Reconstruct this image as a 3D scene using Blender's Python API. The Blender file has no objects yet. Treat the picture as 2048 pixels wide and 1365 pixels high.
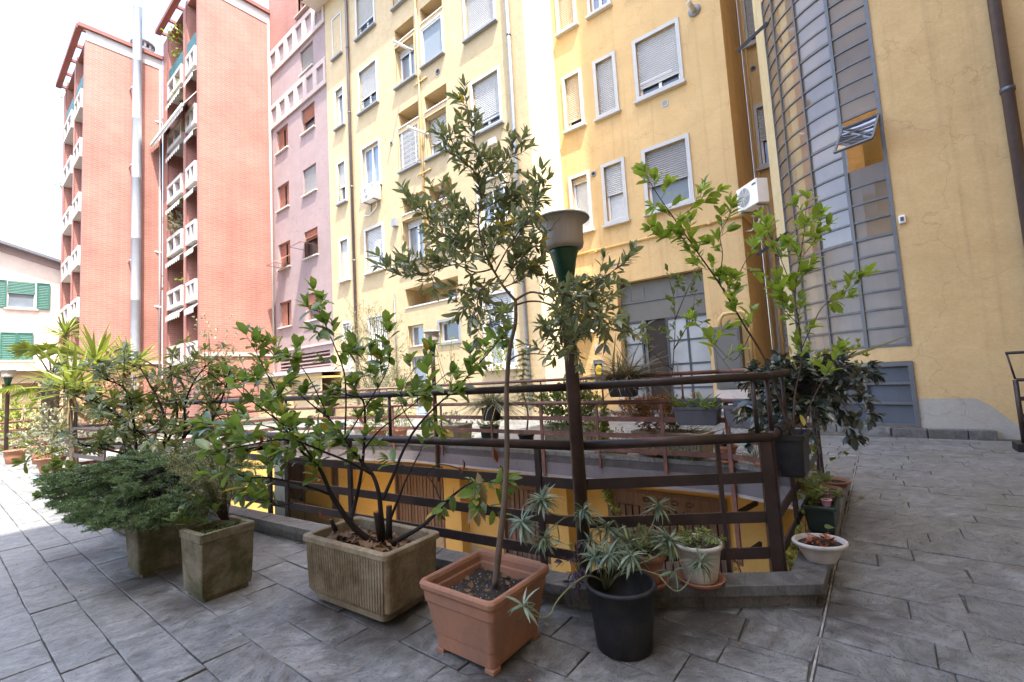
import bpy, math, random
import numpy as np
from mathutils import Vector, Matrix, Euler
random.seed(7); RNG = np.random.default_rng(7)
SC = bpy.context.scene
COL = SC.collection
# ------------------------------------------------------------------ camera
CAM_H = 1.2
FPX, CX, CY = 910.0, 1024.0, 682.5          # focal length and centre in photograph pixels
def _d(u, v):
    a = np.array([(u-CX)/FPX, (v-CY)/FPX, 1.0]); return a/np.linalg.norm(a)
_ex = -_d(-110, 821)                         # facade direction
_ey = _d(1750, 712); _ey = _ey-_ex*_ex.dot(_ey); _ey /= np.linalg.norm(_ey)
_ez = np.cross(_ex, _ey)
ROT = np.stack([_ex, _ey, _ez])              # camera -> world
def at(u, v, dep):
    """world point seen at photo position (u,v) at dep metres in front of the lens"""
    c = np.array([(u-CX)/FPX*dep, (v-CY)/FPX*dep, dep]); w = ROT@c
    return Vector((w[0], w[1], w[2]+CAM_H))
cam = bpy.data.cameras.new('camera'); camo = bpy.data.objects.new('camera', cam); COL.objects.link(camo)
cam.sensor_width = 36.0; cam.lens = 36.0*FPX/2048.0; cam.clip_start = 0.05; cam.clip_end = 2000
M = Matrix(((ROT[0,0], -ROT[0,1], -ROT[0,2], 0), (ROT[1,0], -ROT[1,1], -ROT[1,2], 0), (ROT[2,0], -ROT[2,1], -ROT[2,2], CAM_H), (0,0,0,1)))
camo.matrix_world = M
SC.camera = camo
CAMP = Vector((0, 0, CAM_H))
# ------------------------------------------------------------------ light
SUN = Vector((0.42, -0.20, 1.0)).normalized()        # towards the sun
elev = math.asin(SUN.z); azim = math.atan2(SUN.x, SUN.y)
world = bpy.data.worlds.new('World'); SC.world = world; world.use_nodes = True
wn = world.node_tree.nodes; wl = world.node_tree.links
sky = wn.new('ShaderNodeTexSky'); sky.sky_type = 'NISHITA'; sky.sun_disc = False
sky.sun_elevation = elev; sky.sun_rotation = azim; sky.air_density = 0.9; sky.dust_density = 2.6; sky.ozone_density = 1.0
wl.new(sky.outputs[0], wn['Background'].inputs[0]); wn['Background'].inputs[1].default_value = 0.15
sl = bpy.data.lights.new('sun', 'SUN'); sl.energy = 2.0; sl.angle = math.radians(0.53); sl.color = (1.0, 0.955, 0.88)
so = bpy.data.objects.new('sun', sl); COL.objects.link(so)
so.rotation_euler = SUN.to_track_quat('Z', 'Y').to_euler()
vs = SC.view_settings
vs.view_transform = 'Standard'; vs.look = 'None'; vs.gamma = 1.0; vs.use_curve_mapping = False
vs.exposure = 2.9
# ------------------------------------------------------------------ materials
MATS = {}
def srgb(r, g, b):
    f = lambda c: c/12.92 if c <= 0.04045 else ((c+0.055)/1.055)**2.4
    return (f(r/255), f(g/255), f(b/255), 1)
class NT:
    def __init__(s, name):
        s.m = bpy.data.materials.new(name); s.m.use_nodes = True
        s.n = s.m.node_tree.nodes; s.l = s.m.node_tree.links
        s.p = s.n['Principled BSDF']; s.out = s.n['Material Output']
        MATS[name] = s.m
    def new(s, t, **k):
        n = s.n.new('ShaderNode'+t)
        for a, b in k.items(): setattr(n, a, b)
        return n
    def link(s, a, b): s.l.new(a, b)
    def coord(s, kind='Object', scale=(1,1,1), rot=(0,0,0)):
        tc = s.new('TexCoord'); mp = s.new('Mapping'); s.link(tc.outputs[kind], mp.inputs[0])
        mp.inputs['Scale'].default_value = scale; mp.inputs['Rotation'].default_value = rot
        return mp.outputs[0]
    def wcoord(s, scale=(1,1,1)):
        g = s.new('NewGeometry'); mp = s.new('Mapping'); s.link(g.outputs['Position'], mp.inputs[0])
        mp.inputs['Scale'].default_value = scale
        return mp.outputs[0]
    def noise(s, vec, scale, detail=4, rough=0.55, dist=0.0):
        n = s.new('TexNoise'); n.inputs['Scale'].default_value = scale; n.inputs['Detail'].default_value = detail
        n.inputs['Roughness'].default_value = rough; n.inputs['Distortion'].default_value = dist
        if vec is not None: s.link(vec, n.inputs['Vector'])
        return n.outputs['Fac']
    def ramp(s, fac, stops):
        r = s.new('ValToRGB'); e = r.color_ramp.elements
        while len(e) < len(stops): e.new(0.5)
        for el, (p, c) in zip(e, stops): el.position = p; el.color = c if len(c) == 4 else (*c, 1)
        s.link(fac, r.inputs[0]); return r.outputs[0]
    def mix(s, fac, a, b, mode='MIX'):
        m = s.new('MixRGB'); m.blend_type = mode
        for i, x in ((0, fac), (1, a), (2, b)):
            if isinstance(x, (int, float)): m.inputs[i].default_value = x
            elif isinstance(x, tuple): m.inputs[i].default_value = x if len(x) == 4 else (*x, 1)
            else: s.link(x, m.inputs[i])
        return m.outputs[0]
    def bump(s, h, strength=0.3, dist=0.01, prev=None):
        b = s.new('Bump'); b.inputs['Strength'].default_value = strength; b.inputs['Distance'].default_value = dist
        s.link(h, b.inputs['Height'])
        if prev is not None: s.link(prev, b.inputs['Normal'])
        return b.outputs[0]
    def fin(s, color=None, rough=None, normal=None, metal=None, spec=None):
        for k, x in (('Base Color', color), ('Roughness', rough), ('Normal', normal), ('Metallic', metal), ('Specular IOR Level', spec)):
            if x is None: continue
            if isinstance(x, (int, float)): s.p.inputs[k].default_value = x
            elif isinstance(x, tuple): s.p.inputs[k].default_value = x if len(x) == 4 else (*x, 1)
            else: s.link(x, s.p.inputs[k])
        return s.m
def c3(c, k=1.0): return (c[0]*k, c[1]*k, c[2]*k, 1)
def simple(name, col, rough=0.6, var=0.12, scale=6, bump=0.0, bscale=60, metal=0.0, spec=0.4, rnd=0.0):
    t = NT(name); co = t.coord()
    n = t.noise(co, scale, 5, 0.6)
    c = t.ramp(n, [(0.25, c3(col, 1-var)), (0.75, c3(col, 1+var))])
    if rnd:
        oi = t.new('ObjectInfo'); r = t.ramp(oi.outputs['Random'], [(0, (1-rnd,)*3), (1, (1+rnd,)*3)])
        c = t.mix(1.0, c, r, 'MULTIPLY')
    nb = t.bump(t.noise(co, bscale, 4, 0.6), bump, 0.004) if bump else None
    return t.fin(c, rough, nb, metal, spec)
def plaster(name, col, stain=0.12, streak=0.55):
    """painted render: cloudy tone, fine grain, faint vertical weather streaks and a few patches"""
    t = NT(name); w = t.wcoord()
    big = t.noise(w, 0.55, 5, 0.6, 0.4); mid = t.noise(w, 3.2, 5, 0.62)
    st = t.noise(t.wcoord((3.4, 3.4, 0.14)), 1.7, 5, 0.65)
    c = t.ramp(big, [(0.28, c3(col, 1-stain)), (0.72, c3(col, 1+stain*0.6))])
    c = t.mix(t.ramp(mid, [(0.40, (0,0,0)), (0.70, (0.50,)*3)]), c, c3((col[0]*0.86, col[1]*0.80, col[2]*0.74)), 'MIX')
    c = t.mix(t.ramp(st, [(0.52, (0,0,0)), (0.78, (streak,)*3)]), c, c3((col[0]*0.6, col[1]*0.56, col[2]*0.55)), 'MIX')
    c = t.mix(0.35, c, t.ramp(t.noise(w, 26, 5, 0.7), [(0.3, (0.80,)*3), (0.7, (1.14,)*3)]), 'MULTIPLY')
    vo = t.new('TexVoronoi', feature='DISTANCE_TO_EDGE'); vo.inputs['Scale'].default_value = 0.45; wd = t.new('VectorMath', operation='ADD'); nv = t.new('TexNoise'); nv.inputs['Scale'].default_value = 2.2; nv.inputs['Detail'].default_value = 6; t.link(w, nv.inputs['Vector']); t.link(w, wd.inputs[0]); t.link(nv.outputs['Color'], wd.inputs[1]); t.link(wd.outputs[0], vo.inputs['Vector'])
    c = t.mix(t.ramp(vo.outputs['Distance'], [(0.0, (0.32,)*3), (0.006, (0,0,0))]), c, c3((col[0]*0.45, col[1]*0.42, col[2]*0.4)), 'MIX')
    n1 = t.bump(t.noise(w, 60, 4, 0.7), 0.45, 0.006); n2 = t.bump(t.noise(w, 7, 5, 0.6), 0.45, 0.02, n1)
    return t.fin(c, 0.88, n2, 0, 0.25)
YEL = (0.66, 0.450, 0.212)
plaster('yellow_plaster', YEL)
plaster('yellow_plaster_pale', (0.50, 0.385, 0.225), 0.08, 0.18)
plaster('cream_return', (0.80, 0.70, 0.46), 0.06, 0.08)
plaster('pale_pilaster', (0.60, 0.50, 0.29), 0.06)
plaster('pink_plaster', (0.315, 0.235, 0.222), 0.10, 0.10)
plaster('white_band', (0.47, 0.385, 0.35), 0.06, 0.10)
plaster('cream_house_plaster', (0.62, 0.52, 0.44), 0.05, 0.06)
plaster('grey_base_plaster', (0.44, 0.40, 0.33), 0.10, 0.05)
plaster('pit_yellow', (0.62, 0.41, 0.13), 0.10, 0.12)
plaster('fascia_grey', (0.150, 0.132, 0.132), 0.12, 0.45)
plaster('grey_dado', (0.40, 0.32, 0.21), 0.10, 0.1)
def brick(name):
    t = NT(name); g = t.new('NewGeometry'); sx = t.new('SeparateXYZ'); t.link(g.outputs['Position'], sx.inputs[0])
    ad = t.new('Math', operation='ADD'); t.link(sx.outputs[0], ad.inputs[0]); t.link(sx.outputs[1], ad.inputs[1])
    cb = t.new('CombineXYZ'); t.link(ad.outputs[0], cb.inputs[0]); t.link(sx.outputs[2], cb.inputs[1])
    b = t.new('TexBrick'); t.link(cb.outputs[0], b.inputs['Vector'])
    b.inputs['Scale'].default_value = 1.0; b.inputs['Brick Width'].default_value = 0.42; b.inputs['Row Height'].default_value = 0.105
    b.inputs['Mortar Size'].default_value = 0.016; b.inputs['Mortar Smooth'].default_value = 0.3; b.inputs['Bias'].default_value = -0.1
    b.inputs['Color1'].default_value = (0.315, 0.142, 0.108, 1); b.inputs['Color2'].default_value = (0.285, 0.122, 0.092, 1)
    b.inputs['Mortar'].default_value = (0.345, 0.190, 0.152, 1)
    n = t.noise(t.wcoord(), 0.5, 5, 0.6)
    c = t.mix(1.0, b.outputs[0], t.ramp(n, [(0.3, (0.80,)*3), (0.7, (1.14,)*3)]), 'MULTIPLY')
    st = t.noise(t.wcoord((1.3, 1.3, 0.06)), 1.5, 5, 0.6); c = t.mix(t.ramp(st, [(0.5, (0,0,0)), (0.8, (0.35,)*3)]), c, (0.16, 0.085, 0.068), 'MIX')
    return t.fin(c, 0.85, t.bump(b.outputs['Fac'], -0.5, 0.01), 0, 0.25)
brick('brick')
simple('tower_trim', (0.20, 0.075, 0.058), 0.75, 0.1)
simple('concrete_white', (0.44, 0.40, 0.37), 0.8, 0.10, 3, 0.2)
simple('awning_cloth', (0.55, 0.52, 0.45), 0.8, 0.06)
simple('window_stone', (0.50, 0.49, 0.47), 0.6, 0.07, 4, 0.1)
simple('window_white', (0.78, 0.78, 0.77), 0.45, 0.04)
simple('sill_grey', (0.24, 0.25, 0.26), 0.7, 0.1)
simple('sill_pale', (0.55, 0.51, 0.45), 0.7, 0.1)
simple('shutter_white', (0.52, 0.515, 0.50), 0.5, 0.05)
simple('shutter_tan', (0.62, 0.51, 0.36), 0.55, 0.05)
simple('shutter_brown', (0.34, 0.15, 0.10), 0.6, 0.12)
simple('shutter_grey', (0.33, 0.32, 0.31), 0.6, 0.05)
simple('shutter_green', (0.025, 0.105, 0.078), 0.55, 0.08)
simple('screen_grey', (0.20, 0.23, 0.25), 0.8, 0.05)
simple('curtain', (0.55, 0.55, 0.53), 0.9, 0.12, 12)
simple('eave_white', (0.62, 0.58, 0.50), 0.8, 0.05)
simple('gutter_grey', (0.13, 0.14, 0.155), 0.45, 0.1, 8, 0, 60, 0.6)
simple('downpipe_brown', (0.16, 0.13, 0.125), 0.45, 0.12, 8, 0, 60, 0.55)
simple('downpipe_zinc', (0.36, 0.37, 0.40), 0.4, 0.12, 8, 0, 60, 0.7)
simple('gas_pipe_yellow', (0.62, 0.42, 0.17), 0.5, 0.06)
simple('steel_flue', (0.40, 0.42, 0.45), 0.5, 0.06, 3, 0, 60, 0.55)
simple('ac_white', (0.84, 0.84, 0.82), 0.45, 0.04)
simple('ac_dark', (0.10, 0.10, 0.105), 0.6, 0.1)
simple('steel_grid', (0.145, 0.142, 0.138), 0.5, 0.15, 10, 0.1, 80, 0.3)
simple('portal_metal', (0.150, 0.140, 0.120), 0.55, 0.10, 2, 0.05, 40, 0.2)
simple('door_blue_grey', (0.33, 0.37, 0.42), 0.5, 0.06)
simple('door_dark', (0.055, 0.06, 0.065), 0.5, 0.1)
simple('passage_shade', (0.024, 0.014, 0.009), 0.6, 0.25, 5)  # near-black that stands for the shade inside the entrance passage
simple('roof_slate', (0.12, 0.12, 0.13), 0.7, 0.1)
simple('letter_pink', (0.62, 0.34, 0.45), 0.6, 0.05)
simple('sign_yellow', (0.62, 0.43, 0.03), 0.5, 0.1)
simple('plain_black', (0.012, 0.012, 0.013), 0.5, 0.1)
simple('bronze_green', (0.010, 0.055, 0.030), 0.3, 0.25, 20, 0.1, 90, 0.2, 0.5)
def rust_paint(name, col, rough=0.42):
    t = NT(name); co = t.coord(); n = t.noise(co, 9, 6, 0.65); f = t.noise(co, 60, 4, 0.6)
    c = t.ramp(n, [(0.25, c3(col, 0.6)), (0.5, c3(col)), (0.68, (col[0]*1.6, col[1]*1.4, col[2]*1.3, 1)), (0.80, (0.11, 0.05, 0.028, 1))])
    return t.fin(c, rough, t.bump(f, 0.25, 0.003), 0.15, 0.45)
rust_paint('rail_brown', (0.034, 0.0215, 0.019))
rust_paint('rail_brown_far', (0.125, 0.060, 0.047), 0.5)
rust_paint('lamp_post_brown', (0.060, 0.035, 0.026))
def opal():
    t = NT('lamp_opal'); co = t.coord('Object', (30, 30, 1.5)); n = t.noise(co, 3, 4, 0.7)
    c = t.ramp(n, [(0.3, (0.50, 0.43, 0.38)), (0.7, (0.70, 0.64, 0.58))])
    t.fin(c, 0.38, None, 0, 0.5)
    tr = t.new('BsdfTranslucent'); tr.inputs[0].default_value = (0.78, 0.70, 0.62, 1)
    mx = t.new('MixShader'); mx.inputs[0].default_value = 0.45
    t.link(t.p.outputs[0], mx.inputs[1]); t.link(tr.outputs[0], mx.inputs[2]); t.link(mx.outputs[0], t.out.inputs[0])
opal()
simple('lamp_cap', (0.34, 0.36, 0.35), 0.4, 0.12, 8, 0, 60, 0.4)
# glass: window panes (dark interior + clear reflection) and the stair's rolled glass
def glass(name, col, refl, rough, ribs=0.0):
    t = NT(name); co = t.wcoord()
    n = t.noise(co, 0.9, 3, 0.5)
    c = t.ramp(n, [(0.35, c3(col, 0.75)), (0.65, c3(col, 1.25))])
    nb = t.bump(t.noise(co, 1.7, 2, 0.5), 0.10, 0.02)
    if ribs:
        wv = t.new('TexWave', bands_direction='Z'); wv.inputs['Scale'].default_value = ribs; wv.inputs['Distortion'].default_value = 0.6
        t.link(co, wv.inputs['Vector']); nb = t.bump(wv.outputs['Fac'], 0.35, 0.004, nb)
    t.fin(c, 0.5, nb, 0, 0.3)
    g = t.new('BsdfGlossy'); g.inputs['Roughness'].default_value = rough; g.inputs['Color'].default_value = (0.80, 0.82, 0.88, 1)
    t.link(nb, g.inputs['Normal'])
    lw = t.new('LayerWeight'); lw.inputs[0].default_value = refl
    mx = t.new('MixShader'); t.link(lw.outputs['Fresnel'], mx.inputs[0]); t.link(t.p.outputs[0], mx.inputs[1]); t.link(g.outputs[0], mx.inputs[2])
    t.link(mx.outputs[0], t.out.inputs[0])
glass('pane_dark', (0.05, 0.055, 0.06), 0.42, 0.02)
glass('pane_blue', (0.16, 0.19, 0.22), 0.5, 0.03)
glass('stair_pane_clear', (0.22, 0.15, 0.075), 0.46, 0.02)
glass('stair_pane_ribbed', (0.25, 0.205, 0.15), 0.34, 0.14, 26)
glass('basement_pane', (0.075, 0.078, 0.082), 0.28, 0.25, 30)
glass('stair_pane_brown', (0.20, 0.135, 0.075), 0.26, 0.04)
glass('door_pane', (0.30, 0.30, 0.28), 0.4, 0.15, 18)
# slate paving
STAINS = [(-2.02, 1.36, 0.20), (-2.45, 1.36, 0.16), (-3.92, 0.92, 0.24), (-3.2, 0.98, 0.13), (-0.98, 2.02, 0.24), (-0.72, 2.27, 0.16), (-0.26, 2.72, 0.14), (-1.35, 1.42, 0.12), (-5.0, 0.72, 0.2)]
def slate(name, col, moss=0.18, rnd=0.26):
    t = NT(name); w = t.wcoord(); oi = t.new('ObjectInfo'); gi = t.new('NewGeometry')
    add = t.new('VectorMath', operation='ADD'); t.link(w, add.inputs[0])
    cmb = t.new('CombineXYZ'); mu = t.new('Math', operation='MULTIPLY'); mu.inputs[1].default_value = 37.0
    sm = t.new('Math', operation='ADD'); t.link(oi.outputs['Random'], sm.inputs[0]); t.link(gi.outputs['Random Per Island'], sm.inputs[1])
    t.link(sm.outputs[0], mu.inputs[0])
    for i in range(3): t.link(mu.outputs[0], cmb.inputs[i])
    t.link(cmb.outputs[0], add.inputs[1]); v = add.outputs[0]
    vr = t.new('VectorRotate', rotation_type='Z_AXIS'); t.link(v, vr.inputs['Vector']); ang = t.new('Math', operation='MULTIPLY'); ang.inputs[1].default_value = 1.7; t.link(sm.outputs[0], ang.inputs[0]); t.link(ang.outputs[0], vr.inputs['Angle'])
    mp = t.new('Mapping'); t.link(vr.outputs[0], mp.inputs[0]); mp.inputs['Scale'].default_value = (1.7, 3.4, 1)
    lay = t.noise(mp.outputs[0], 3.2, 8, 0.68, 0.9); fine = t.noise(v, 90, 4, 0.7); mid = t.noise(v, 11, 6, 0.65)
    big = t.noise(w, 1.1, 5, 0.6)
    c = t.ramp(lay, [(0.25, c3(col, 0.50)), (0.45, c3(col, 0.9)), (0.55, c3(col, 1.05)), (0.78, (col[0]*1.6, col[1]*1.55, col[2]*1.5, 1))])
    c = t.mix(0.8, c, t.ramp(mid, [(0.3, (0.55,)*3), (0.7, (1.32,)*3)]), 'MULTIPLY')
    ck = t.noise(mp.outputs[0], 6.5, 3, 0.5, 1.6); c = t.mix(t.ramp(ck, [(0.475, (0,0,0)), (0.497, (0.75,)*3), (0.52, (0,0,0))]), c, (0.03, 0.03, 0.03), 'MIX')
    c = t.mix(t.ramp(fine, [(0.62, (0,0,0)), (0.80, (0.55,)*3)]), c, (0.36, 0.35, 0.34), 'MIX')
    rr = t.ramp(sm.outputs[0], [(0.0, (1-rnd, 1-rnd, 1-rnd)), (0.5, (1, 0.99, 0.985)), (1.0, (1+rnd, 1+rnd*0.95, 1+rnd*0.9))])
    c = t.mix(1.0, c, rr, 'MULTIPLY')
    sxyz = t.new('SeparateXYZ'); t.link(w, sxyz.inputs[0]); xr = t.ramp(sxyz.outputs[0], [(0.0, (0.4,)*3), (1.0, (1.3,)*3)])
    ms = t.mix(1.0, t.ramp(big, [(0.42, (0,0,0)), (0.66, (moss*2.6,)*3)]), xr, 'MULTIPLY')
    c = t.mix(ms, c, (0.105, 0.100, 0.062), 'MIX')
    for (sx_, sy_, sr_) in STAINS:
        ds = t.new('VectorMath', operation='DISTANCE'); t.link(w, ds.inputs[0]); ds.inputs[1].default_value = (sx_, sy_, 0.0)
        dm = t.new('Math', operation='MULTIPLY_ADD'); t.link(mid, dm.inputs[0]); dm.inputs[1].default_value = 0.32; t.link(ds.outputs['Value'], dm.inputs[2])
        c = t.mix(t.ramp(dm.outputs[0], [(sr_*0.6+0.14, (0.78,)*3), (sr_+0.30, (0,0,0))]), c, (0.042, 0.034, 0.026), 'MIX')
    nb = t.bump(lay, 1.0, 0.022); nb = t.bump(mid, 0.6, 0.010, nb); nb = t.bump(fine, 0.3, 0.002, nb)
    ro = t.ramp(mid, [(0.3, (0.36,)*3), (0.7, (0.62,)*3)])
    return t.fin(c, ro, nb, 0, 0.5)
slate('slate', (0.162, 0.163, 0.157)); slate('coping_slate', (0.118, 0.118, 0.116), 0.25)
slate('kerb_stone', (0.155, 0.145, 0.135), 0.35)
t = NT('joint_dirt'); w_ = t.wcoord(); t.fin(t.ramp(t.noise(w_, 14, 5, 0.65), [(0.35, (0.040, 0.037, 0.030)), (0.55, (0.085, 0.080, 0.060)), (0.75, (0.24, 0.23, 0.21))]), 0.95)
simple('joint_mortar', (0.27, 0.26, 0.24), 0.9, 0.6, 22)
# pots
def weathered(name, col, dirt, rough=0.9, ds=(0.40, 0.68), scale=5, spots=0.35, bump=0.5):
    t = NT(name); co = t.wcoord(); a = t.noise(co, scale, 7, 0.68, 0.3); b = t.noise(co, 55, 4, 0.7); d = t.noise(t.wcoord((6, 6, 1.2)), 1.6, 5, 0.6)
    c = t.ramp(b, [(0.3, c3(col, 1-spots*0.5)), (0.7, c3(col, 1+spots*0.35))])
    c = t.mix(t.ramp(a, [(ds[0], (0,0,0)), (ds[1], (0.85,)*3)]), c, dirt, 'MIX')
    c = t.mix(t.ramp(d, [(0.48, (0,0,0)), (0.75, (0.5,)*3)]), c, (dirt[0]*0.75, dirt[1]*0.7, dirt[2]*0.6), 'MIX')
    return t.fin(c, rough, t.bump(b, bump, 0.004, t.bump(a, bump*0.6, 0.01)), 0, 0.25)
weathered('concrete_mossy', (0.215, 0.180, 0.125), (0.055, 0.054, 0.018), ds=(0.38, 0.62), spots=0.6, bump=0.9)
weathered('concrete_ribbed', (0.285, 0.230, 0.150), (0.095, 0.055, 0.020), ds=(0.46, 0.68), scale=3.5, spots=0.5, bump=0.7)
weathered('concrete_far', (0.30, 0.255, 0.18), (0.17, 0.14, 0.085))
weathered('terracotta', (0.335, 0.160, 0.095), (0.235, 0.135, 0.095), 0.75, (0.42, 0.70), 7, 0.22, 0.3)
weathered('terracotta_clay', (0.33, 0.150, 0.092), (0.24, 0.14, 0.10), 0.8, (0.5, 0.8), 8, 0.2, 0.2)
weathered('white_pot', (0.46, 0.42, 0.36), (0.22, 0.17, 0.105), 0.6, (0.48, 0.80), 5, 0.1, 0.1)
weathered('white_bowl', (0.50, 0.46, 0.42), (0.26, 0.22, 0.16), 0.6, (0.55, 0.85), 6, 0.08, 0.1)
weathered('black_plastic', (0.018, 0.018, 0.020), (0.050, 0.046, 0.040), 0.5, (0.52, 0.85), 9, 0.5, 0.2)
simple('grey_plastic', (0.065, 0.068, 0.078), 0.45, 0.15, 20, 0.1, 90)
simple('green_plastic', (0.018, 0.030, 0.024), 0.45, 0.2, 20, 0.1, 90)
simple('blue_dish', (0.25, 0.36, 0.50), 0.5, 0.1)
simple('soil', (0.032, 0.024, 0.018), 0.95, 0.6, 45, 0.9, 90)
simple('dead_leaf', (0.20, 0.115, 0.060), 0.7, 0.35, 12, 0.2, 60, 0, 0.3, 0.35)
simple('dead_leaf_red', (0.26, 0.075, 0.030), 0.65, 0.3, 12, 0.2, 60, 0, 0.3, 0.3)
simple('pebble', (0.32, 0.30, 0.26), 0.85, 0.3, 20)
# vegetation
def boards(name, col):
    t = NT(name); co = t.wcoord((9, 9, 0.7)); n = t.noise(co, 3, 6, 0.65); oi = t.new('ObjectInfo')
    c = t.ramp(n, [(0.3, c3(col, 0.7)), (0.7, c3(col, 1.25))])
    c = t.mix(1.0, c, t.ramp(oi.outputs['Random'], [(0, (0.82,)*3), (1, (1.12,)*3)]), 'MULTIPLY')
    return t.fin(c, 0.7, t.bump(n, 0.3, 0.004), 0, 0.3)
boards('garage_brown', (0.185, 0.122, 0.095))
def bark(name, col, sc=14):
    t = NT(name); co = t.coord('Object', (1, 1, 0.35)); a = t.noise(co, sc, 6, 0.7); b = t.noise(co, 90, 4, 0.65)
    c = t.ramp(a, [(0.3, c3(col, 0.6)), (0.55, c3(col)), (0.8, c3(col, 1.6))])
    return t.fin(c, 0.85, t.bump(b, 0.5, 0.003, t.bump(a, 0.5, 0.006)), 0, 0.25)
bark('bark_bay', (0.150, 0.108, 0.078)); bark('bark_dark', (0.024, 0.019, 0.018)); bark('bark_twig', (0.085, 0.055, 0.040)); bark('bark_palm', (0.10, 0.080, 0.055), 30)
simple('cut_wood', (0.20, 0.085, 0.035), 0.8, 0.4, 20, 0.3)
simple('stem_green', (0.150, 0.155, 0.070), 0.6, 0.2)
def leafmat(name, col, col2, rough=0.38, trans=0.30, tcol=None, spec=0.5):
    t = NT(name); oi = t.new('ObjectInfo'); g = t.new('NewGeometry')
    a = t.new('Math', operation='ADD'); t.link(oi.outputs['Random'], a.inputs[0]); t.link(g.outputs['Random Per Island'], a.inputs[1])
    fr = t.new('Math', operation='FRACT'); t.link(a.outputs[0], fr.inputs[0])
    n = t.noise(t.wcoord(), 30, 3, 0.6)
    c = t.ramp(fr.outputs[0], [(0.0, c3(col, 0.60)), (0.35, c3(col)), (0.75, c3(col2)), (0.95, c3(col2, 1.3)), (1.0, (col2[0]*1.7, col2[1]*1.35, col2[2]*0.9, 1))])
    c = t.mix(0.5, c, t.ramp(n, [(0.3, (0.75,)*3), (0.7, (1.2,)*3)]), 'MULTIPLY')
    t.fin(c, rough, t.bump(n, 0.12, 0.004), 0, spec)
    tr = t.new('BsdfTranslucent'); tr.inputs[0].default_value = (*(tcol or (col2[0]*1.9, col2[1]*1.8, col2[2]*0.9)), 1)
    mx = t.new('MixShader'); mx.inputs[0].default_value = trans
    t.link(t.p.outputs[0], mx.inputs[1]); t.link(tr.outputs[0], mx.inputs[2]); t.link(mx.outputs[0], t.out.inputs[0])
leafmat('leaf_bay', (0.110, 0.140, 0.075), (0.190, 0.225, 0.130), 0.27, 0.28)
leafmat('leaf_camellia', (0.070, 0.130, 0.032), (0.150, 0.225, 0.055), 0.26, 0.34)
leafmat('leaf_ficus', (0.120, 0.205, 0.034), (0.225, 0.315, 0.055), 0.33, 0.38)
leafmat('leaf_rhodo', (0.065, 0.100, 0.032), (0.140, 0.170, 0.052), 0.32, 0.30)
leafmat('leaf_euphorbia', (0.100, 0.145, 0.090), (0.175, 0.220, 0.145), 0.55, 0.15)
leafmat('leaf_dark', (0.040, 0.056, 0.046), (0.130, 0.160, 0.130), 0.22, 0.08, (0.10, 0.12, 0.05), 0.7)
leafmat('leaf_bright', (0.110, 0.160, 0.025), (0.190, 0.235, 0.045), 0.45, 0.35)
leafmat('leaf_yucca', (0.095, 0.130, 0.022), (0.170, 0.205, 0.040), 0.42, 0.30)
leafmat('leaf_mid', (0.075, 0.115, 0.034), (0.130, 0.175, 0.048), 0.45, 0.28)
leafmat('leaf_redbrown', (0.160, 0.085, 0.030), (0.235, 0.115, 0.045), 0.55, 0.25)
leafmat('leaf_purple', (0.055, 0.030, 0.055), (0.085, 0.048, 0.075), 0.4, 0.2)
leafmat('leaf_sedum', (0.100, 0.150, 0.045), (0.170, 0.215, 0.060), 0.5, 0.22)
leafmat('leaf_ivy', (0.130, 0.165, 0.030), (0.215, 0.235, 0.050), 0.45, 0.35)
leafmat('leaf_dry', (0.200, 0.140, 0.075), (0.290, 0.220, 0.120), 0.7, 0.25)
leafmat('leaf_yellow', (0.330, 0.240, 0.030), (0.400, 0.300, 0.050), 0.5, 0.3)
leafmat('needle_spruce', (0.065, 0.120, 0.060), (0.160, 0.235, 0.105), 0.5, 0.18)
leafmat('needle_rosemary', (0.150, 0.165, 0.085), (0.270, 0.275, 0.150), 0.6, 0.2)
leafmat('grass_grey', (0.120, 0.125, 0.075), (0.200, 0.195, 0.120), 0.6, 0.2)
leafmat('grass_dry', (0.085, 0.060, 0.040), (0.150, 0.110, 0.075), 0.7, 0.15)
leafmat('leaf_silver', (0.145, 0.160, 0.115), (0.215, 0.225, 0.165), 0.55, 0.22)
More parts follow.
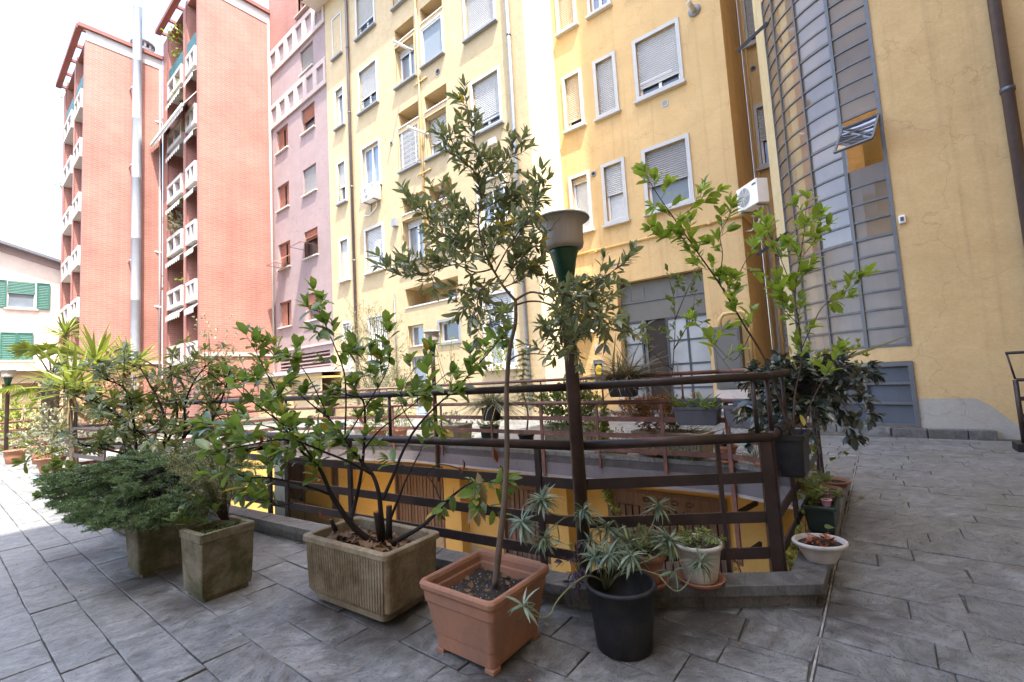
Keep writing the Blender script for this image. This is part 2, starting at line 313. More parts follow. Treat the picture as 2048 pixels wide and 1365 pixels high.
# ------------------------------------------------------------------ mesh helpers
BASE = {}
def tag(o, label=None, cat=None, group=None, kind=None):
    if label: o['label'] = label
    if cat: o['category'] = cat
    if group: o['group'] = group
    if kind: o['kind'] = kind
    return o
def thing(name, label, cat, base=(0,0,0), group=None):
    o = bpy.data.objects.new(name, None); COL.objects.link(o); o.location = base; o.empty_display_size = 0.1
    BASE[o.name] = Vector(base); return tag(o, label, cat, group)
def V(*a): return Vector(a)
class MB:
    def __init__(s): s.v = []; s.f = []
    def add(s, vs, fs):
        b = len(s.v); s.v += [tuple(p) for p in vs]; s.f += [tuple(i+b for i in f) for f in fs]; return s
    def quad(s, a, b, c, d): return s.add((a, b, c, d), ((0,1,2,3),))
    def hexa(s, p):   # 8 points: bottom 4 ccw, top 4 ccw
        return s.add(p, ((3,2,1,0), (4,5,6,7), (0,1,5,4), (1,2,6,5), (2,3,7,6), (3,0,4,7)))
    def box(s, x0, x1, y0, y1, z0, z1):
        return s.hexa([(x0,y0,z0),(x1,y0,z0),(x1,y1,z0),(x0,y1,z0),(x0,y0,z1),(x1,y0,z1),(x1,y1,z1),(x0,y1,z1)])
    def bar(s, a, b, w, h, up=(0,0,1)):
        """rectangular bar from a to b, w across, h along up"""
        a, b = Vector(a), Vector(b); t = (b-a).normalized(); u = Vector(up); r = t.cross(u).normalized(); u = r.cross(t).normalized()
        r, u = r*(w/2), u*(h/2)
        return s.hexa([a-r-u, a+r-u, b+r-u, b-r-u, a-r+u, a+r+u, b+r+u, b-r+u])
    def tube(s, pts, rad, n=8, cap=True):
        pts = [Vector(p) for p in pts]
        if isinstance(rad, (int, float)): rad = [rad]*len(pts)
        b = len(s.v); prev = None
        for i, p in enumerate(pts):
            t = (pts[min(i+1, len(pts)-1)]-pts[max(i-1, 0)])
            t = t.normalized() if t.length > 1e-9 else Vector((0,0,1))
            if prev is None:
                ref = Vector((0,0,1)) if abs(t.z) < 0.9 else Vector((1,0,0)); x = t.cross(ref).normalized()
            else:
                x = (prev-t*prev.dot(t)); x = x.normalized() if x.length > 1e-6 else t.orthogonal().normalized()
            y = t.cross(x); prev = x
            for k in range(n):
                a = 2*math.pi*k/n; s.v.append(tuple(p+x*(rad[i]*math.cos(a))+y*(rad[i]*math.sin(a))))
        for i in range(len(pts)-1):
            for k in range(n):
                k2 = (k+1) % n; s.f.append((b+i*n+k, b+i*n+k2, b+(i+1)*n+k2, b+(i+1)*n+k))
        if cap:
            s.f.append(tuple(b+k for k in reversed(range(n)))); e = b+(len(pts)-1)*n; s.f.append(tuple(e+k for k in range(n)))
        return s
    def lathe(s, c, prof, n=28, wob=0.0):
        b = len(s.v)
        for r, z in prof:
            for k in range(n):
                a = 2*math.pi*k/n; rr = r*(1+wob*math.sin(3*a+1)); s.v.append((c[0]+rr*math.cos(a), c[1]+rr*math.sin(a), c[2]+z))
        for i in range(len(prof)-1):
            for k in range(n):
                k2 = (k+1) % n; s.f.append((b+i*n+k, b+i*n+k2, b+(i+1)*n+k2, b+(i+1)*n+k))
        return s
    def disc(s, c, r, n=28, r2=None):
        b = len(s.v)
        for k in range(n): a = 2*math.pi*k/n; s.v.append((c[0]+r*math.cos(a), c[1]+(r2 or r)*math.sin(a), c[2]))
        s.f.append(tuple(b+k for k in range(n))); return s
    def prism(s, poly, z0, z1):
        n = len(poly); b = len(s.v)
        s.v += [(x, y, z0) for x, y in poly]+[(x, y, z1) for x, y in poly]
        s.f.append(tuple(b+k for k in reversed(range(n)))); s.f.append(tuple(b+n+k for k in range(n)))
        for k in range(n): k2 = (k+1) % n; s.f.append((b+k, b+k2, b+n+k2, b+n+k))
        return s
    def mesh(s, name, mat, smooth=False):
        me = bpy.data.meshes.new(name); me.from_pydata(s.v, [], s.f); me.update()
        if mat: me.materials.append(MATS[mat])
        if smooth: me.polygons.foreach_set('use_smooth', [True]*len(me.polygons))
        return me
    def build(s, name, mat, parent=None, smooth=False, bevel=0.0):
        return put(name, s.mesh(name, mat, smooth), parent, bevel)
def put(name, me, parent=None, bevel=0.0):
    o = bpy.data.objects.new(name, me); COL.objects.link(o)
    if parent is not None:
        o.parent = parent
        if parent.name in BASE: o.location = -BASE[parent.name]
    if bevel:
        m = o.modifiers.new('bevel', 'BEVEL'); m.width = bevel; m.segments = 2; m.limit_method = 'ANGLE'; m.angle_limit = math.radians(40)
    return o
def structure(o): o['kind'] = 'structure'; return o
class Fr:
    """a wall frame: origin, direction along the wall, outward normal"""
    def __init__(s, o, sd, n): s.o = Vector(o); s.s = Vector(sd); s.n = Vector(n)
    def p(s, a, z, d=0.0): q = s.o+s.s*a+s.n*d; return Vector((q.x, q.y, z))
    def box(s, mb, a0, a1, z0, z1, d0, d1):
        P = s.p; return mb.hexa([P(a0,z0,d0),P(a1,z0,d0),P(a1,z0,d1),P(a0,z0,d1),P(a0,z1,d0),P(a1,z1,d0),P(a1,z1,d1),P(a0,z1,d1)])
    def quad(s, mb, a0, a1, z0, z1, d): P = s.p; return mb.quad(P(a0,z0,d),P(a1,z0,d),P(a1,z1,d),P(a0,z1,d))
    def ring(s, mb, a0, a1, z0, z1, w, d0, d1):   # rectangular ring (surround)
        s.box(mb, a0, a0+w, z0, z1, d0, d1); s.box(mb, a1-w, a1, z0, z1, d0, d1)
        s.box(mb, a0+w, a1-w, z1-w, z1, d0, d1); s.box(mb, a0+w, a1-w, z0, z0+w, d0, d1); return mb
def FY(Y): return Fr((0, Y, 0), (1, 0, 0), (0, -1, 0))
def FX(X): return Fr((X, 0, 0), (0, 1, 0), (1, 0, 0))
def wall(fr, a0, a1, z0, z1, holes, name, mat, parent, back=True, cut=None):
    """wall sheet with real openings; holes = (a0,a1,z0,z1,depth)"""
    xs = sorted({a0, a1, *[round(h[i], 4) for h in holes for i in (0, 1)]}); zs = sorted({z0, z1, *[round(h[i], 4) for h in holes for i in (2, 3)]})
    xs = [x for x in xs if a0 <= x <= a1]; zs = [z for z in zs if z0 <= z <= z1]
    # keep cells reasonably small for even shading
    mb = MB()
    for i in range(len(xs)-1):
        for j in range(len(zs)-1):
            cx, cz = (xs[i]+xs[i+1])/2, (zs[j]+zs[j+1])/2
            if any(h[0] < cx < h[1] and h[2] < cz < h[3] for h in holes): continue
            fr.quad(mb, xs[i], xs[i+1], zs[j], zs[j+1], 0)
    P = fr.p
    for h in holes:
        b0, b1, c0, c1, d = h[:5]
        mb.quad(P(b0,c0), P(b0,c0,-d), P(b0,c1,-d), P(b0,c1)); mb.quad(P(b1,c0,-d), P(b1,c0), P(b1,c1), P(b1,c1,-d))
        mb.quad(P(b0,c1), P(b0,c1,-d), P(b1,c1,-d), P(b1,c1)); mb.quad(P(b0,c0,-d), P(b0,c0), P(b1,c0), P(b1,c0,-d))
        if back: fr.quad(mb, b0, b1, c0, c1, -d)
    return mb.build(name, mat, parent)
# ------------------------------------------------------------------ window kit
def slats(fr, a0, a1, z0, z1, d, pitch=0.058):
    mb = MB(); n = max(2, int((z1-z0)/pitch)); P = fr.p
    for k in range(n):
        zt = z1-(z1-z0)*k/n; zb = z1-(z1-z0)*(k+1)/n; zm = zb+(zt-zb)*0.22
        mb.quad(P(a0,zm,d+0.024), P(a1,zm,d+0.024), P(a1,zt,d), P(a0,zt,d)); mb.quad(P(a0,zb,d), P(a1,zb,d), P(a1,zm,d+0.024), P(a0,zm,d+0.024))
    return mb
def window(fr, par, a0, a1, z0, z1, shut=1.0, smat='shutter_white', surround='window_stone', sw=0.085, sill='window_stone', panes=2, pane='pane_dark', depth=0.16, frame='window_white', rail=False, tilt=0.0, sill_h=0.07, sill_d=0.13):
    """outer rectangle includes the stone surround; shut = part of the opening covered by the roller shutter"""
    root = fr.ring(MB(), a0, a1, z0, z1, sw, -0.02, 0.045).build('window', surround, par) if sw else None
    i0, i1, j0, j1 = a0+sw, a1-sw, z0+sw, z1-sw
    if root is None:
        root = fr.ring(MB(), i0, i1, j0, j1, 0.05, -depth+0.005, -depth+0.06).build('window', frame, par)
    if sill:
        fr.box(MB(), a0-0.05, a1+0.05, z0-sill_h, z0-0.003, -0.02, sill_d).build('sill', sill, root)
    zc = j1-(j1-j0)*shut
    d = -depth+0.02
    if shut < 0.97:
        fr.quad(MB(), i0+0.005, i1-0.005, j0+0.005, j1-0.005, d).build('pane', pane, root)
        mb = fr.ring(MB(), i0+0.002, i1-0.002, j0+0.002, j1-0.002, 0.055, d+0.004, d+0.045)
        for k in range(1, panes):
            x = i0+(i1-i0)*k/panes; fr.box(mb, x-0.04, x+0.04, j0+0.06, j1-0.06, d+0.006, d+0.05)
        mb.build('sash', frame, root)
    if shut > 0.02:
        sh = slats(fr, i0+0.003, i1-0.003, zc, j1-0.002, -depth+0.085).build('roller_shutter', smat, root)
        fr.box(MB(), i0+0.003, i1-0.003, zc-0.05, zc-0.002, -depth+0.08, -depth+0.105).build('bottom_rail', smat, sh)
    if rail:
        mb = MB()
        for k in range(3): fr.box(mb, i0, i1, j0+0.05+0.10*k, j0+0.065+0.10*k, 0.0, 0.015)
        mb.build('guard_rail', 'gutter_grey', root)
    return root
def hole(a0, a1, z0, z1, sw=0.085, d=0.16): return (a0+sw, a1-sw, z0+sw, z1-sw, d)
def pipe(pts, r, name, mat, par, n=10, clips=0):
    o = MB().tube(pts, r, n).build(name, mat, par, True)
    return o
# ------------------------------------------------------------------ ground, paving and the sunken court
def off_poly(poly, d):      # convex ccw polygon moved inwards by d
    n = len(poly); L = []
    for i in range(n):
        a, b = Vector(poly[i]), Vector(poly[(i+1) % n]); t = (b-a).normalized(); nn = Vector((-t.y, t.x)); L.append((a+nn*d, t))
    out = []
    for i in range(n):
        p, t = L[i-1]; q, u = L[i]; den = t.x*u.y-t.y*u.x
        s = ((q.x-p.x)*u.y-(q.y-p.y)*u.x)/den; out.append((p.x+t.x*s, p.y+t.y*s))
    return out
# outer edge of the coping, counter-clockwise
PIT = [(-10.5, 1.03), (-5.2, 1.60), (-1.28, 2.02), (-0.31, 2.68), (-0.31, 5.15), (-1.35, 5.58), (-6.8, 5.50), (-10.5, 4.60)]
PIT_IN = off_poly(PIT, 0.15); RAIL = off_poly(PIT, 0.185); PIT_REC = off_poly(PIT, 0.045)
GX0, GX1, GY0, GY1 = -300.0, 200.0, -200.0, 250.0
mb = MB()
n = len(PIT_IN)
# ground sheet with the opening: fan quads from the hole to an outer ring
outer = [(GX0, GY0), (-5.0, GY0), (-1.28, GY0), (GX1, GY0), (GX1, GY1), (-1.35, GY1), (-6.8, GY1), (GX0, GY1)]
for i in range(n):
    j = (i+1) % n; mb.quad((*outer[i], -0.012), (*outer[j], -0.012), (*PIT_IN[j], -0.012), (*PIT_IN[i], -0.012))
ground = structure(mb.build('courtyard_paving', 'joint_dirt'))
def clip_half(poly, a, b, keep_left):
    out = []; n = len(poly)
    def side(p): s = (b[0]-a[0])*(p[1]-a[1])-(b[1]-a[1])*(p[0]-a[0]); return s if keep_left else -s
    for i in range(n):
        p, q = poly[i], poly[(i+1) % n]; sp, sq = side(p), side(q)
        if sp >= 0: out.append(p)
        if sp*sq < 0: k = sp/(sp-sq); out.append((p[0]+(q[0]-p[0])*k, p[1]+(q[1]-p[1])*k))
    return out
def area(p): return 0.5*abs(sum(p[i][0]*p[(i+1) % len(p)][1]-p[(i+1) % len(p)][0]*p[i][1] for i in range(len(p))))
def minus_pit(poly):
    xs = [p[0] for p in poly]; ys = [p[1] for p in poly]
    if max(xs) < -10.6 or min(xs) > -0.3 or max(ys) < 1.0 or min(ys) > 5.6: return [poly]
    res = []; rest = poly; Q = PIT_REC
    for i in range(len(Q)):
        a, b = Q[i], Q[(i+1) % len(Q)]
        o = clip_half(rest, a, b, False)
        if len(o) > 2 and area(o) > 0.002: res.append(o)
        rest = clip_half(rest, a, b, True)
        if len(rest) < 3: break
    return res
def slab_mesh(poly, mb, rnd):
    """one paving stone: irregular edges, worn arris, slightly uneven top"""
    z = rnd.uniform(-0.003, 0.003); tx, ty = rnd.uniform(-0.006, 0.006), rnd.uniform(-0.006, 0.006)
    cx = sum(p[0] for p in poly)/len(poly); cy = sum(p[1] for p in poly)/len(poly)
    ring = []
    for i in range(len(poly)):
        p, q = Vector(poly[i]), Vector(poly[(i+1) % len(poly)]); L = (q-p).length
        m = 3 if L > 0.25 else 1
        nn = Vector((-(q-p).y, (q-p).x))/max(L, 1e-6)
        for k in range(m):
            t = k/m; pt = p.lerp(q, t)
            if k: pt = pt+nn*rnd.uniform(-0.004, 0.004)
            ring.append(pt)
    c = Vector((cx, cy)); n = len(ring)
    def zz(p): return z+(p.x-cx)*tx+(p.y-cy)*ty
    b = len(mb.v)
    for p in ring: mb.v.append((p.x, p.y, -0.03))
    for p in ring: mb.v.append((p.x, p.y, zz(p)-0.002))
    for p in ring:
        q = p+(c-p).normalized()*0.0035; mb.v.append((q.x, q.y, zz(q)))
    for k in range(n):
        k2 = (k+1) % n; mb.f.append((b+k, b+k2, b+n+k2, b+n+k)); mb.f.append((b+n+k, b+n+k2, b+2*n+k2, b+2*n+k))
    mb.f.append(tuple(b+2*n+k for k in range(n)))
rs = random.Random(3); slabs = []
Wd = 0.198; JX = -0.318
row = 0; y = -1.6
while y < 12.0:
    w = Wd*rs.choice((0.94, 1.0, 1.0, 1.06)); tilt = math.tan(math.radians(0.9))
    # left field (rows tilt very slightly) and right field, either side of the straight joint
    for (xa, xb, sgn) in ((-17.5, JX-0.004, 1), (JX+0.010, 2.25, -1)):
        x = xb if sgn > 0 else xa; first = True
        while (x > xa) if sgn > 0 else (x < xb):
            L = rs.uniform(0.30, 0.62) if sgn > 0 else rs.uniform(0.30, 0.85)
            if first: L *= rs.uniform(0.4, 1.0); first = False
            x2 = x-L if sgn > 0 else x+L
            u0, u1 = (max(x2, xa), x) if sgn > 0 else (x, min(x2, xb))
            sk = rs.uniform(-0.012, 0.012); g = rs.choice((0.0018, 0.0025, 0.004))
            yb0, yb1 = y+(u0-JX)*tilt*(1 if sgn > 0 else -2.2), y+(u1-JX)*tilt*(1 if sgn > 0 else -2.2)
            poly = [(u0+g, yb0+g), (u1-g, yb1+g), (u1-g+sk, yb1+w-g), (u0+g+sk*0.5, yb0+w-g)]
            if yb1+w < 8.7 or u1 < -0.8:
                for q in minus_pit(poly): slabs.append(q)
            x = x2
    y += w; row += 1
def vis(q):   # rough visibility + size order
    cx = sum(p[0] for p in q)/len(q); cy = sum(p[1] for p in q)/len(q)
    c = ROT.T@np.array([cx, cy, -CAM_H])
    if c[2] < 0.3: return 1e9
    u, v = CX+FPX*c[0]/c[2], CY+FPX*c[1]/c[2]
    if not (-60 < u < 2108 and 0 < v < 1425): return 500+c[2]
    return c[2]*c[2]/max(area(q), 1e-3)*0.02+c[2]
slabs.sort(key=vis)
rs2 = random.Random(11)
slabs = [q for q in slabs if vis(q) < 400 or area(q) > 0.01]
for q in slabs[:290]:
    m_ = MB(); slab_mesh(q, m_, rs2); m_.build('paving_slab', 'slate', ground)
m_ = MB()
for q in slabs[290:]: slab_mesh(q, m_, rs2)
tag(m_.build('far_paving_slabs', 'slate', ground), kind='stuff')
MB().box(JX-0.001, JX+0.007, -2.2, 8.9, -0.03, -0.004).build('expansion_joint', 'joint_mortar', ground)
# pit floor and walls
PZ = -2.75; GY = 6.42
mb = MB(); mb.prism([(-14.0, 0.6), (0.2, 0.6), (0.2, GY+0.4), (-14.0, GY+0.4)], PZ-0.1, PZ); structure(mb.build('sunken_court_floor', 'grey_dado'))
court = thing('sunken_court_wall', 'yellow walls and dark fascia of the sunken garage court inside the railing', 'wall', (-5, 3, PZ))
mb = MB()
for i in (7, 0, 1, 2, 3):                    # near and side walls (seen from above, facing in)
    a, b = PIT_IN[i], PIT_IN[(i+1) % n]; mb.quad((*a, PZ), (*b, PZ), (*b, 0.06), (*a, 0.06))
mb.build('side_wall', 'pit_yellow', court)
mb = MB()
for i in (4, 5, 6):
    a, b = Vector(PIT_IN[i]), Vector(PIT_IN[(i+1) % n]); nn = Vector((-(b-a).y, (b-a).x)).normalized()*-0.25
    p = [a, b, b+nn, a+nn]
    mb.hexa([(*a, -0.215), (*b, -0.215), (*(b+nn), -0.215), (*(a+nn), -0.215), (*a, 0.065), (*b, 0.065), (*(b+nn), 0.065), (*(a+nn), 0.065)])
mb.build('fascia', 'fascia_grey', court)
mb = MB()
for i in (4, 5, 6):
    a, b = Vector(PIT_IN[i]), Vector(PIT_IN[(i+1) % n]); nn = Vector((-(b-a).y, (b-a).x)).normalized()*0.012
    mb.bar((*(a+nn), -0.212), (*(b+nn), -0.212), 0.018, 0.035)
mb.build('drip_edge', 'downpipe_zinc', court)
mb = MB()
for i in (4, 5, 6):
    a, b = PIT_IN[i], PIT_IN[(i+1) % n]; mb.quad((*a, -0.213), (*b, -0.213), (b[0], GY+0.3, -0.213), (a[0], GY+0.3, -0.213))
mb.build('soffit', 'grey_dado', court)
# garage front: pillars and board doors
FG = FY(GY)
doors = [(-13.9, -12.9), (-11.45, -10.9), (-8.75, -7.15), (-5.60, -4.42), (-3.44, -1.72)]
hs = [(a, b, PZ, -0.55, 0.12) for a, b in doors]
wall(FG, -14.0, 0.15, PZ, -0.21, hs, 'garage_wall', 'pit_yellow', court)
FG.box(MB(), -14, -4.45, PZ, -1.95, 0.003, 0.012).build('dado', 'grey_dado', court)
rd = random.Random(5)
for a, b in doors:
    dr = FG.ring(MB(), a, b, PZ, -0.55, 0.05, -0.10, 0.02).build('garage_door', 'garage_brown', court)
    FG.box(MB(), a+0.05, b-0.05, -0.80, -0.60, -0.09, -0.045).build('top_panel', 'garage_brown', dr)
    k = max(2, int((b-a-0.1)/0.105)); w = (b-a-0.1)/k
    for j in range(k):
        x = a+0.05+j*w; FG.box(MB(), x+0.011, x+w-0.011, PZ+0.04, -0.805, -0.09, -0.045+rd.uniform(-0.006, 0.006)).build('board', 'garage_brown', dr)
    FG.quad(MB(), a+0.05, b-0.05, PZ, -0.6, -0.095).build('door_backing', 'plain_black', dr)
    for j in range(4):
        x = a+(b-a)*(0.35+0.12*j)
        if b-a > 1.1: MB().tube([FG.p(x+0.05*math.cos(q), -0.70+0.028*math.sin(q), -0.042) for q in np.linspace(0, 2*math.pi, 13)], 0.006, 5).build('cut_out', 'plain_black', dr)
# pillars in front of the garage wall
for x0, x1 in ((-4.42, -4.05), (-1.62, -1.25), (-6.9, -6.45), (-10.75, -10.35)):
    FG.box(MB(), x0, x1, PZ, -0.216, 0.004, 0.22).build('pillar', 'pit_yellow', court)
# coping of the court: separate stones on a recessed base
cop = thing('stone_coping', 'low grey slate coping running round the sunken court below the railing', 'kerb', (-1.3, 2.05, 0))
mb = MB(); q0 = PIT_REC
for i in range(n):
    j = (i+1) % n; a, b, c, d = q0[i], q0[j], PIT_IN[j], PIT_IN[i]
    mb.hexa([(*a, -0.03), (*b, -0.03), (*c, -0.03), (*d, -0.03), (*a, 0.065), (*b, 0.065), (*c, 0.065), (*d, 0.065)])
mb.build('base_course', 'kerb_stone', cop)
rc = random.Random(9)
for i in range(n):
    j = (i+1) % n; a, b, c, d = [Vector(x) for x in (PIT[i], PIT[j], PIT_IN[j], PIT_IN[i])]
    L = (b-a).length; k = max(1, round(L/0.95)); ts = [0]+[(q+rc.uniform(-.1, .1))/k for q in range(1, k)]+[1]
    for t0, t1 in zip(ts[:-1], ts[1:]):
        e = 0.0025/L; u0 = t0+(e if t0 > 0 else 0); u1 = t1-(e if t1 < 1 else 0)
        p = [a.lerp(b, u0), a.lerp(b, u1), d.lerp(c, u1), d.lerp(c, u0)]; zt = 0.12+rc.uniform(-0.002, 0.002)
        MB().hexa([(x.x, x.y, 0.067) for x in p]+[(x.x, x.y, zt) for x in p]).build('coping_stone', 'coping_slate', cop, False, 0.004)
# ------------------------------------------------------------------ buildings
RH = dict(d=0.9)
# --- sunlit yellow wing (facade at Y = 10.4)
Y1 = 10.4; F1 = FY(Y1); XA, XB, ZT = -18.12, -7.2, 18.6
wing = thing('apartment_building', 'sunlit pale yellow apartment block with paired loggia windows and a zinc downpipe', 'building', (-12.6, Y1, 0))
holes = []; W = []
def w1(a0, a1, z0, z1, **k): W.append((a0, a1, z0, z1, k)); sw = k.get('sw', 0.085); holes.append(hole(a0, a1, z0, z1, sw, k.get('depth', 0.16)))
# column a
w1(-17.45, -16.72, 12.36, 14.16, shut=0.12, sill='sill_grey', panes=1, pane='pane_blue')
w1(-17.43, -16.72, 9.0, 10.84, shut=0.6, sill='sill_grey', panes=1, rail=True)
w1(-17.44, -16.68, 5.65, 7.46, shut=1.0, sill='sill_pale', sw=0.1)
w1(-17.38, -16.7, 1.8, 3.9, shut=0.0, panes=1, sill=None)
# column b
w1(-15.67, -14.33, 15.54, 17.4, shut=0.72, sill='sill_grey', rail=True)
w1(-15.65, -14.32, 12.3, 14.14, shut=0.68, sill='sill_grey', rail=True)
w1(-15.62, -14.33, 8.98, 10.82, shut=0.0, pane='pane_blue', sill='sill_pale')
w1(-15.57, -14.28, 5.63, 7.43, shut=1.0, sill='sill_pale', sw=0.1)
w1(-15.54, -14.29, 1.6, 3.9, shut=0.0, panes=2, sill='sill_pale')
# paired columns c under the loggia slots
cw = dict(sw=0.035, surround='yellow_plaster_pale', depth=0.30, sill='sill_grey')
w1(-13.2, -12.02, 12.28, 13.86, shut=0.16, pane='pane_blue', **cw)
w1(-11.69, -10.55, 12.37, 13.8, shut=0.0, pane='screen_grey', panes=1, frame='window_white', sw=0.03, surround='window_white', depth=0.06, sill='sill_grey')
w1(-13.16, -12.01, 9.0, 10.47, shut=0.0, pane='shutter_grey', panes=2, sw=0.03, surround='yellow_plaster_pale', depth=0.12, sill='sill_grey')
w1(-11.68, -10.52, 8.95, 10.48, shut=0.62, pane='pane_blue', **cw)
w1(-13.16, -11.95, 5.6, 7.15, shut=0.14, pane='pane_blue', **cw)
w1(-11.65, -10.5, 5.7, 7.15, shut=1.0, smat='shutter_tan', sw=0.03, surround='yellow_plaster_pale', depth=0.2, sill='sill_pale')
w1(-13.2, -12.02, 15.45, 17.0, shut=0.3, pane='pane_blue', **cw)
w1(-11.69, -10.55, 15.5, 17.0, shut=0.5, pane='pane_blue', **cw)
# ground floor
w1(-13.06, -12.17, 2.46, 3.25, shut=0.0, panes=1, pane='pane_blue', sw=0.02, surround='yellow_plaster_pale', depth=0.22, sill=None)
w1(-11.48, -10.4, 2.4, 3.25, shut=0.0, panes=1, pane='pane_dark', sill=None, surround='sill_grey')
# column e
w1(-9.55, -8.19, 12.21, 14.0, shut=1.0, sill='sill_grey')
w1(-9.42, -8.17, 8.92, 10.71, shut=0.82, sill='sill_grey', rail=True)
w1(-9.38, -8.2, 5.87, 7.4, shut=0.22, smat='shutter_tan', pane='pane_blue', sill='sill_pale')
w1(-9.4, -8.15, 1.5, 3.82, shut=0.34, pane='pane_blue', sill='sill_pale')
w1(-9.5, -8.19, 15.4, 17.2, shut=1.0, sill='sill_grey')
slots = [(-13.18, -12.05, 14.05, 14.6), (-11.69, -10.55, 14.05, 14.6), (-13.15, -12.01, 10.71, 11.29), (-11.67, -10.53, 10.71, 11.27), (-13.12, -11.97, 7.37, 7.94), (-11.66, -10.5, 7.36, 7.93), (-13.16, -10.43, 3.93, 4.6)]
for q in slots: holes.append((*q, 0.95))
DOOR1 = (-13.0, -12.2, 0.0, 2.12); holes.append((*DOOR1, 0.18))
wall(F1, XA, XB, -0.02, ZT, holes, 'wall', 'yellow_plaster_pale', wing)
WR = [window(F1, wing, a, b, c, d, **k) for a, b, c, d, k in W]
for a, b, c, d in slots:
    F1.box(MB(), a-0.02, b+0.02, c-0.05, c-0.003, -0.05, 0.03).build('slot_sill', 'sill_pale', wing)
F1.box(MB(), -11.05, -10.44, 3.945, 4.58, -0.55, -0.50).build('loggia_partition', 'yellow_plaster', wing)
F1.quad(MB(), -11.9, -11.35, 3.97, 4.45, -0.94).build('loggia_window', 'pane_dark', wing)
F1.quad(MB(), *DOOR1, -0.17).build('side_door', 'door_blue_grey', wing)
d1 = F1.ring(MB(), -13.0, -12.2, 0.0, 2.12, 0.06, -0.165, -0.12).build('door_frame', 'door_blue_grey', wing)
# blind frame with sill, grilles on the low windows
bf = F1.ring(MB(), -17.52, -16.77, 15.6, 17.5, 0.06, -0.02, 0.03).build('blind_window', 'window_stone', wing)
F1.box(MB(), -17.57, -16.72, 15.53, 15.597, -0.02, 0.12).build('sill', 'sill_grey', bf)
for x0, x1, z0, z1 in ((-17.30, -16.78, 1.85, 3.82), (-15.46, -14.37, 1.66, 3.82)):
    mb = MB(); k = int((x1-x0)/0.13)
    for j in range(k+1):
        x = x0+(x1-x0)*j/k; F1.box(mb, x-0.012, x+0.012, z0, z1, -0.03, -0.006)
    for z in (z0+0.1, z0+0.75, z0+1.3, z1-0.1): F1.box(mb, x0, x1, z-0.012, z+0.012, -0.02, 0.004)
    mb.build('window_grille', 'window_white', wing)
# return face of the wing, bright in the sun
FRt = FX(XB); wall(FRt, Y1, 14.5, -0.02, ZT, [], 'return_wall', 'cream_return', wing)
# eaves
mb = MB(); F1.box(mb, XA-0.6, XB+0.5, ZT-0.02, ZT+0.16, -0.3, 0.75); mb.build('eave', 'eave_white', wing)
pipe([(XA-0.6, Y1-0.78, ZT+0.10), (XB+0.5, Y1-0.78, ZT+0.10)], 0.085, 'gutter', 'gutter_grey', wing)
mb = MB(); mb.hexa([(XA-.6, Y1-.75, ZT+.16), (XB+.5, Y1-.75, ZT+.16), (XB+.5, Y1+6, ZT+.16), (XA-.6, Y1+6, ZT+.16), (XA-.6, Y1-.7, ZT+.22), (XB+.5, Y1-.7, ZT+.22), (XB+.5, Y1+6, ZT+2.6), (XA-.6, Y1+6, ZT+2.6)]); mb.build('roof', 'roof_slate', wing)
MB().box(XA+.01, XB-.01, Y1+1.2, Y1+6, 0, ZT-.03).build('core', 'yellow_plaster_pale', wing)
def downpipe(par, x, y, z0, z1, r, mat, clips, top=None):
    pts = [(x, y, z0), (x, y, z1)]
    if top: pts += top
    o = pipe(pts, r, 'downpipe', mat, par, 12)
    for z in clips:
        MB().lathe((x, y, z), [(r+0.002, -0.03), (r+0.012, -0.03), (r+0.012, 0.03), (r+0.002, 0.03)], 12).build('pipe_clip', 'gutter_grey', o, True)
downpipe(wing, -16.24, Y1-0.09, 0.4, 17.6, 0.058, 'downpipe_brown', (3.0, 6.3, 9.4, 12.6, 15.5), [(-16.26, Y1-0.2, 17.95), (-16.3, Y1-0.6, 18.3), (-16.3, Y1-0.78, 18.62)])
downpipe(wing, -7.70, Y1-0.09, 0.3, ZT-0.1, 0.058, 'downpipe_zinc', (2.0, 5.2, 8.3, 11.4, 14.4))
downpipe(wing, -13.75, Y1-0.05, 0.2, 4.55, 0.022, 'gutter_grey', ())
# painted rising main between the paired windows, with short branches
pipe([(-11.86, Y1-0.04, 4.75), (-11.86, Y1-0.04, 17.4)], 0.035, 'rising_main', 'gas_pipe_yellow', wing)
for z in (5.25, 8.55, 11.9): pipe([(-12.15, Y1-0.04, z-0.02), (-11.45, Y1-0.04, z)], 0.028, 'branch_pipe', 'gas_pipe_yellow', wing)
# vents
def vent(fr, par, a, z, r=0.07, square=False):
    if square:
        o = fr.ring(MB(), a-r, a+r, z-r, z+r, 0.02, 0.0, 0.015).build('wall_vent', 'sill_pale', par); fr.quad(MB(), a-r+0.02, a+r-0.02, z-r+0.02, z+r-0.02, 0.005).build('grille', 'shutter_grey', o)
    else:
        ring = [fr.p(a+r*math.cos(q), z+r*math.sin(q), 0.012) for q in np.linspace(0, 2*math.pi, 17)]
        o = MB().tube(ring, 0.018, 6).build('wall_vent', 'sill_grey', par, True)
        m = MB(); m.add([fr.p(a+r*math.cos(q), z+r*math.sin(q), 0.006) for q in np.linspace(0, 2*math.pi, 17)[:-1]], [tuple(range(16))]); m.build('vent_hole', 'plain_black', o)
vent(F1, wing, -13.62, 10.3); vent(F1, wing, -12.9, 8.33, 0.09); vent(F1, wing, -10.9, 11.85, 0.09)
F1.box(MB(), -8.75, -8.45, 8.35, 8.52, 0.002, 0.09).build('junction_box', 'window_white', wing)
F1.box(MB(), -13.62, -13.38, 7.02, 7.3, 0.002, 0.16).build('vent_cowl', 'sill_grey', wing)
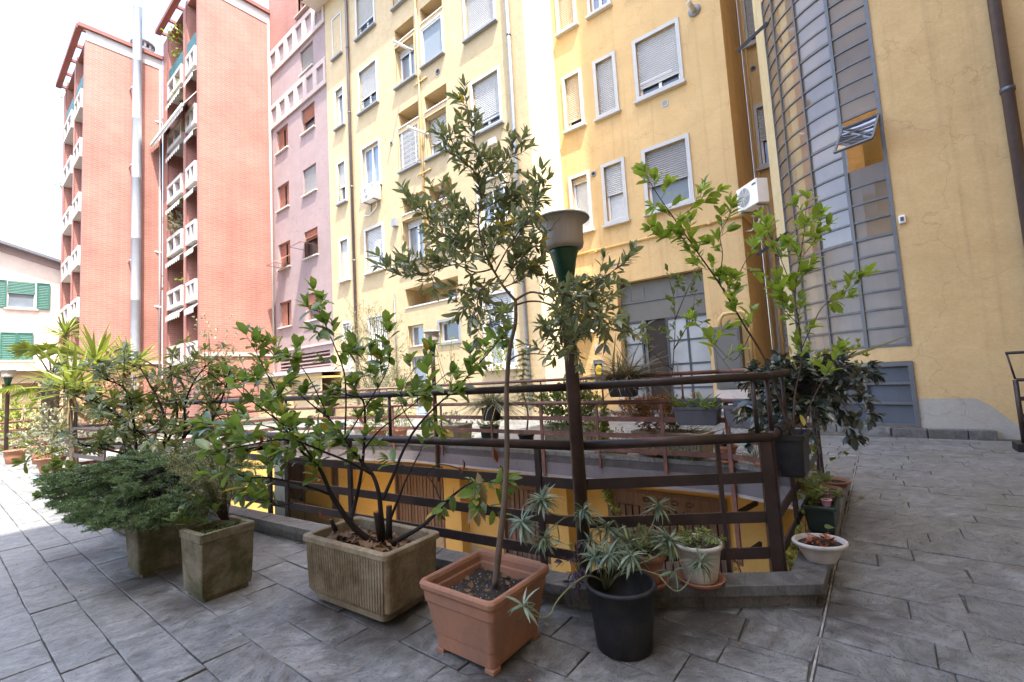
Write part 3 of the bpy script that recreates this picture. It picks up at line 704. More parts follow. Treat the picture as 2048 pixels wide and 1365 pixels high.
# venetian blind over one window, clothes airers
mb = MB()
for k in range(28):
    z = 9.06+k*0.05; zz = 0.03*math.sin(k*1.7)
    F1.box(mb, -13.10, -12.06, z+zz*0.3, z+0.016+zz*0.3, -0.02, 0.02)
vb = mb.build('venetian_blind', 'shutter_white', WR[11])
mb = MB()
for x in (-12.95, -12.2): F1.box(mb, x-0.012, x+0.012, 9.05, 10.45, 0.022, 0.03)
mb.build('ladder_tape', 'window_white', vb)
for (x, z) in ((-12.25, 13.35), (-11.62, 9.9)):
    mb = MB(); mb.tube([F1.p(x, z, -0.05), F1.p(x-0.1, z-0.02, 0.75)], 0.05, 8); mb.build('awning_roller', 'window_white', wing, True)
# air conditioner units (hang on the walls: things of their own)
def ac_unit(label, c, sd, nrm, w, h, d, base=None):
    fr = Fr(c, sd, nrm); o = thing('air_conditioner', label, 'air conditioner', tuple(c))
    fr.box(MB(), -w/2, w/2, c[2], c[2]+h, 0.05, 0.05+d).build('casing', 'ac_white', o, False, 0.012)
    fa = -w*0.14; fz = c[2]+h*0.5; r = h*0.38; P = fr.p
    m = MB(); m.add([P(fa+r*math.cos(q), fz+r*math.sin(q), d+0.056) for q in np.linspace(0, 2*math.pi, 25)[:-1]], [tuple(range(24))]); fan = m.build('fan', 'ac_dark', o)
    m = MB()
    for rr in np.linspace(r*0.25, r*1.03, 7): m.tube([P(fa+rr*math.cos(q), fz+rr*math.sin(q), d+0.064) for q in np.linspace(0, 2*math.pi, 25)], 0.0055, 4, False)
    for k in range(8): q = k*math.pi/4; m.tube([P(fa, fz, d+0.064), P(fa+r*1.03*math.cos(q), fz+r*1.03*math.sin(q), d+0.064)], 0.005, 4)
    m.build('fan_guard', 'ac_white', o, True)
    for a in (-w*0.35, w*0.35):
        m = MB(); fr.box(m, a-0.015, a+0.015, c[2]-0.04, c[2]-0.003, 0.0, d+0.05); fr.box(m, a-0.014, a+0.014, c[2]-0.3, c[2]-0.035, 0.0, 0.03); m.build('bracket', 'sill_grey', o)
    fr.box(MB(), w*0.28, w*0.46, c[2]+h*0.78, c[2]+h*0.86, d+0.052, d+0.056).build('name_plate', 'ac_dark', o)
    m = MB(); m.tube([P(w*0.3, c[2]+0.05, 0.1), P(w*0.1, c[2]-0.25, 0.06), P(-w*0.5, c[2]-0.42, 0.02), P(-w*0.9, c[2]-0.35, 0.02)], 0.018, 6); m.build('hose', 'window_white', o, True)
    return o
ac_unit('white air conditioner unit below a grey-blue window on the sunlit yellow facade', (-14.75, Y1, 8.33), (1,0,0), (0,-1,0), 0.85, 0.6, 0.32)
# --- shaded yellow wing with the entrance (facade at Y = 12)
Y2 = 12.0; F2 = FY(Y2); XC = -2.27; Z2 = 19.5
ent = thing('apartment_building', 'shaded ochre apartment block with a grey metal entrance portal at ground level', 'building', (-4.7, Y2, 0))
holes = []; W = []
k2 = dict(sill='window_stone', sw=0.1)
w1(-7.0, -6.27, 11.96, 13.7, shut=1.0, smat='shutter_tan', **k2)
w1(-5.89, -5.14, 11.94, 13.7, shut=0.1, pane='pane_blue', **k2)
w1(-4.6, -3.3, 11.94, 13.7, shut=1.0, **k2)
w1(-6.96, -6.26, 8.73, 10.52, shut=0.86, smat='shutter_tan', panes=1, **k2)
w1(-5.87, -5.13, 8.68, 10.49, shut=0.95, **k2)
w1(-4.61, -3.29, 8.68, 10.47, shut=0.82, pane='pane_dark', **k2)
w1(-6.97, -6.23, 5.45, 7.27, shut=0.08, smat='shutter_tan', panes=1, pane='curtain', **k2)
w1(-5.86, -5.11, 5.44, 7.27, shut=0.5, pane='curtain', panes=1, **k2)
w1(-4.6, -3.3, 5.44, 7.26, shut=0.58, smat='shutter_grey', pane='screen_grey', panes=1, **k2)
PT = (-5.66, -3.28, 0.0, 3.68); holes.append((*PT, 0.32))
wall(F2, XB+0.003, XC, -0.02, Z2, holes, 'wall', 'yellow_plaster', ent)
for a, b, c, d, k in W: window(F2, ent, a, b, c, d, **k)
wall(FX(XC), Y2, 14.3, -0.02, Z2, [], 'return_wall', 'yellow_plaster', ent)
pipe([(-7.1, Y2-0.045, 4.79), (XC+0.04, Y2-0.045, 4.76), (XC+0.05, 13.2, 4.76)], 0.034, 'gas_pipe', 'gas_pipe_yellow', ent)
for x in (-6.2, -5.0, -4.0, -3.0): MB().lathe((x, Y2-0.045, 4.775), [(0.03, -0.045), (0.045, -0.045), (0.045, 0.045), (0.03, 0.045)], 10).build('pipe_clip', 'gas_pipe_yellow', ent)
vent(F2, ent, -6.11, 7.1); vent(F2, ent, -3.84, 8.31, 0.085, True)
o = MB().tube([F2.p(-2.88, 10.42, 0.0), F2.p(-2.9, 10.42, 0.30), F2.p(-2.92, 10.47, 0.36)], [0.06, 0.06, 0.075], 12).build('flue_vent', 'sill_pale', ent, True)
MB().tube([F2.p(-2.88, 10.42, 0.003), F2.p(-2.88, 10.42, 0.03)], 0.16, 16).build('flue_collar', 'sill_grey', o, True)
F2.box(MB(), -4.35, -3.5, 8.93, 8.95, 0.30, 0.34).build('airer_bar', 'window_white', ent)
# entrance portal: sheet-metal head, glazed leaves, dark open leaf
por = thing('entrance_portal', 'tall grey metal entrance portal with glazed door leaves in the ochre wall', 'door', (-4.47, Y2, 0))
a0, a1 = PT[0]+0.01, PT[1]-0.01; dd = -0.24
F2.box(MB(), a0, a1, 3.12, 3.66, dd-0.05, dd).build('head_panel', 'portal_metal', por)
F2.box(MB(), a0, a1, 2.56, 3.10, dd-0.05, dd+0.004).build('lower_panel', 'portal_metal', por)
for x0, x1 in ((-5.35, -4.95), (-4.05, -3.6)): F2.ring(MB(), x0, x1, 3.14, 3.5, 0.012, dd, dd+0.012).build('inset_frame', 'steel_grid', por)
F2.box(MB(), a0, a1, 3.085, 3.125, dd, dd+0.04).build('transom', 'steel_grid', por)
def leaf(x0, x1, cols, rows):
    l = F2.ring(MB(), x0, x1, 0.03, 2.55, 0.05, dd-0.05, dd+0.01).build('door_leaf', 'door_dark', por)
    mb = MB()
    for c in range(1, cols): x = x0+(x1-x0)*c/cols; F2.box(mb, x-0.026, x+0.026, 0.08, 2.5, dd-0.04, dd+0.005)
    for r in range(1, rows): z = 0.03+2.52*r/rows; F2.box(mb, x0+0.04, x1-0.04, z-0.022, z+0.022, dd-0.042, dd+0.002)
    mb.build('glazing_bar', 'door_dark', l)
    for c in range(cols):
        for r in range(rows):
            F2.quad(MB(), x0+(x1-x0)*c/cols+0.02, x0+(x1-x0)*(c+1)/cols-0.02, 0.05+2.5*r/rows, 0.03+2.5*(r+1)/rows, dd-0.02).build('pane', 'door_pane', l)
    return l
l1 = leaf(a0, -5.08, 1, 4); l2 = leaf(-4.42, a1, 2, 4)
MB().hexa([(-5.06, Y2+0.26, 0.03), (-4.98, Y2+0.26, 0.03), (-4.88, Y2+1.0, 0.03), (-4.96, Y2+1.0, 0.03), (-5.06, Y2+0.26, 2.55), (-4.98, Y2+0.26, 2.55), (-4.88, Y2+1.0, 2.55), (-4.96, Y2+1.0, 2.55)]).build('open_leaf', 'steel_grid', por)
F2.quad(MB(), -5.08, -4.42, 0.0, 2.56, dd-0.06).build('passage_shade_sheet', 'passage_shade', por)  # flat sheet; the darkness of the open passage is put into its colour
for x, l in ((-4.28, l2), (-5.18, l1)):
    MB().tube([F2.p(x, 0.75, dd+0.01), F2.p(x, 0.75, dd+0.07), F2.p(x, 1.32, dd+0.07), F2.p(x+0.05, 1.37, dd+0.07), F2.p(x+0.1, 1.32, dd+0.07), F2.p(x+0.1, 0.75, dd+0.07), F2.p(x+0.1, 0.75, dd+0.01)], 0.012, 6).build('pull_handle', 'steel_grid', l, True)
for x0 in (PT[0]-0.2, PT[1]+0.003): F2.box(MB(), x0, x0+0.197, 0.0, 0.42, 0.004, 0.06).build('jamb_stone', 'grey_base_plaster', por)
# small fittings by the entrance
F2.box(MB(), -7.1, -6.42, 2.38, 2.44, 0.004, 0.42).build('porch_shelf', 'window_white', ent)
for lab, cat, nm, r_, m_ in (('small pink notice fixed to the ochre wall left of the portal', 'notice', 'wall_notice', (-6.48, -6.27, 1.76, 1.98), 'letter_pink'),):
    o = tag(F2.box(MB(), *r_, 0.003, 0.015).build(nm, m_, None), lab, cat)
    F2.box(MB(), -6.42, -6.34, 1.86, 1.94, 0.016, 0.018).build('pictogram', 'window_white', o)
    F2.box(MB(), -6.45, -6.30, 1.79, 1.81, 0.016, 0.018).build('text_line', 'window_white', o)
hy = thing('hose_cabinet', 'dark framed wall cabinet with a yellow disc beside the portal', 'cabinet', (-6.4, Y2, 1.07))
F2.ring(MB(), -6.56, -6.24, 1.07, 1.56, 0.02, 0.003, 0.06).build('frame', 'sill_grey', hy); F2.quad(MB(), -6.54, -6.26, 1.09, 1.54, 0.02).build('back', 'plain_black', hy)
MB().add([F2.p(-6.4+0.115*math.cos(q), 1.26+0.15*math.sin(q), 0.03) for q in np.linspace(0, 2*math.pi, 21)[:-1]], [tuple(range(20))]).build('disc', 'sign_yellow', hy)
F2.box(MB(), -6.53, -6.27, 1.44, 1.53, 0.022, 0.03).build('label_strip', 'sill_grey', hy)
ic = thing('intercom', 'small black intercom box on the wall left of the portal', 'intercom', (-7.05, Y2, 1.14))
F2.box(MB(), -7.12, -6.96, 1.15, 1.45, 0.003, 0.08).build('box', 'ac_dark', ic, False, 0.01); F2.box(MB(), -7.08, -7.0, 1.34, 1.40, 0.081, 0.09).build('speaker', 'plain_black', ic); F2.box(MB(), -7.06, -7.02, 1.2, 1.24, 0.081, 0.088).build('button', 'window_white', ic)
# low step along the entrance wall
st = thing('entrance_step', 'grey stone step along the foot of the shaded ochre wall', 'step', (-4.7, 11.7, 0))
for k in range(8):
    x0 = -7.15+k*0.61; MB().box(x0+0.003, x0+0.607, 11.62, 11.995, -0.02, 0.09).build('step_stone', 'kerb_stone', st, False, 0.005)
# grey meter cabinet with a yellow pipe to the right of the portal
mc = thing('meter_cabinet', 'tall grey gas meter cabinet with yellow pipe right of the portal', 'cabinet', (-2.8, 11.9, 0))
F2.box(MB(), -3.12, -2.5, 0.62, 2.12, 0.004, 0.3).build('casing', 'portal_metal', mc, False, 0.01)
F2.ring(MB(), -3.08, -2.54, 0.68, 2.06, 0.02, 0.301, 0.312).build('door', 'portal_metal', mc)
pipe([F2.p(-2.72, 0.615, 0.15), F2.p(-2.72, 0.35, 0.15), F2.p(-2.6, 0.2, 0.15), F2.p(-2.6, 0.0, 0.15)], 0.035, 'yellow_pipe', 'sign_yellow', mc)
pipe([F2.p(-2.95, 2.12, 0.15), F2.p(-2.95, 2.3, 0.15), F2.p(-2.85, 2.42, 0.15), F2.p(-2.45, 2.44, 0.15), F2.p(-2.33, 2.36, 0.15), F2.p(-2.33, 1.2, 0.10)], 0.05, 'bent_pipe', 'gas_pipe_yellow', mc)
MB().box(-3.15, -2.45, 11.72, 11.99, 0.0, 0.6).build('plinth', 'cream_house_plaster', mc)
# --- recessed bay beyond (Y = 14.3)
Y3 = 14.3; F3 = FY(Y3); bay = thing('apartment_building', 'narrow recessed ochre bay with roller shutters between entrance block and stair tower', 'building', (-1.6, Y3, 0))
holes = []; W = []
w1(-2.16, -1.2, 10.3, 12.15, shut=0.86, **k2); w1(-2.14, -1.2, 6.65, 8.5, shut=0.55, **k2); w1(-2.14, -1.2, 1.5, 4.25, shut=1.0, **k2)
wall(F3, XC+0.003, -0.2, -0.02, Z2, holes, 'wall', 'yellow_plaster', bay)
for a, b, c, d, k in W: window(F3, bay, a, b, c, d, **k)
vent(F3, bay, -2.02, 9.6, 0.06); pipe([(XC+0.12, Y3-0.06, 0.2), (XC+0.12, Y3-0.06, Z2)], 0.035, 'thin_pipe', 'gas_pipe_yellow', bay)
pipe([(XC+0.28, 14.1, 0.0), (XC+0.28, 14.1, 4.2)], 0.05, 'stack_pipe', 'gas_pipe_yellow', bay)
ac_unit('white air conditioner unit with round fan beside the stair tower glazing', tuple(at(1522, 416, 10.6)), (0.72, -0.69, 0), (-0.69, -0.72, 0), 0.74, 0.56, 0.28)
# --- curved stair tower
TC = (0.70, 10.90); TR = 2.0; ZTT = 27.0
tower = thing('stair_tower', 'curved ochre stair tower with a tall steel grid window', 'tower', (0.3, 9.0, 0))
def tp(th, z, d=0.0): a = math.radians(th); return Vector((TC[0]-(TR+d)*math.sin(a), TC[1]-(TR+d)*math.cos(a), z))
TH = [69.0, 56.6, 40.7, 24.5, 9.6]; ZG0, DZ = 1.34, 0.2835; NR = 25; ZG1 = ZG0+DZ*NR
def tgrid(th0, th1, z0, z1, d, mb, k=None):
    k = k or max(1, int(abs(th1-th0)/4)); 
    for i in range(k):
        a, b = th0+(th1-th0)*i/k, th0+(th1-th0)*(i+1)/k; mb.quad(tp(a, z0, d), tp(b, z0, d), tp(b, z1, d), tp(a, z1, d))
    return mb
mb = MB()
tgrid(69, 9.6, 1.10, ZG0, 0, mb); tgrid(69, 9.6, ZG1, ZTT, 0, mb); tgrid(9.6, 0, -0.05, ZTT, 0, mb)
mb.quad((0.70, 8.90, -0.2), (3.4, 8.90, -0.2), (3.4, 8.90, ZTT), (0.70, 8.90, ZTT))
mb.build('curved_wall', 'yellow_plaster', tower, True)
mb = MB(); tgrid(69, 62, -0.05, 1.10, 0, mb); tgrid(62, 9.6, -0.05, 0.12, 0.0, mb); mb.build('low_wall', 'yellow_plaster', tower, True)
mb = MB()
for i in range(4): tgrid(9.6-9.6*i/4, 9.6-9.6*(i+1)/4, -0.05, 0.54, 0.006, mb, 1)
for i in range(8):
    x0, x1 = 0.70+i*0.14, 0.70+(i+1)*0.14; h0, h1 = [0.54 if x < 1.02 else max(0.02, 0.54-(x-1.02)*1.15) for x in (x0, x1)]
    mb.quad((x0, 8.894, -0.1), (x1, 8.894, -0.1), (x1, 8.894, h1), (x0, 8.894, h0))
mb.build('grey_base', 'grey_base_plaster', tower)
# pale pilaster at the left end of the glazing and the side wall behind it
p0, p1 = tp(69, 0), tp(69, 0, 0.0)
dr = Vector((-math.sin(math.radians(69)), -math.cos(math.radians(69)), 0)); tg = Vector((-math.cos(math.radians(69)), math.sin(math.radians(69)), 0))
q0, q1 = p0+dr*0.02, p0+dr*0.02+tg*0.62
mb = MB(); mb.hexa([tuple(q0), tuple(q0-dr*0.3), tuple(q1-dr*0.3), tuple(q1), *[tuple(v+Vector((0,0,ZTT))) for v in (q0, q0-dr*0.3, q1-dr*0.3, q1)]]); mb.build('pilaster', 'pale_pilaster', tower)
mb = MB(); e = q1-dr*0.28; mb.quad((e.x, e.y, 0), (e.x+0.2, 14.3, 0), (e.x+0.2, 14.3, ZTT), (e.x, e.y, ZTT)); mb.build('side_wall', 'yellow_plaster', tower)
# glazing: each pane its own piece
gl = MB()
for th in TH: a, b = tp(th, ZG0), tp(th, ZG1); gl.bar(tp(th, ZG0-0.02, -0.005), tp(th, ZG1+0.02, -0.005), 0.05 if th in (TH[3], TH[0], TH[4]) else 0.032, 0.05, up=tuple(tp(th, 0, 1)-tp(th, 0)))
frame = gl.build('window_grid', 'steel_grid', tower)
for r in range(NR+1):
    z = ZG0+DZ*r; mb = MB()
    for i in range(4):
        k = 3
        for j in range(k):
            t0, t1 = TH[i]+(TH[i+1]-TH[i])*j/k, TH[i]+(TH[i+1]-TH[i])*(j+1)/k
            if i == 3 and r in (10, 11, 12): continue
            mb.bar(tp(t0, z, -0.01), tp(t1, z, -0.01), 0.036, 0.03 if r % 6 else 0.045)
    mb.build('transom', 'steel_grid', frame)
rp = random.Random(4)
for i in range(4):
    for r in range(NR):
        if i == 3 and r in (10, 11, 12): continue
        m = 'stair_pane_ribbed' if r < 6 else ('stair_pane_brown' if i in (0, 3) else 'stair_pane_clear')
        mb = MB(); tgrid(TH[i]-0.3, TH[i+1]+0.3, ZG0+DZ*r+0.005, ZG0+DZ*(r+1)-0.005, -0.012+rp.uniform(-0.004, 0.004), mb, 3)
        mb.build('pane', m, frame)
# projecting top-hung light and the opening behind it
zt = ZG0+DZ*12.6; cL, cR = tp(TH[3]-0.4, zt, 0.0), tp(TH[4]+0.4, zt, 0.0); od = Vector((-math.sin(math.radians(17)), -math.cos(math.radians(17)), 0))
bL, bR = cL+od*0.42+Vector((0,0,-0.50)), cR+od*0.42+Vector((0,0,-0.50))
up_ = (bL-cL).cross(cR-cL).normalized()
mb = MB(); mb.bar(cL, bL, 0.03, 0.03, up=up_); mb.bar(cR, bR, 0.03, 0.03, up=up_); mb.bar(cL, cR, 0.03, 0.03, up=up_); mb.bar(bL, bR, 0.035, 0.035, up=up_)
for t in (0.34, 0.67): mb.bar(cL.lerp(bL, t), cR.lerp(bR, t), 0.02, 0.02, up=up_)
vl = mb.build('open_light', 'steel_grid', frame); MB().quad(cL, cR, bR, bL).build('open_light_pane', 'stair_pane_brown', vl)
mb = MB(); tgrid(TH[3], TH[4], ZG0+DZ*9.8, ZG0+DZ*13.2, -0.6, mb); mb.build('stairwell_wall', 'pit_yellow', tower)
for s_, z_, th0 in ((1, ZG0+DZ*8.2, 69.0), (1, ZG0+DZ*23.0, 66.0)):      # stay arm of the lower left light
    a = tp(th0-3, z_, 0.0); b = tp(th0+1, z_-0.35, 0.55); mb = MB(); mb.bar(a, b, 0.025, 0.06); mb.build('stay_arm', 'plain_black', frame)
# basement window
bz0, bz1 = 0.13, 1.09
bmul = [MB().bar(tp(th, bz0, 0.01), tp(th, bz1, 0.01), 0.06, 0.05, up=tuple(tp(th, 0, 1)-tp(th, 0))) for th in (62, 46, 27.0, 10.0)]
bwin = bmul[0].build('basement_window', 'steel_grid', tower)
for m_ in bmul[1:]: m_.build('mullion', 'steel_grid', bwin)
for z, h in ((bz0+0.02, 0.04), (0.47, 0.035), (0.77, 0.035), (bz1-0.03, 0.07)):
    mb = MB()
    for k in range(13): t0, t1 = 62-52*k/13, 62-52*(k+1)/13; mb.bar(tp(t0, z, 0.005), tp(t1, z, 0.005), 0.04, h)
    mb.build('transom', 'steel_grid', bwin)
for t0, t1 in ((62, 46), (46, 27), (27, 10)):
    for z0, z1 in ((bz0+0.03, 0.46), (0.48, 0.76), (0.78, bz1-0.05)):
        mb = MB(); tgrid(t0-0.6, t1+0.6, z0, z1, -0.03, mb); mb.build('pane', 'basement_pane', bwin)
# kerb stones at its foot
ks = thing('tower_kerb', 'curved grey stone kerb at the foot of the stair tower', 'kerb', (0.2, 8.8, 0))
edges = [74, 62, 50, 39, 29, 18, 7, -4]
for t0, t1 in zip(edges[:-1], edges[1:]):
    P_ = [tp(t0-.3, 0, .16), tp(t1+.3, 0, .16), tp(t1+.3, 0, .0), tp(t0-.3, 0, .0)]
    MB().hexa([(p.x, p.y, -0.03) for p in P_]+[(p.x, p.y, 0.115) for p in P_]).build('kerb_stone', 'kerb_stone', ks, False, 0.006)
MB().box(0.85, 1.12, 8.74, 8.898, -0.03, 0.115).build('kerb_stone', 'kerb_stone', ks, False, 0.006)
downpipe(tower, 1.67, 8.80, 0.0, ZTT, 0.065, 'downpipe_brown', (2.0, 4.63, 7.4))
MB().box(1.62, 1.72, 8.86, 8.899, 4.6, 4.66).build('pipe_bracket', 'gutter_grey', tower)
sn = thing('door_sensor', 'small white sensor box on the stair tower wall beside the glazing', 'sensor', (0.46, 8.9, 3.15))
MB().box(0.42, 0.50, 8.86, 8.925, 3.14, 3.26).build('casing', 'ac_white', sn, False, 0.012); MB().box(0.44, 0.48, 8.853, 8.859, 3.17, 3.23).build('lens', 'ac_dark', sn)
pipe([(0.45, 8.92, 3.14), (0.41, 8.915, 3.07), (0.36, 8.94, 3.05)], 0.004, 'cable', 'window_white', sn, 5)
MB().box(-0.9, 3.3, 11.5, 15.0, 0, ZTT-0.05).build('core', 'yellow_plaster', tower)
# --- right wing of the court, beside and behind the camera (it throws the shade over the foreground)
rw = thing('apartment_building', 'ochre courtyard wing along the right side, mostly outside the picture', 'building', (8, -4, 0))
holes = []; W = []
FXR = Fr((2.55, 0, 0), (0, 1, 0), (-1, 0, 0))
for zf in (4.7, 8.0, 11.3, 14.6, 17.9):
    for yy in (-11, -8, -5, -2, 1, 4, 6.6): W.append((yy, yy+1.3, zf, zf+1.8))
wall(FXR, -14.0, 8.895, -0.2, 21.8, [hole(*q) for q in W], 'wall', 'yellow_plaster', rw)
for q in W: window(FXR, rw, *q, shut=rp.choice((0.3, 0.6, 1.0)))
MB().box(2.75, 12, -14, 8.6, -0.2, 21.7).build('core', 'yellow_plaster', rw)
MB().box(1.95, 2.54, 8.0, 8.45, 4.05, 4.35).build('bracket_box', 'downpipe_zinc', rw); MB().box(1.9, 2.54, 8.0, 8.4, 5.1, 5.14).build('ledge', 'sill_grey', rw)
bk = thing('apartment_building', 'ochre block closing the court behind the viewpoint, seen only in reflections', 'building', (-12, -20, 0))
FB = Fr((0, -20.0, 0), (1, 0, 0), (0, 1, 0)); W = []
for zf in (1.2, 4.7, 8.0, 11.3):
    for xx in range(-20, 1, 3): W.append((xx+0.4, xx+1.7, zf, zf+1.8))
wall(FB, -22, 2.5, -0.2, 13.5, [hole(*q) for q in W], 'wall', 'yellow_plaster', bk)
for q in W: window(FB, bk, *q, shut=rp.choice((0.3, 0.6, 1.0)))
MB().box(-22, 2.5, -26, -20.2, -0.2, 13.4).build('core', 'yellow_plaster', bk)
# --- pink building
YP = 10.44; FP = FY(YP); pk = thing('apartment_building', 'mauve pink apartment block with white panelled bands and brown shutters', 'building', (-21, YP, 0))
XP0, XP1 = -23.71, XA-0.003
holes = []; W = []
rows = [(16.33, 17.55), (13.33, 14.56), (10.3, 11.58), (7.28, 8.56), (4.33, 5.58)]
cols = [(-23.2, -21.95), (-20.52, -19.3)]
PW = []
for i, (z0, z1) in enumerate(rows):
    for j, (a, b) in enumerate(cols):
        if i == 0 and j == 0: continue
        PW.append((i, j, a, b, z0, z1)); holes.append((a, b, z0, z1, 0.2))
UP = (-20.6, -19.2, 19.35, 20.9); holes.append((*UP, 0.3))
VT = (-23.25, -18.5, 2.15, 2.85); holes.append((*VT, 0.35))
wall(FP, XP0, XP1, -0.02, 22.2, holes, 'wall', 'pink_plaster', pk)
for i, j, a, b, z0, z1 in PW:
    w_ = FP.ring(MB(), a, b, z0, z1, 0.05, -0.19, -0.12).build('window', 'shutter_brown', pk)
    FP.box(MB(), a-0.06, b+0.06, z0-0.06, z0-0.003, -0.02, 0.10).build('sill', 'sill_pale', w_)
    FP.quad(MB(), a+0.04, b-0.04, z0+0.04, z1-0.04, -0.185).build('pane', 'pane_dark', w_)
    if j == 0:
        for x0, x1 in ((a+0.05, a+(b-a)*0.48), (a+(b-a)*0.62, b-0.05)): slats(FP, x0, x1, z0+0.05, z1-0.05, -0.14, 0.06).build('shutter_leaf', 'shutter_brown', w_)
    else:
        f = {0: 1.0, 1: 0.52, 2: 1.0, 3: 0.35, 4: 0.4}[i]
        slats(FP, a+0.02, b-0.02, z1-(z1-z0)*f, z1-0.01, -0.10, 0.06).build('roller_shutter', 'shutter_grey' if i in (0, 2) else 'shutter_brown', w_)
    if i == 3:
        za = z0+(0.75 if j else 0.45)*(z1-z0); mb = MB(); P = FP.p; m0, m1 = (a+0.05, b-0.03) if j else (a+0.35, b-0.03)
        mb.hexa([P(m0,za,-0.05),P(m1,za,-0.05),P(m1,za-0.55,0.75),P(m0,za-0.55,0.75),P(m0,za+0.02,-0.05),P(m1,za+0.02,-0.05),P(m1,za-0.53,0.77),P(m0,za-0.53,0.77)]); aw = mb.build('propped_shutter', 'shutter_brown', w_)
        mb = MB()
        for x in (m0+0.03, m1-0.03): mb.tube([P(x, za-0.55, 0.0), P(x, za-0.54, 0.75)], 0.012, 5)
        mb.build('stay_bar', 'gutter_grey', aw)
for z0, z1 in ((17.75, 19.1), (14.82, 16.1)):
    k = 6; w = (XP1-XP0)/k; mb = MB(); FP.box(mb, XP0, XP1, z0, z0+0.22, 0.0, 0.10); FP.box(mb, XP0, XP1, z1-0.24, z1, 0.0, 0.10)
    for q in range(k+1): x = XP0+w*q; FP.box(mb, max(XP0, x-0.17), min(XP1, x+0.17), z0+0.22, z1-0.24, 0.0, 0.10)
    bd = mb.build('panel_band', 'white_band', pk)
    for q in range(k): FP.quad(MB(), XP0+w*q+0.17, XP0+w*(q+1)-0.17, z0+0.22, z1-0.24, 0.012).build('panel', 'pink_plaster', bd)
wall(FP, XP0, XP1, 19.1, 23.6, [(*UP, 0.3)], 'attic_wall', 'brick', pk).location.y -= 0.05
uw = FP.ring(MB(), *UP, 0.06, -0.2, -0.1).build('window', 'shutter_brown', pk); FP.quad(MB(), *UP, -0.22).build('pane', 'pane_dark', uw); FP.box(MB(), UP[0]-.1, UP[1]+.1, 19.28, 19.345, 0, 0.2).build('sill', 'white_band', uw)
for k in range(4): FP.box(MB(), VT[0], VT[1], 2.2+0.17*k, 2.26+0.17*k, -0.2, -0.02).build('louvre', 'pink_plaster', pk)
FP.box(MB(), XP0, XP1, 3.1, 3.2, 0.0, 0.08).build('string_course', 'white_band', pk)
# --- low yellow annex in front of pink block and towers
an = thing('garage_annex', 'low cream and yellow annex with a stone ledge under the pink block', 'annex', (-21, 9.6, 0))
wall(FY(9.6), -24.5, -17.7, -0.02, 1.86, [(-22.8, -21.2, 0, 1.5, .15), (-20.4, -18.8, 0, 1.5, .15)], 'wall', 'yellow_plaster_pale', an)
MB().box(-24.6, -17.6, 9.45, 10.43, 1.865, 2.02).build('ledge', 'concrete_white', an)
MB().box(-24.6, -17.6, 9.58, 10.43, 1.62, 1.70).build('yellow_band', 'pit_yellow', an)
# --- brick towers
def balcony(par, fr, a0, a1, z, depth=0.95, h=0.98, aw=0, screen=False):
    b = fr.box(MB(), a0, a1, z, z+0.20, -depth, 0.10).build('balcony', 'concrete_white', par)
    fr.box(MB(), a0, a1, z+h-0.17, z+h, -0.10, 0.10).build('top_beam', 'concrete_white', b)
    for t in (0.0, 0.5, 1.0):
        x = a0+(a1-a0-0.2)*t; fr.box(MB(), x, x+0.2, z+0.203, z+h-0.173, -0.09, 0.09).build('post', 'concrete_white', b)
    if screen:
        fr.box(MB(), a0+0.03, a1-0.03, z+h+0.003, z+h+0.72, 0.0, 0.02).build('screen', 'shutter_green_light', b)
    if aw:
        P = fr.p; k = 7; mb = MB()
        zt, d0, d1, dz = z-0.06, -0.12, 0.16, 0.30
        mb.hexa([P(a0,zt-0.02,d0),P(a1,zt-0.02,d0),P(a1,zt-dz-.02,d1),P(a0,zt-dz-.02,d1),P(a0,zt,d0),P(a1,zt,d0),P(a1,zt-dz,d1),P(a0,zt-dz,d1)])
        w = (a1-a0)/k
        for q in range(k): mb.add([P(a0+w*q,zt-dz,d1), P(a0+w*(q+1),zt-dz,d1), P(a0+w*(q+0.85),zt-dz-.2,d1), P(a0+w*(q+0.5),zt-dz-.26,d1), P(a0+w*(q+.15),zt-dz-.2,d1)], [(0,1,2,3,4)])
        mb.build('awning', 'awning_cloth', b)
    return b
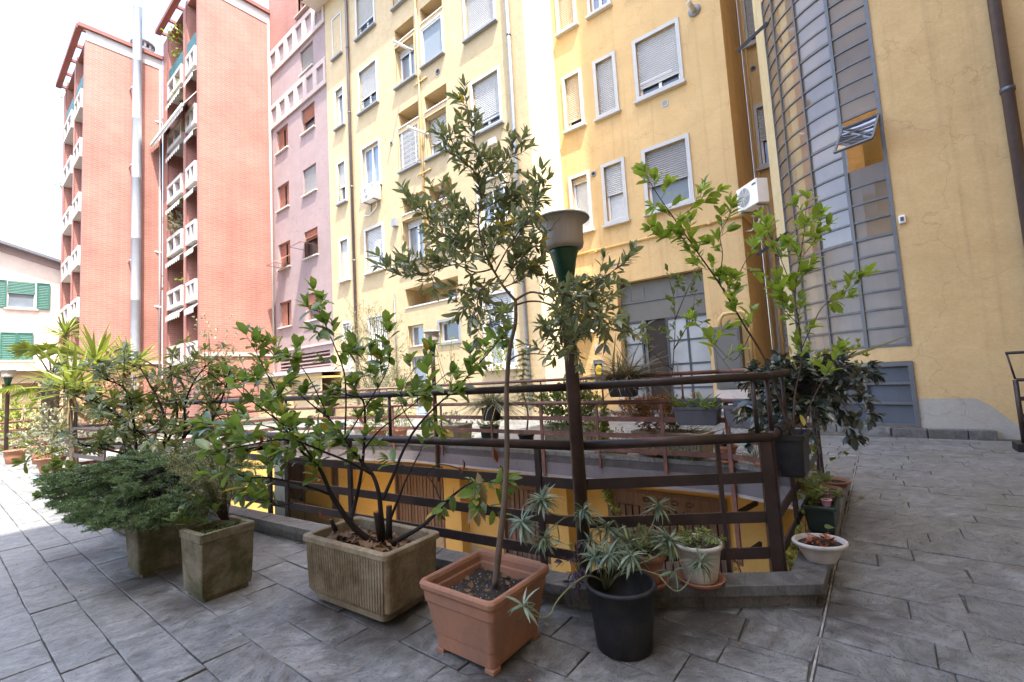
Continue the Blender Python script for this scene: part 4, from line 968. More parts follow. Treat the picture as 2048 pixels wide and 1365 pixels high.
def tower_block(label, xf, y0, y1, xb, zt, zs, bays, aws):
    o = thing('brick_tower', label, 'building', ((xf+xb)/2, y0, 0))
    fs = FX(xf); wall(fs, y0, y1, -0.02, zt, [], 'brick_wall', 'brick', o)
    ff = FY(y0); holes = [(a0, a1, 2.6, zt-0.75, 1.5) for a0, a1 in bays]
    wall(ff, xb, xf, -0.02, zt-0.7, holes, 'brick_front', 'brick', o)
    MB().box(xb+0.02, xf-0.02, y0+1.55, y1, 0, zt-0.3).build('core', 'brick', o)
    for bi, (a0, a1) in enumerate(bays):
        for k, z in enumerate(zs):
            balcony(o, ff, a0-0.0, a1+0.0, z-(0.05 if bi else 0), aw=(k > 0 and aws), screen=(k == len(zs)-1))
            fz = z+0.3; ff.quad(MB(), a0+0.45, a1-0.05, fz, fz+2.05, -1.45).build('french_window', 'pane_dark', o)
            ff.ring(MB(), a0+0.40, a1-0.02, fz, fz+2.1, 0.08, -1.49, -1.40).build('window_frame', 'shutter_brown', o)
        ff.box(MB(), a0-0.16, a0-0.02, 2.0, zt-0.75, 0.003, 0.05).build('edge_strip', 'tower_trim', o)
    # roof edge: white concrete band, red trim, open pergola over the balconies
    fs.box(MB(), y0, y1, zt-0.75, zt-0.2, 0.003, 0.03).build('roof_band', 'concrete_white', o)
    MB().box(xf-0.05, xf+0.16, y0-0.3, y1, zt-0.199, zt).build('verge', 'tower_trim', o)
    MB().box(xb-0.1, xf-0.052, y0-0.35, y0-0.1, zt-0.22, zt).build('front_verge', 'tower_trim', o)
    k = 4
    for q in range(k+1):
        x = xb+(xf-xb-0.3)*q/k; MB().box(x, x+0.14, y0-0.098, y0+1.5, zt-0.2, zt-0.05).build('pergola_beam', 'tower_trim', o)
    for a0, a1 in bays: ff.box(MB(), a0-0.3, a0-0.0, zt-0.7, zt-0.452, -0.25, 0.0).build('pergola_pier', 'brick', o)
    fs.box(MB(), y0, y1, 2.95, 3.12, 0.003, 0.08).build('string_course', 'white_band', o)
    pipe([(xf+0.07, y1-0.12, 0), (xf+0.07, y1-0.12, zt-0.8)], 0.05, 'downpipe', 'concrete_white', o)
    return o
simple('shutter_green_light', (0.03, 0.10, 0.105), 0.7, 0.2)
twR = tower_block('tall red brick tower joined to the pink block, balconies with scalloped awnings', -23.71, 7.13, YP, -29.34, 21.5, (2.75, 5.62, 8.42, 11.24, 14.05, 16.95), [(-28.25, -25.95), (-25.30, -23.98)], True)
twL = tower_block('farther red brick tower behind the steel flue, narrow balconies on its left edge', -29.36, 3.96, 7.11, -36.1, 20.0, (2.6, 5.35, 7.9, 10.6, 13.4, 15.95), [(-34.9, -32.5), (-31.6, -29.8)], False)
# drop-arm awning and poles on the nearer tower
aw = thing('drop_awning', 'long cream awning hanging across two balconies of the nearer brick tower', 'awning', (-26.5, 7.0, 15))
P = FY(7.13).p; mb = MB(); za, zb = 15.62, 14.75
mb.hexa([P(-29.2,za-0.05,0.0),P(-24.0,za-0.05,0.0),P(-24.0,zb-0.05,.55),P(-29.2,zb-0.05,.55),P(-29.2,za,0.0),P(-24.0,za,0.0),P(-24.0,zb,.55),P(-29.2,zb,.55)]); mb.build('cloth', 'awning_cloth', aw)
mb = MB(); mb.bar(P(-29.2, zb-0.05, .57), P(-24.0, zb-0.05, .57), 0.07, 0.12); mb.build('front_bar', 'window_white', aw)
mb = MB(); k = 22; w = 5.2/k
for q in range(k): x = -29.2+w*q; mb.add([P(x,zb-.1,.55), P(x+w,zb-.1,.55), P(x+w*.85,zb-.27,.55), P(x+w*.5,zb-.33,.55), P(x+w*.15,zb-.27,.55)], [(0,1,2,3,4)])
mb.build('valance', 'awning_cloth', aw)
for z, zz in ((16.3, 15.6), (9.05, 8.9), (6.1, 6.05)):
    o = tag(MB().tube([P(-29.25, z-0.15, 0.1), P(-29.9, z+0.1, 1.1)], 0.05, 8).build('awning_arm', 'window_white', None, True), {16.3: 'highest white awning arm sticking out from the nearer brick tower', 9.05: 'white awning arm sticking out halfway up the nearer brick tower', 6.1: 'lowest white awning arm sticking out from the nearer brick tower'}[z], 'awning arm')
# round vent stack on the farther tower's roof
vs_ = thing('roof_stack', 'squat white vent stack with a cowl on the farther brick tower', 'chimney', (-30.6, 6.5, 20))
MB().lathe((-30.6, 6.5, 19.6), [(0.45, 0), (0.45, 1.15)], 20).build('shaft', 'concrete_white', vs_, True)
for k in range(10): a = 2*math.pi*k/10; MB().box(-30.6+0.42*math.cos(a)-.05, -30.6+0.42*math.cos(a)+.05, 6.5+0.42*math.sin(a)-.05, 6.5+0.42*math.sin(a)+.05, 20.75, 21.0).build('cowl_post', 'concrete_white', vs_)
MB().lathe((-30.6, 6.5, 21.0), [(0.0, 0), (0.56, 0), (0.56, 0.12), (0.3, 0.24), (0.0, 0.26)], 20).build('cowl', 'sill_grey', vs_, True)
# steel flue
fl = thing('steel_flue', 'tall shiny steel flue pipe rising past the farther brick tower', 'flue', (-28.95, 5.92, 0))
zc = [0, 3.0, 6.2, 9.4, 12.6, 15.8, 19, 22, 26]
for a, b in zip(zc[:-1], zc[1:]):
    MB().lathe((-28.95, 5.92, 0), [(0.205, a+0.004), (0.205, b-0.07), (0.213, b-0.06), (0.213, b-0.003)], 20).build('flue_section', 'steel_flue', fl, True)
for z in (3.2, 8.2, 13.2, 17.4): MB().box(-29.34, -28.95, 5.68, 5.73, z, z+0.07).build('bracket', 'steel_flue', fl); 
# --- cream house far left (gable wall faces +X)
XH = -36.5; FH = FX(XH); ch = thing('cream_house', 'cream two-storey house with green shutters and a grey gable roof', 'house', (XH, 1, 0))
hh = [(1.95, 3.05, 6.55, 8.05, 0.12), (1.75, 2.98, 3.7, 5.2, 0.12)]
mb = MB(); wall(FH, -6.0, 4.2, 2.5, 8.62, hh, 'wall', 'cream_house_plaster', ch)
mb.add([FH.p(-6.0, 8.62), FH.p(4.2, 8.62), FH.p(4.2, 9.12), FH.p(1.5, 9.95), FH.p(-6.0, 9.0)], [(0,1,2,3,4)]); mb.build('gable', 'cream_house_plaster', ch)
for (ya, za, yb, zb_) in ((1.45, 10.02, 4.5, 9.1), (1.55, 10.02, -6.3, 7.6)):
    mb = MB(); a, b = FH.p(ya, za, 0), FH.p(yb, zb_, 0)
    mb.hexa([a+V(-9,0,0), a+V(.55,0,0), b+V(.55,0,0), b+V(-9,0,0), a+V(-9,0,.16), a+V(.55,0,.16), b+V(.55,0,.16), b+V(-9,0,.16)]); mb.build('roof', 'roof_slate', ch)
    mb = MB(); mb.hexa([a+V(.0,0,-.34), a+V(.10,0,-.34), b+V(.10,0,-.34), b+V(0,0,-.34), a+V(0,0,-.003), a+V(.10,0,-.003), b+V(.10,0,-.003), b+V(0,0,-.003)]); mb.build('eave_band', 'pink_plaster', ch)
for i, h in enumerate(hh):
    w_ = FH.ring(MB(), *h[:4], 0.06, -0.1, -0.03).build('window', 'window_white', ch); FH.quad(MB(), h[0]+.05, h[1]-.05, h[2]+.05, h[3]-.05, -0.09).build('pane', 'pane_blue', w_)
    FH.box(MB(), h[0]-.1, h[1]+.1, h[2]-.09, h[2]-.004, 0, .12).build('sill', 'white_band', w_)
    if i == 0:
        slats(FH, h[0]+.03, h[1]-.03, 7.35, 8.03, -.02, .08).build('roller_blind', 'shutter_green', w_)
        for a, b in ((1.40, 1.93), (3.07, 3.60)):
            sh = slats(FH, a+.05, b-.05, 6.6, 8.0, .05, .09).build('shutter_leaf', 'shutter_green', w_); FH.ring(MB(), a, b, 6.55, 8.05, .06, .03, .09).build('shutter_frame', 'shutter_green', sh)
    else:
        m = (h[0]+h[1])/2
        for a, b in ((h[0], m-.005), (m+.005, h[1])):
            sh = slats(FH, a+.05, b-.05, h[2]+.05, h[3]-.05, .05, .09).build('shutter_leaf', 'shutter_green', w_); FH.ring(MB(), a, b, h[2], h[3], .06, .03, .09).build('shutter_frame', 'shutter_green', sh)
# its low yellow front range
lf = thing('yellow_annex', 'low pale yellow front range with bays below the cream house', 'annex', (-33, 2, 0))
FL = FX(-33.0); wall(FL, -6, 3.9, -0.02, 2.9, [(0.1, 1.2, 0, 2.3, .4), (1.7, 2.9, 0, 2.3, .4), (-1.6, -0.3, 0, 2.3, .4)], 'wall', 'yellow_plaster_pale', lf)
MB().box(-36.4, -32.7, -6, 3.95, 2.903, 3.1).build('flat_roof', 'concrete_white', lf)
MB().box(-36.4, -33.6, -6, 3.9, 0, 2.9).build('core', 'yellow_plaster_pale', lf)
# ------------------------------------------------------------------ railings
def railing(o, path, mat, posts, stubs, r2=0.027, r1=0.022, zb=(0.20, 0.385, 0.59), z2=0.80, z1=1.125, bw=0.010, bh=0.058, top=True):
    """path = xy points; posts = (segment, t, z0, z1, width); flat bars, two round rails"""
    for a, b in zip(path[:-1], path[1:]):
        a, b = Vector(a), Vector(b); t = (b-a).normalized()
        for z in zb: MB().bar((*a, z), (*b, z), bw, bh).build('flat_bar', mat, o)
        MB().tube([(*(a-t*r2*.5), z2), (*(b+t*r2*.5), z2)], r2, 12).build('handrail', mat, o, True)
        if top: MB().tube([(*(a-t*r1*.5), z1), (*(b+t*r1*.5), z1)], r1, 12).build('top_rail', mat, o, True)
    for s, t, za, zt, w in posts:
        a, b = Vector(path[s]), Vector(path[s+1]); p = a.lerp(b, t); d = (b-a).normalized()*w/2
        MB().bar((*p, za), (*p, zt), 0.022, w, up=(d.x, d.y, 0)).build('post', mat, o)
    for s, t in stubs:
        a, b = Vector(path[s]), Vector(path[s+1]); p = a.lerp(b, t)
        MB().tube([(*p, z2+r2*0.8), (*p, z1-r1*0.8)], 0.012, 8).build('stub_post', mat, o, True)
R = RAIL
nr = thing('railing', 'near dark brown railing of flat bars and round pipes behind the potted plants', 'railing', (*R[2], 0.0), 'court railings')
railing(nr, [R[4], R[3], R[2], R[1], R[0]], 'rail_brown',
        [(0, 0.01, -0.05, 0.80, 0.05), (0, 0.12, -0.05, 0.80, 0.055), (0, 0.74, -0.05, 0.80, 0.06), (0, 0.985, -0.05, 0.80, 0.03), (1, 0.03, -0.05, 0.80, 0.06), (1, 0.27, -0.05, 0.81, 0.022),
         (2, 0.065, -0.05, 0.81, 0.035), (2, 0.50, -0.05, 0.81, 0.04), (2, 0.72, -0.05, 0.8, 0.05), (2, 0.79, -0.05, 0.8, 0.05), (2, 0.985, -0.05, 0.8, 0.05), (3, 0.33, -0.05, 0.8, 0.05), (3, 0.66, -0.05, 0.8, 0.05)],
        [(0, 0.02), (0, 0.75), (0, 0.97), (1, 0.06), (2, 0.38), (2, 0.72), (3, 0.3), (3, 0.9)])
fr_ = thing('railing', 'far brown railing along the opposite edge of the sunken court', 'railing', (*R[6], 0.0), 'court railings')
railing(fr_, [R[4], R[5], R[6], R[7], R[0]], 'rail_brown_far',
        [(0, 0.5, -0.05, 0.8, 0.04), (0, 0.97, -0.95, 0.8, 0.05), (1, 0.13, -0.05, 0.8, 0.04), (1, 0.29, -0.05, 0.8, 0.03), (1, 0.455, -0.40, 0.8, 0.045), (1, 0.63, -0.05, 0.8, 0.04), (1, 0.84, -0.05, 0.8, 0.03), (2, 0.1, -0.05, 0.8, 0.04), (2, 0.55, -0.05, 0.8, 0.04), (3, 0.35, -0.05, .8, .04), (3, .7, -.05, .8, .04)],
        [(0, 0.3), (1, 0.08), (1, 0.27), (1, 0.45), (1, 0.72), (1, 0.95), (2, 0.5), (3, 0.1), (3, 0.5)])
mb = MB()
for z in (-0.42, -0.88): mb.bar((R[5][0]+0.02, R[5][1], z), (R[5][0]+0.12, R[5][1]+0.55, z), 0.03, 0.05)
mb.build('bracket', 'plain_black', fr_)
# short stair railing at the right edge
sr = thing('railing', 'short thin railing at the right edge beside the ochre wall', 'railing', (1.18, 7.9, 0))
MB().tube([(1.17, 7.9, 1.14), (2.5, 7.9, 1.14)], 0.018, 10).build('top_rail', 'rail_brown', sr, True)
MB().tube([(1.23, 7.9, 0.82), (2.5, 7.9, 0.82)], 0.02, 10).build('handrail', 'rail_brown', sr, True)
MB().tube([(1.18, 7.9, 1.14), (1.22, 7.9, 0.83)], 0.010, 8).build('stub_post', 'rail_brown', sr, True)
MB().tube([(1.22, 7.9, 0.0), (1.22, 7.9, 0.82)], 0.024, 10).build('post', 'rail_brown', sr, True)
for z in (0.2, 0.4, 0.6): MB().bar((1.24, 7.9, z), (2.5, 7.9, z), 0.01, 0.05).build('flat_bar', 'rail_brown', sr)
MB().box(1.14, 2.5, 7.75, 8.05, -0.02, 0.09).build('foot_stone', 'plain_black', sr)
# distant railing at the left edge of the court
lr = thing('railing', 'thin distant railing in front of the palm at the far left', 'railing', (-17, 1.5, 0))
railing(lr, [(-17.3, -2.5), (-17.3, 2.9), (-15.0, 3.6)], 'rail_brown_far', [(0, t, 0, 0.8, .03) for t in (0.1, .35, .6, .85)]+[(1, .5, 0, .8, .03)], [(0, .2), (0, .7)])
# ------------------------------------------------------------------ lamps
def lamp(label, x, y, z0, light=True):
    o = thing('court_lamp', label, 'lamp', (x, y, z0), 'post lamps with bell shades')
    b = BASE.pop(o.name); h = -z0+0.0
    def L(prof, nm, mat, par=o, n=36): return MB().lathe((0, 0, -z0), prof, n).build(nm, mat, par, True)
    L([(0.0, z0), (0.037, z0), (0.037, 1.66), (0.034, 1.70), (0.0, 1.70)], 'post', 'lamp_post_brown', o, 20)
    L([(0.033, 1.665), (0.046, 1.667), (0.046, 1.735), (0.052, 1.745), (0.066, 1.83), (0.079, 1.875), (0.084, 1.893), (0.079, 1.899), (0.02, 1.90)], 'funnel', 'bronze_green')
    sh = L([(0.080, 1.896), (0.100, 1.897), (0.110, 1.906), (0.1145, 1.925), (0.115, 1.985), (0.117, 2.030), (0.125, 2.052), (0.146, 2.066), (0.144, 2.070), (0.121, 2.057), (0.112, 2.03), (0.110, 1.93), (0.105, 1.91), (0.080, 1.903)], 'shade', 'lamp_opal')
    L([(0.140, 2.068), (0.152, 2.063), (0.158, 2.067), (0.152, 2.076), (0.10, 2.092), (0.05, 2.106), (0.0, 2.112)], 'cap', 'lamp_cap', sh)
    L([(0.0, 1.905), (0.03, 1.906), (0.03, 1.96), (0.022, 2.0), (0.0, 2.01)], 'bulb', 'window_white', sh, 14)
    for k in range(3): a = k*2.1; MB().tube([(0.05*math.cos(a), 0.05*math.sin(a), 1.70-z0), (0.056*math.cos(a), 0.056*math.sin(a), 1.70-z0)], 0.006, 6).build('set_screw', 'bronze_green', o)
    return o
lamp('near lamp post with opal bell shade and green funnel, rising among the bay leaves', R[2][0]+0.02, R[2][1]-0.03, 0.12)
lamp('middle lamp post with sunlit shade standing on the far edge of the sunken court', -6.06, 5.33, -0.5)
lamp('distant lamp post cut by the left picture edge in front of the cream house', -16.3, 0.93, 0.0)
# ------------------------------------------------------------------ pots
def rrect(hx, hy, r, k=4):
    out = []
    for sx, sy, a0 in ((1, 1, 0), (-1, 1, 90), (-1, -1, 180), (1, -1, 270)):
        for i in range(k+1): a = math.radians(a0+90*i/k); out.append((sx*(hx-r)+r*math.cos(a), sy*(hy-r)+r*math.sin(a)))
    return out
def loft(mb, rings):     # rings of equal point count [(pts2d, z)]
    b = len(mb.v); n = len(rings[0][0])
    for pts, z in rings: mb.v += [(x, y, z) for x, y in pts]
    for i in range(len(rings)-1):
        for k in range(n): k2 = (k+1) % n; mb.f.append((b+i*n+k, b+i*n+k2, b+(i+1)*n+k2, b+(i+1)*n+k))
    return mb
def pot(name, label, cat, loc, yaw, group=None):
    o = thing(name, label, cat, loc, group); BASE.pop(o.name); o.rotation_euler = (0, 0, yaw); return o
def soil_disc(o, hx, hy, z, r=0.02, mat='soil', round_=False):
    mb = MB(); k = 14; rr = random.Random(int(hx*1e4))
    for i in range(k):
        for j in range(k):
            u, v = [(-1+2*(i+d)/k) for d in (0, 1)], [(-1+2*(j+d)/k) for d in (0, 1)]
            mb.quad(*[(a*hx, b*hy, z+0.008*math.sin(a*7+b*3)+0.006*math.sin(b*11-a*5)) if not round_ else (a*hx*math.sqrt(1-b*b/2), b*hy*math.sqrt(1-a*a/2), z+0.008*math.sin(a*7+b*3)) for a, b in ((u[0], v[0]), (u[1], v[0]), (u[1], v[1]), (u[0], v[1]))])
    s = mb.build('soil', mat, o, True); return s
def litter(o, hx, hy, z, n, mat='dead_leaf', seed=1, sz=(0.025, 0.055)):
    rr = random.Random(seed); mb = MB()
    for k in range(n):
        c = Vector((rr.uniform(-hx, hx), rr.uniform(-hy, hy), z+rr.uniform(0.004, 0.03))); L = rr.uniform(*sz); w = L*rr.uniform(.3, .5)
        e = Euler((rr.uniform(-.5, .5), rr.uniform(-.5, .5), rr.uniform(0, 6.28))).to_matrix(); cu = rr.uniform(.1, .5)*L
        mb.add([c+e@Vector(p) for p in ((-L, 0, cu), (-.3*L, w, .2*cu), (.4*L, w*.8, .1*cu), (L, 0, cu), (.4*L, -w*.8, 0.2*cu), (-.3*L, -w, 0))], [(0,1,5), (1,2,4,5), (2,3,4)])
    return tag(mb.build('leaf_litter', mat, o), kind='stuff')
def trough(o, hx, hy, h, mat, ht=0.024, rim=0.03, taper=0.93, rad=0.03, soilz=None, foot=True, ribs=0, rimout=0.012):
    rg = lambda s, r=rad, e=0.0: rrect(hx*s+e, hy*s+e, max(r, 0.004))
    z0 = 0.02 if foot else 0.0
    rings = [(rg(taper*0.86), z0), (rg(taper*0.93), z0+h*0.10), (rg(taper), z0+h*0.16), (rg(1.0), h-rim-0.002), (rg(1.0, rad, rimout), h-rim), (rg(1.0, rad, rimout), h-0.005), (rg(1.0, rad, rimout-0.006), h), (rg(1.0, rad, -ht+0.006), h), (rg(1.0, rad, -ht), h-0.006), (rg(0.97, rad, -ht), (soilz or h*0.8)-0.02)]
    body = loft(MB(), rings)
    body.f.append(tuple(range(len(rings[0][0])))); b = body.build('body', mat, o, True)
    b.data.polygons.foreach_set('use_smooth', [False]*len(b.data.polygons))
    return b
def add_ribs(o, hx, hy, h, mat, pitch, sides=(0, 1, 2, 3), taper=0.93, r=0.007):
    for s in sides:
        mb = MB(); L, D = (hx, hy) if s in (0, 1) else (hy, hx); k = int(2*(L-0.03)/pitch)
        for i in range(k+1):
            a = -(L-0.03)+2*(L-0.03)*i/k
            def pt(f, z): 
                q = [(a*f, -D*f), (a*f, D*f), (-D*f, a*f), (D*f, a*f)][s]; return (q[0], q[1], z)
            mb.tube([pt(taper*0.94, 0.02+h*0.12), pt(taper, 0.02+h*.17), pt(1.0, h-0.036)], [r, r, r*0.9], 5, False)
        tag(mb.build('fluting', mat, o, True), kind='stuff')
# front and rear concrete tubs
def tub(label, x, y, hx, hy, h, yaw):
    o = pot('concrete_planter', label, 'planter', (x, y, 0), yaw)
    rg = lambda s, e=0.0: rrect(hx*s+e, hy*s+e, 0.012, 3)
    z0 = 0.025; rings = [(rg(0.80), 0), (rg(0.80), z0), (rg(0.88), z0+0.003), (rg(0.90), z0+0.03), (rg(0.97), h*0.86), (rg(0.97), h*0.87), (rg(1.0), h*0.885), (rg(1.0), h-0.006), (rg(0.99), h), (rg(1.0, -0.030), h), (rg(1.0, -0.034), h-0.01), (rg(0.95, -0.034), h-0.06)]
    rr = random.Random(int(x*100)); rings = [([(px+rr.uniform(-.0022, .0022), py+rr.uniform(-.0022, .0022)) for px, py in r_], z) for r_, z in rings]
    m = loft(MB(), rings); m.build('body', 'concrete_mossy', o)
    soil_disc(o, hx*0.9, hy*0.9, h-0.045); return o
tubF = tub('mossy concrete tub in front, with rosemary and a few leafy shoots', -3.30, 1.085, 0.150, 0.155, 0.39, math.radians(4))
tubB = tub('weathered concrete tub behind, under the spreading spruce', -4.10, 1.03, 0.145, 0.22, 0.41, math.radians(2))
rib = pot('ribbed_planter', 'large ribbed concrete planter with leaf litter under the camellia', 'planter', (-2.33, 1.525, 0), math.radians(4.6))
trough(rib, 0.355, 0.185, 0.37, 'concrete_ribbed', 0.026, 0.03, 0.955, 0.035, 0.29)
add_ribs(rib, 0.355, 0.185, 0.37, 'concrete_ribbed', 0.021, (0, 1), 0.955, 0.0058)
soil_disc(rib, 0.325, 0.155, 0.30); litter(rib, 0.28, 0.12, 0.305, 170, seed=4, sz=(0.02, 0.045))
ter = pot('terracotta_pot', 'square terracotta plastic pot with dark soil holding the bay tree', 'pot', (-1.50, 1.578, 0), math.radians(1.5))
def square_terra(o):
    rg = lambda e, r=0.022: rrect(0.165+e, 0.165+e, r)
    rings = [(rg(-0.03), 0.018), (rg(0.0), 0.02), (rg(0.006), 0.085), (rg(0.009), 0.088), (rg(0.032), 0.225), (rg(0.037), 0.228), (rg(0.040), 0.272), (rg(0.046), 0.276), (rg(0.053, .03), 0.285), (rg(0.055, .03), 0.303), (rg(0.049, .03), 0.314), (rg(0.040), 0.316), (rg(0.030), 0.310), (rg(0.024), 0.296), (rg(0.022), 0.27), (rg(0.016), 0.262), (rg(0.008), 0.20)]
    m = loft(MB(), rings); b = m.build('body', 'terracotta', o, False, 0.003)
    for sx in (-1, 1):
        for sy in (-1, 1): MB().box(sx*0.145-0.025, sx*0.145+0.025, sy*0.145-0.025, sy*0.145+0.025, 0, 0.021).build('foot', 'terracotta', o, False, 0.004)
square_terra(ter); soil_disc(ter, 0.172, 0.172, 0.235); litter(ter, 0.13, 0.13, 0.238, 26, seed=8, sz=(0.006, 0.028))
mb = MB(); rr = random.Random(2)
for k in range(90): c = (rr.uniform(-.15, .15), rr.uniform(-.15, .15), 0.245); s = rr.uniform(.001, .0025); mb.box(c[0]-s, c[0]+s, c[1]-s, c[1]+s, c[2]-s, c[2]+s)
tag(mb.build('grit', 'pebble', ter), kind='stuff')
def round_pot(name, label, x, y, z, r0, r1, h, mat, rimh=0.02, rimo=0.008, saucer=None, soil=0.85, group=None, yaw=0.0, ov=1.0):
    o = pot(name, label, 'pot', (x, y, z), yaw, group); zs = 0.012 if saucer else 0.0
    pr = [(0, zs), (r0*0.96, zs), (r0, zs+0.006), (r0+(r1-r0)*0.5, zs+h*0.5), (r1-0.004, zs+h-rimh-0.003), (r1+rimo, zs+h-rimh), (r1+rimo+0.001, zs+h-0.006), (r1+rimo-0.003, zs+h), (r1-0.006, zs+h), (r1-0.010, zs+h-0.008), (r0+(r1-r0)*soil-0.008, zs+h*(soil-0.06)), (0, zs+h*(soil-0.06))]
    m = MB().lathe((0, 0, 0), pr, 40); b = m.build('body', mat, o, True)
    if ov != 1.0: o.scale = (1, ov, 1)
    if saucer: MB().lathe((0, 0, 0), [(0, 0.001), (saucer*0.86, 0.001), (saucer, 0.022), (saucer*0.97, 0.026), (saucer*0.86, 0.008), (0, 0.008)], 32).build('saucer', 'terracotta_clay', o, True)
    MB().disc((0, 0, zs+h*soil), (r0+(r1-r0)*soil)*0.96, 24).build('soil', 'soil', o)
    return o
round_pot('black_pot', 'black plastic nursery pot holding the grey-green spurge', -0.985, 1.895, 0.0, 0.120, 0.148, 0.275, 'black_plastic', 0.016, 0.007, None, 0.50)
round_pot('terracotta_pot', 'round terracotta pot with saucer on the coping behind the black pot', -1.02, 2.262, 0.12, 0.065, 0.095, 0.150, 'terracotta_clay', 0.03, 0.006, 0.105, 0.9)
round_pot('white_pot', 'chipped white pot with sedum standing on the coping', -0.805, 2.415, 0.12, 0.080, 0.112, 0.185, 'white_pot', 0.02, 0.006, 0.115, 0.9)
bw_ = round_pot('white_bowl', 'low white oval bowl of dead brown leaves at the coping corner', -0.345, 2.99, 0.12, 0.075, 0.125, 0.105, 'white_bowl', 0.018, 0.008, None, 0.8, None, 0.6, 0.85)
litter(bw_, 0.075, 0.07, 0.088, 42, 'dead_leaf_red', 6, (0.012, 0.035))
gb = pot('window_box', 'dark green plastic box with ferns and pink pots on the right coping', 'planter', (-0.375, 3.60, 0.12), 0.0)
trough(gb, 0.078, 0.235, 0.185, 'green_plastic', 0.008, 0.02, 0.90, 0.012, 0.15, False); soil_disc(gb, 0.07, 0.22, 0.155)
round_pot('small_pot', 'smaller pink flowerpot at the near end of the green box', -0.345, 3.50, 0.275, 0.022, 0.030, 0.045, 'letter_pink', 0.008, 0.002)
round_pot('small_pot', 'larger pink flowerpot in the middle of the green box', -0.345, 3.66, 0.275, 0.032, 0.046, 0.055, 'letter_pink', 0.010, 0.002)
round_pot('clay_dish', 'rusty clay dish beside the last post of the right railing', -0.40, 4.78, 0.12, 0.08, 0.115, 0.045, 'terracotta_clay', 0.01, 0.003, None, 0.6)
round_pot('clay_dish', 'low clay dish behind the hanging black planter', -0.42, 4.45, 0.12, 0.07, 0.10, 0.05, 'terracotta_clay', 0.01, 0.003, None, 0.6)
def saddle(label, c, along, L, w, h, mat, strap=True, zrail=0.8, name='railing_planter', shift=0.55):
    """trough hung over a rail: c = centre of the rail under it"""
    yaw = math.atan2(along[1], along[0]); o = pot(name, label, 'planter', (c[0], c[1], zrail-0.25), yaw)
    rg = lambda s, e=0.0: rrect(L*s/2+e, w*s/2+e, 0.02)
    cy = -w*shift
    rings = [([(x, y+cy) for x, y in r_], z) for r_, z in ((rg(0.80), 0.0), (rg(0.86), 0.012), (rg(0.97), h-0.03), (rg(1.0, 0.006), h-0.028), (rg(1.0, 0.006), h), (rg(1.0, -0.006), h), (rg(0.9, -0.006), h-0.05))]
    m = loft(MB(), rings); m.f.append(tuple(range(len(rings[0][0])))); m.build('trough', mat, o, False)
    m = MB(); P = []
    for q in range(9): a = math.pi*q/8; P.append((-0.036*math.cos(a)+0.0, 0.25+0.036*math.sin(a)))
    P = [(-0.036, h-0.05)]+P+[(0.036, 0.16)]
    for (y0, z0), (y1, z1) in zip(P[:-1], P[1:]): m.quad((-L*0.46, y0, z0), (L*0.46, y0, z0), (L*0.46, y1, z1), (-L*0.46, y1, z1))
    if strap: so_ = m.build('saddle', mat, o, True); sm = so_.modifiers.new('thick', 'SOLIDIFY'); sm.thickness = 0.004
    s = MB(); s.quad((-L*.46, cy-w*.46, h-.03), (L*.46, cy-w*.46, h-.03), (L*.46, cy+w*.46, h-.03), (-L*.46, cy+w*.46, h-.03)); s.build('soil', 'soil', o)
    return o
saddle('black planter straddling the near corner of the lower handrail, holding the tall ficus', (R[3][0], 3.10), (0, 1), 0.30, 0.20, 0.235, 'black_plastic', shift=0.15)
saddle('black planter on the top rail with dark-leaved shrub and trailing ivy', (R[3][0], 3.95), (0, 1), 0.40, 0.18, 0.20, 'black_plastic', True, 1.125, shift=0.2)
saddle('grey planter with pale rim hung on the far railing, holding bromeliads', (-1.64, R[5][1]), (1, 0), 0.50, 0.18, 0.20, 'grey_plastic', True, 0.80)
saddle('dark trough on the right arm of the far railing behind the ficus', (-1.0, 5.16), (0.92, -0.38), 0.55, 0.18, 0.22, 'grey_plastic', True, 0.80)
saddle('dark hanging planter with arching dry grass on the far top rail', (-2.52, R[5][1]), (1, 0), 0.38, 0.15, 0.16, 'black_plastic', True, 1.125)
saddle('hanging planter hidden by a tuft of pale grass on the far lower rail', (-4.74, R[5][1]), (1, 0), 0.30, 0.16, 0.2, 'black_plastic', True, 0.80)
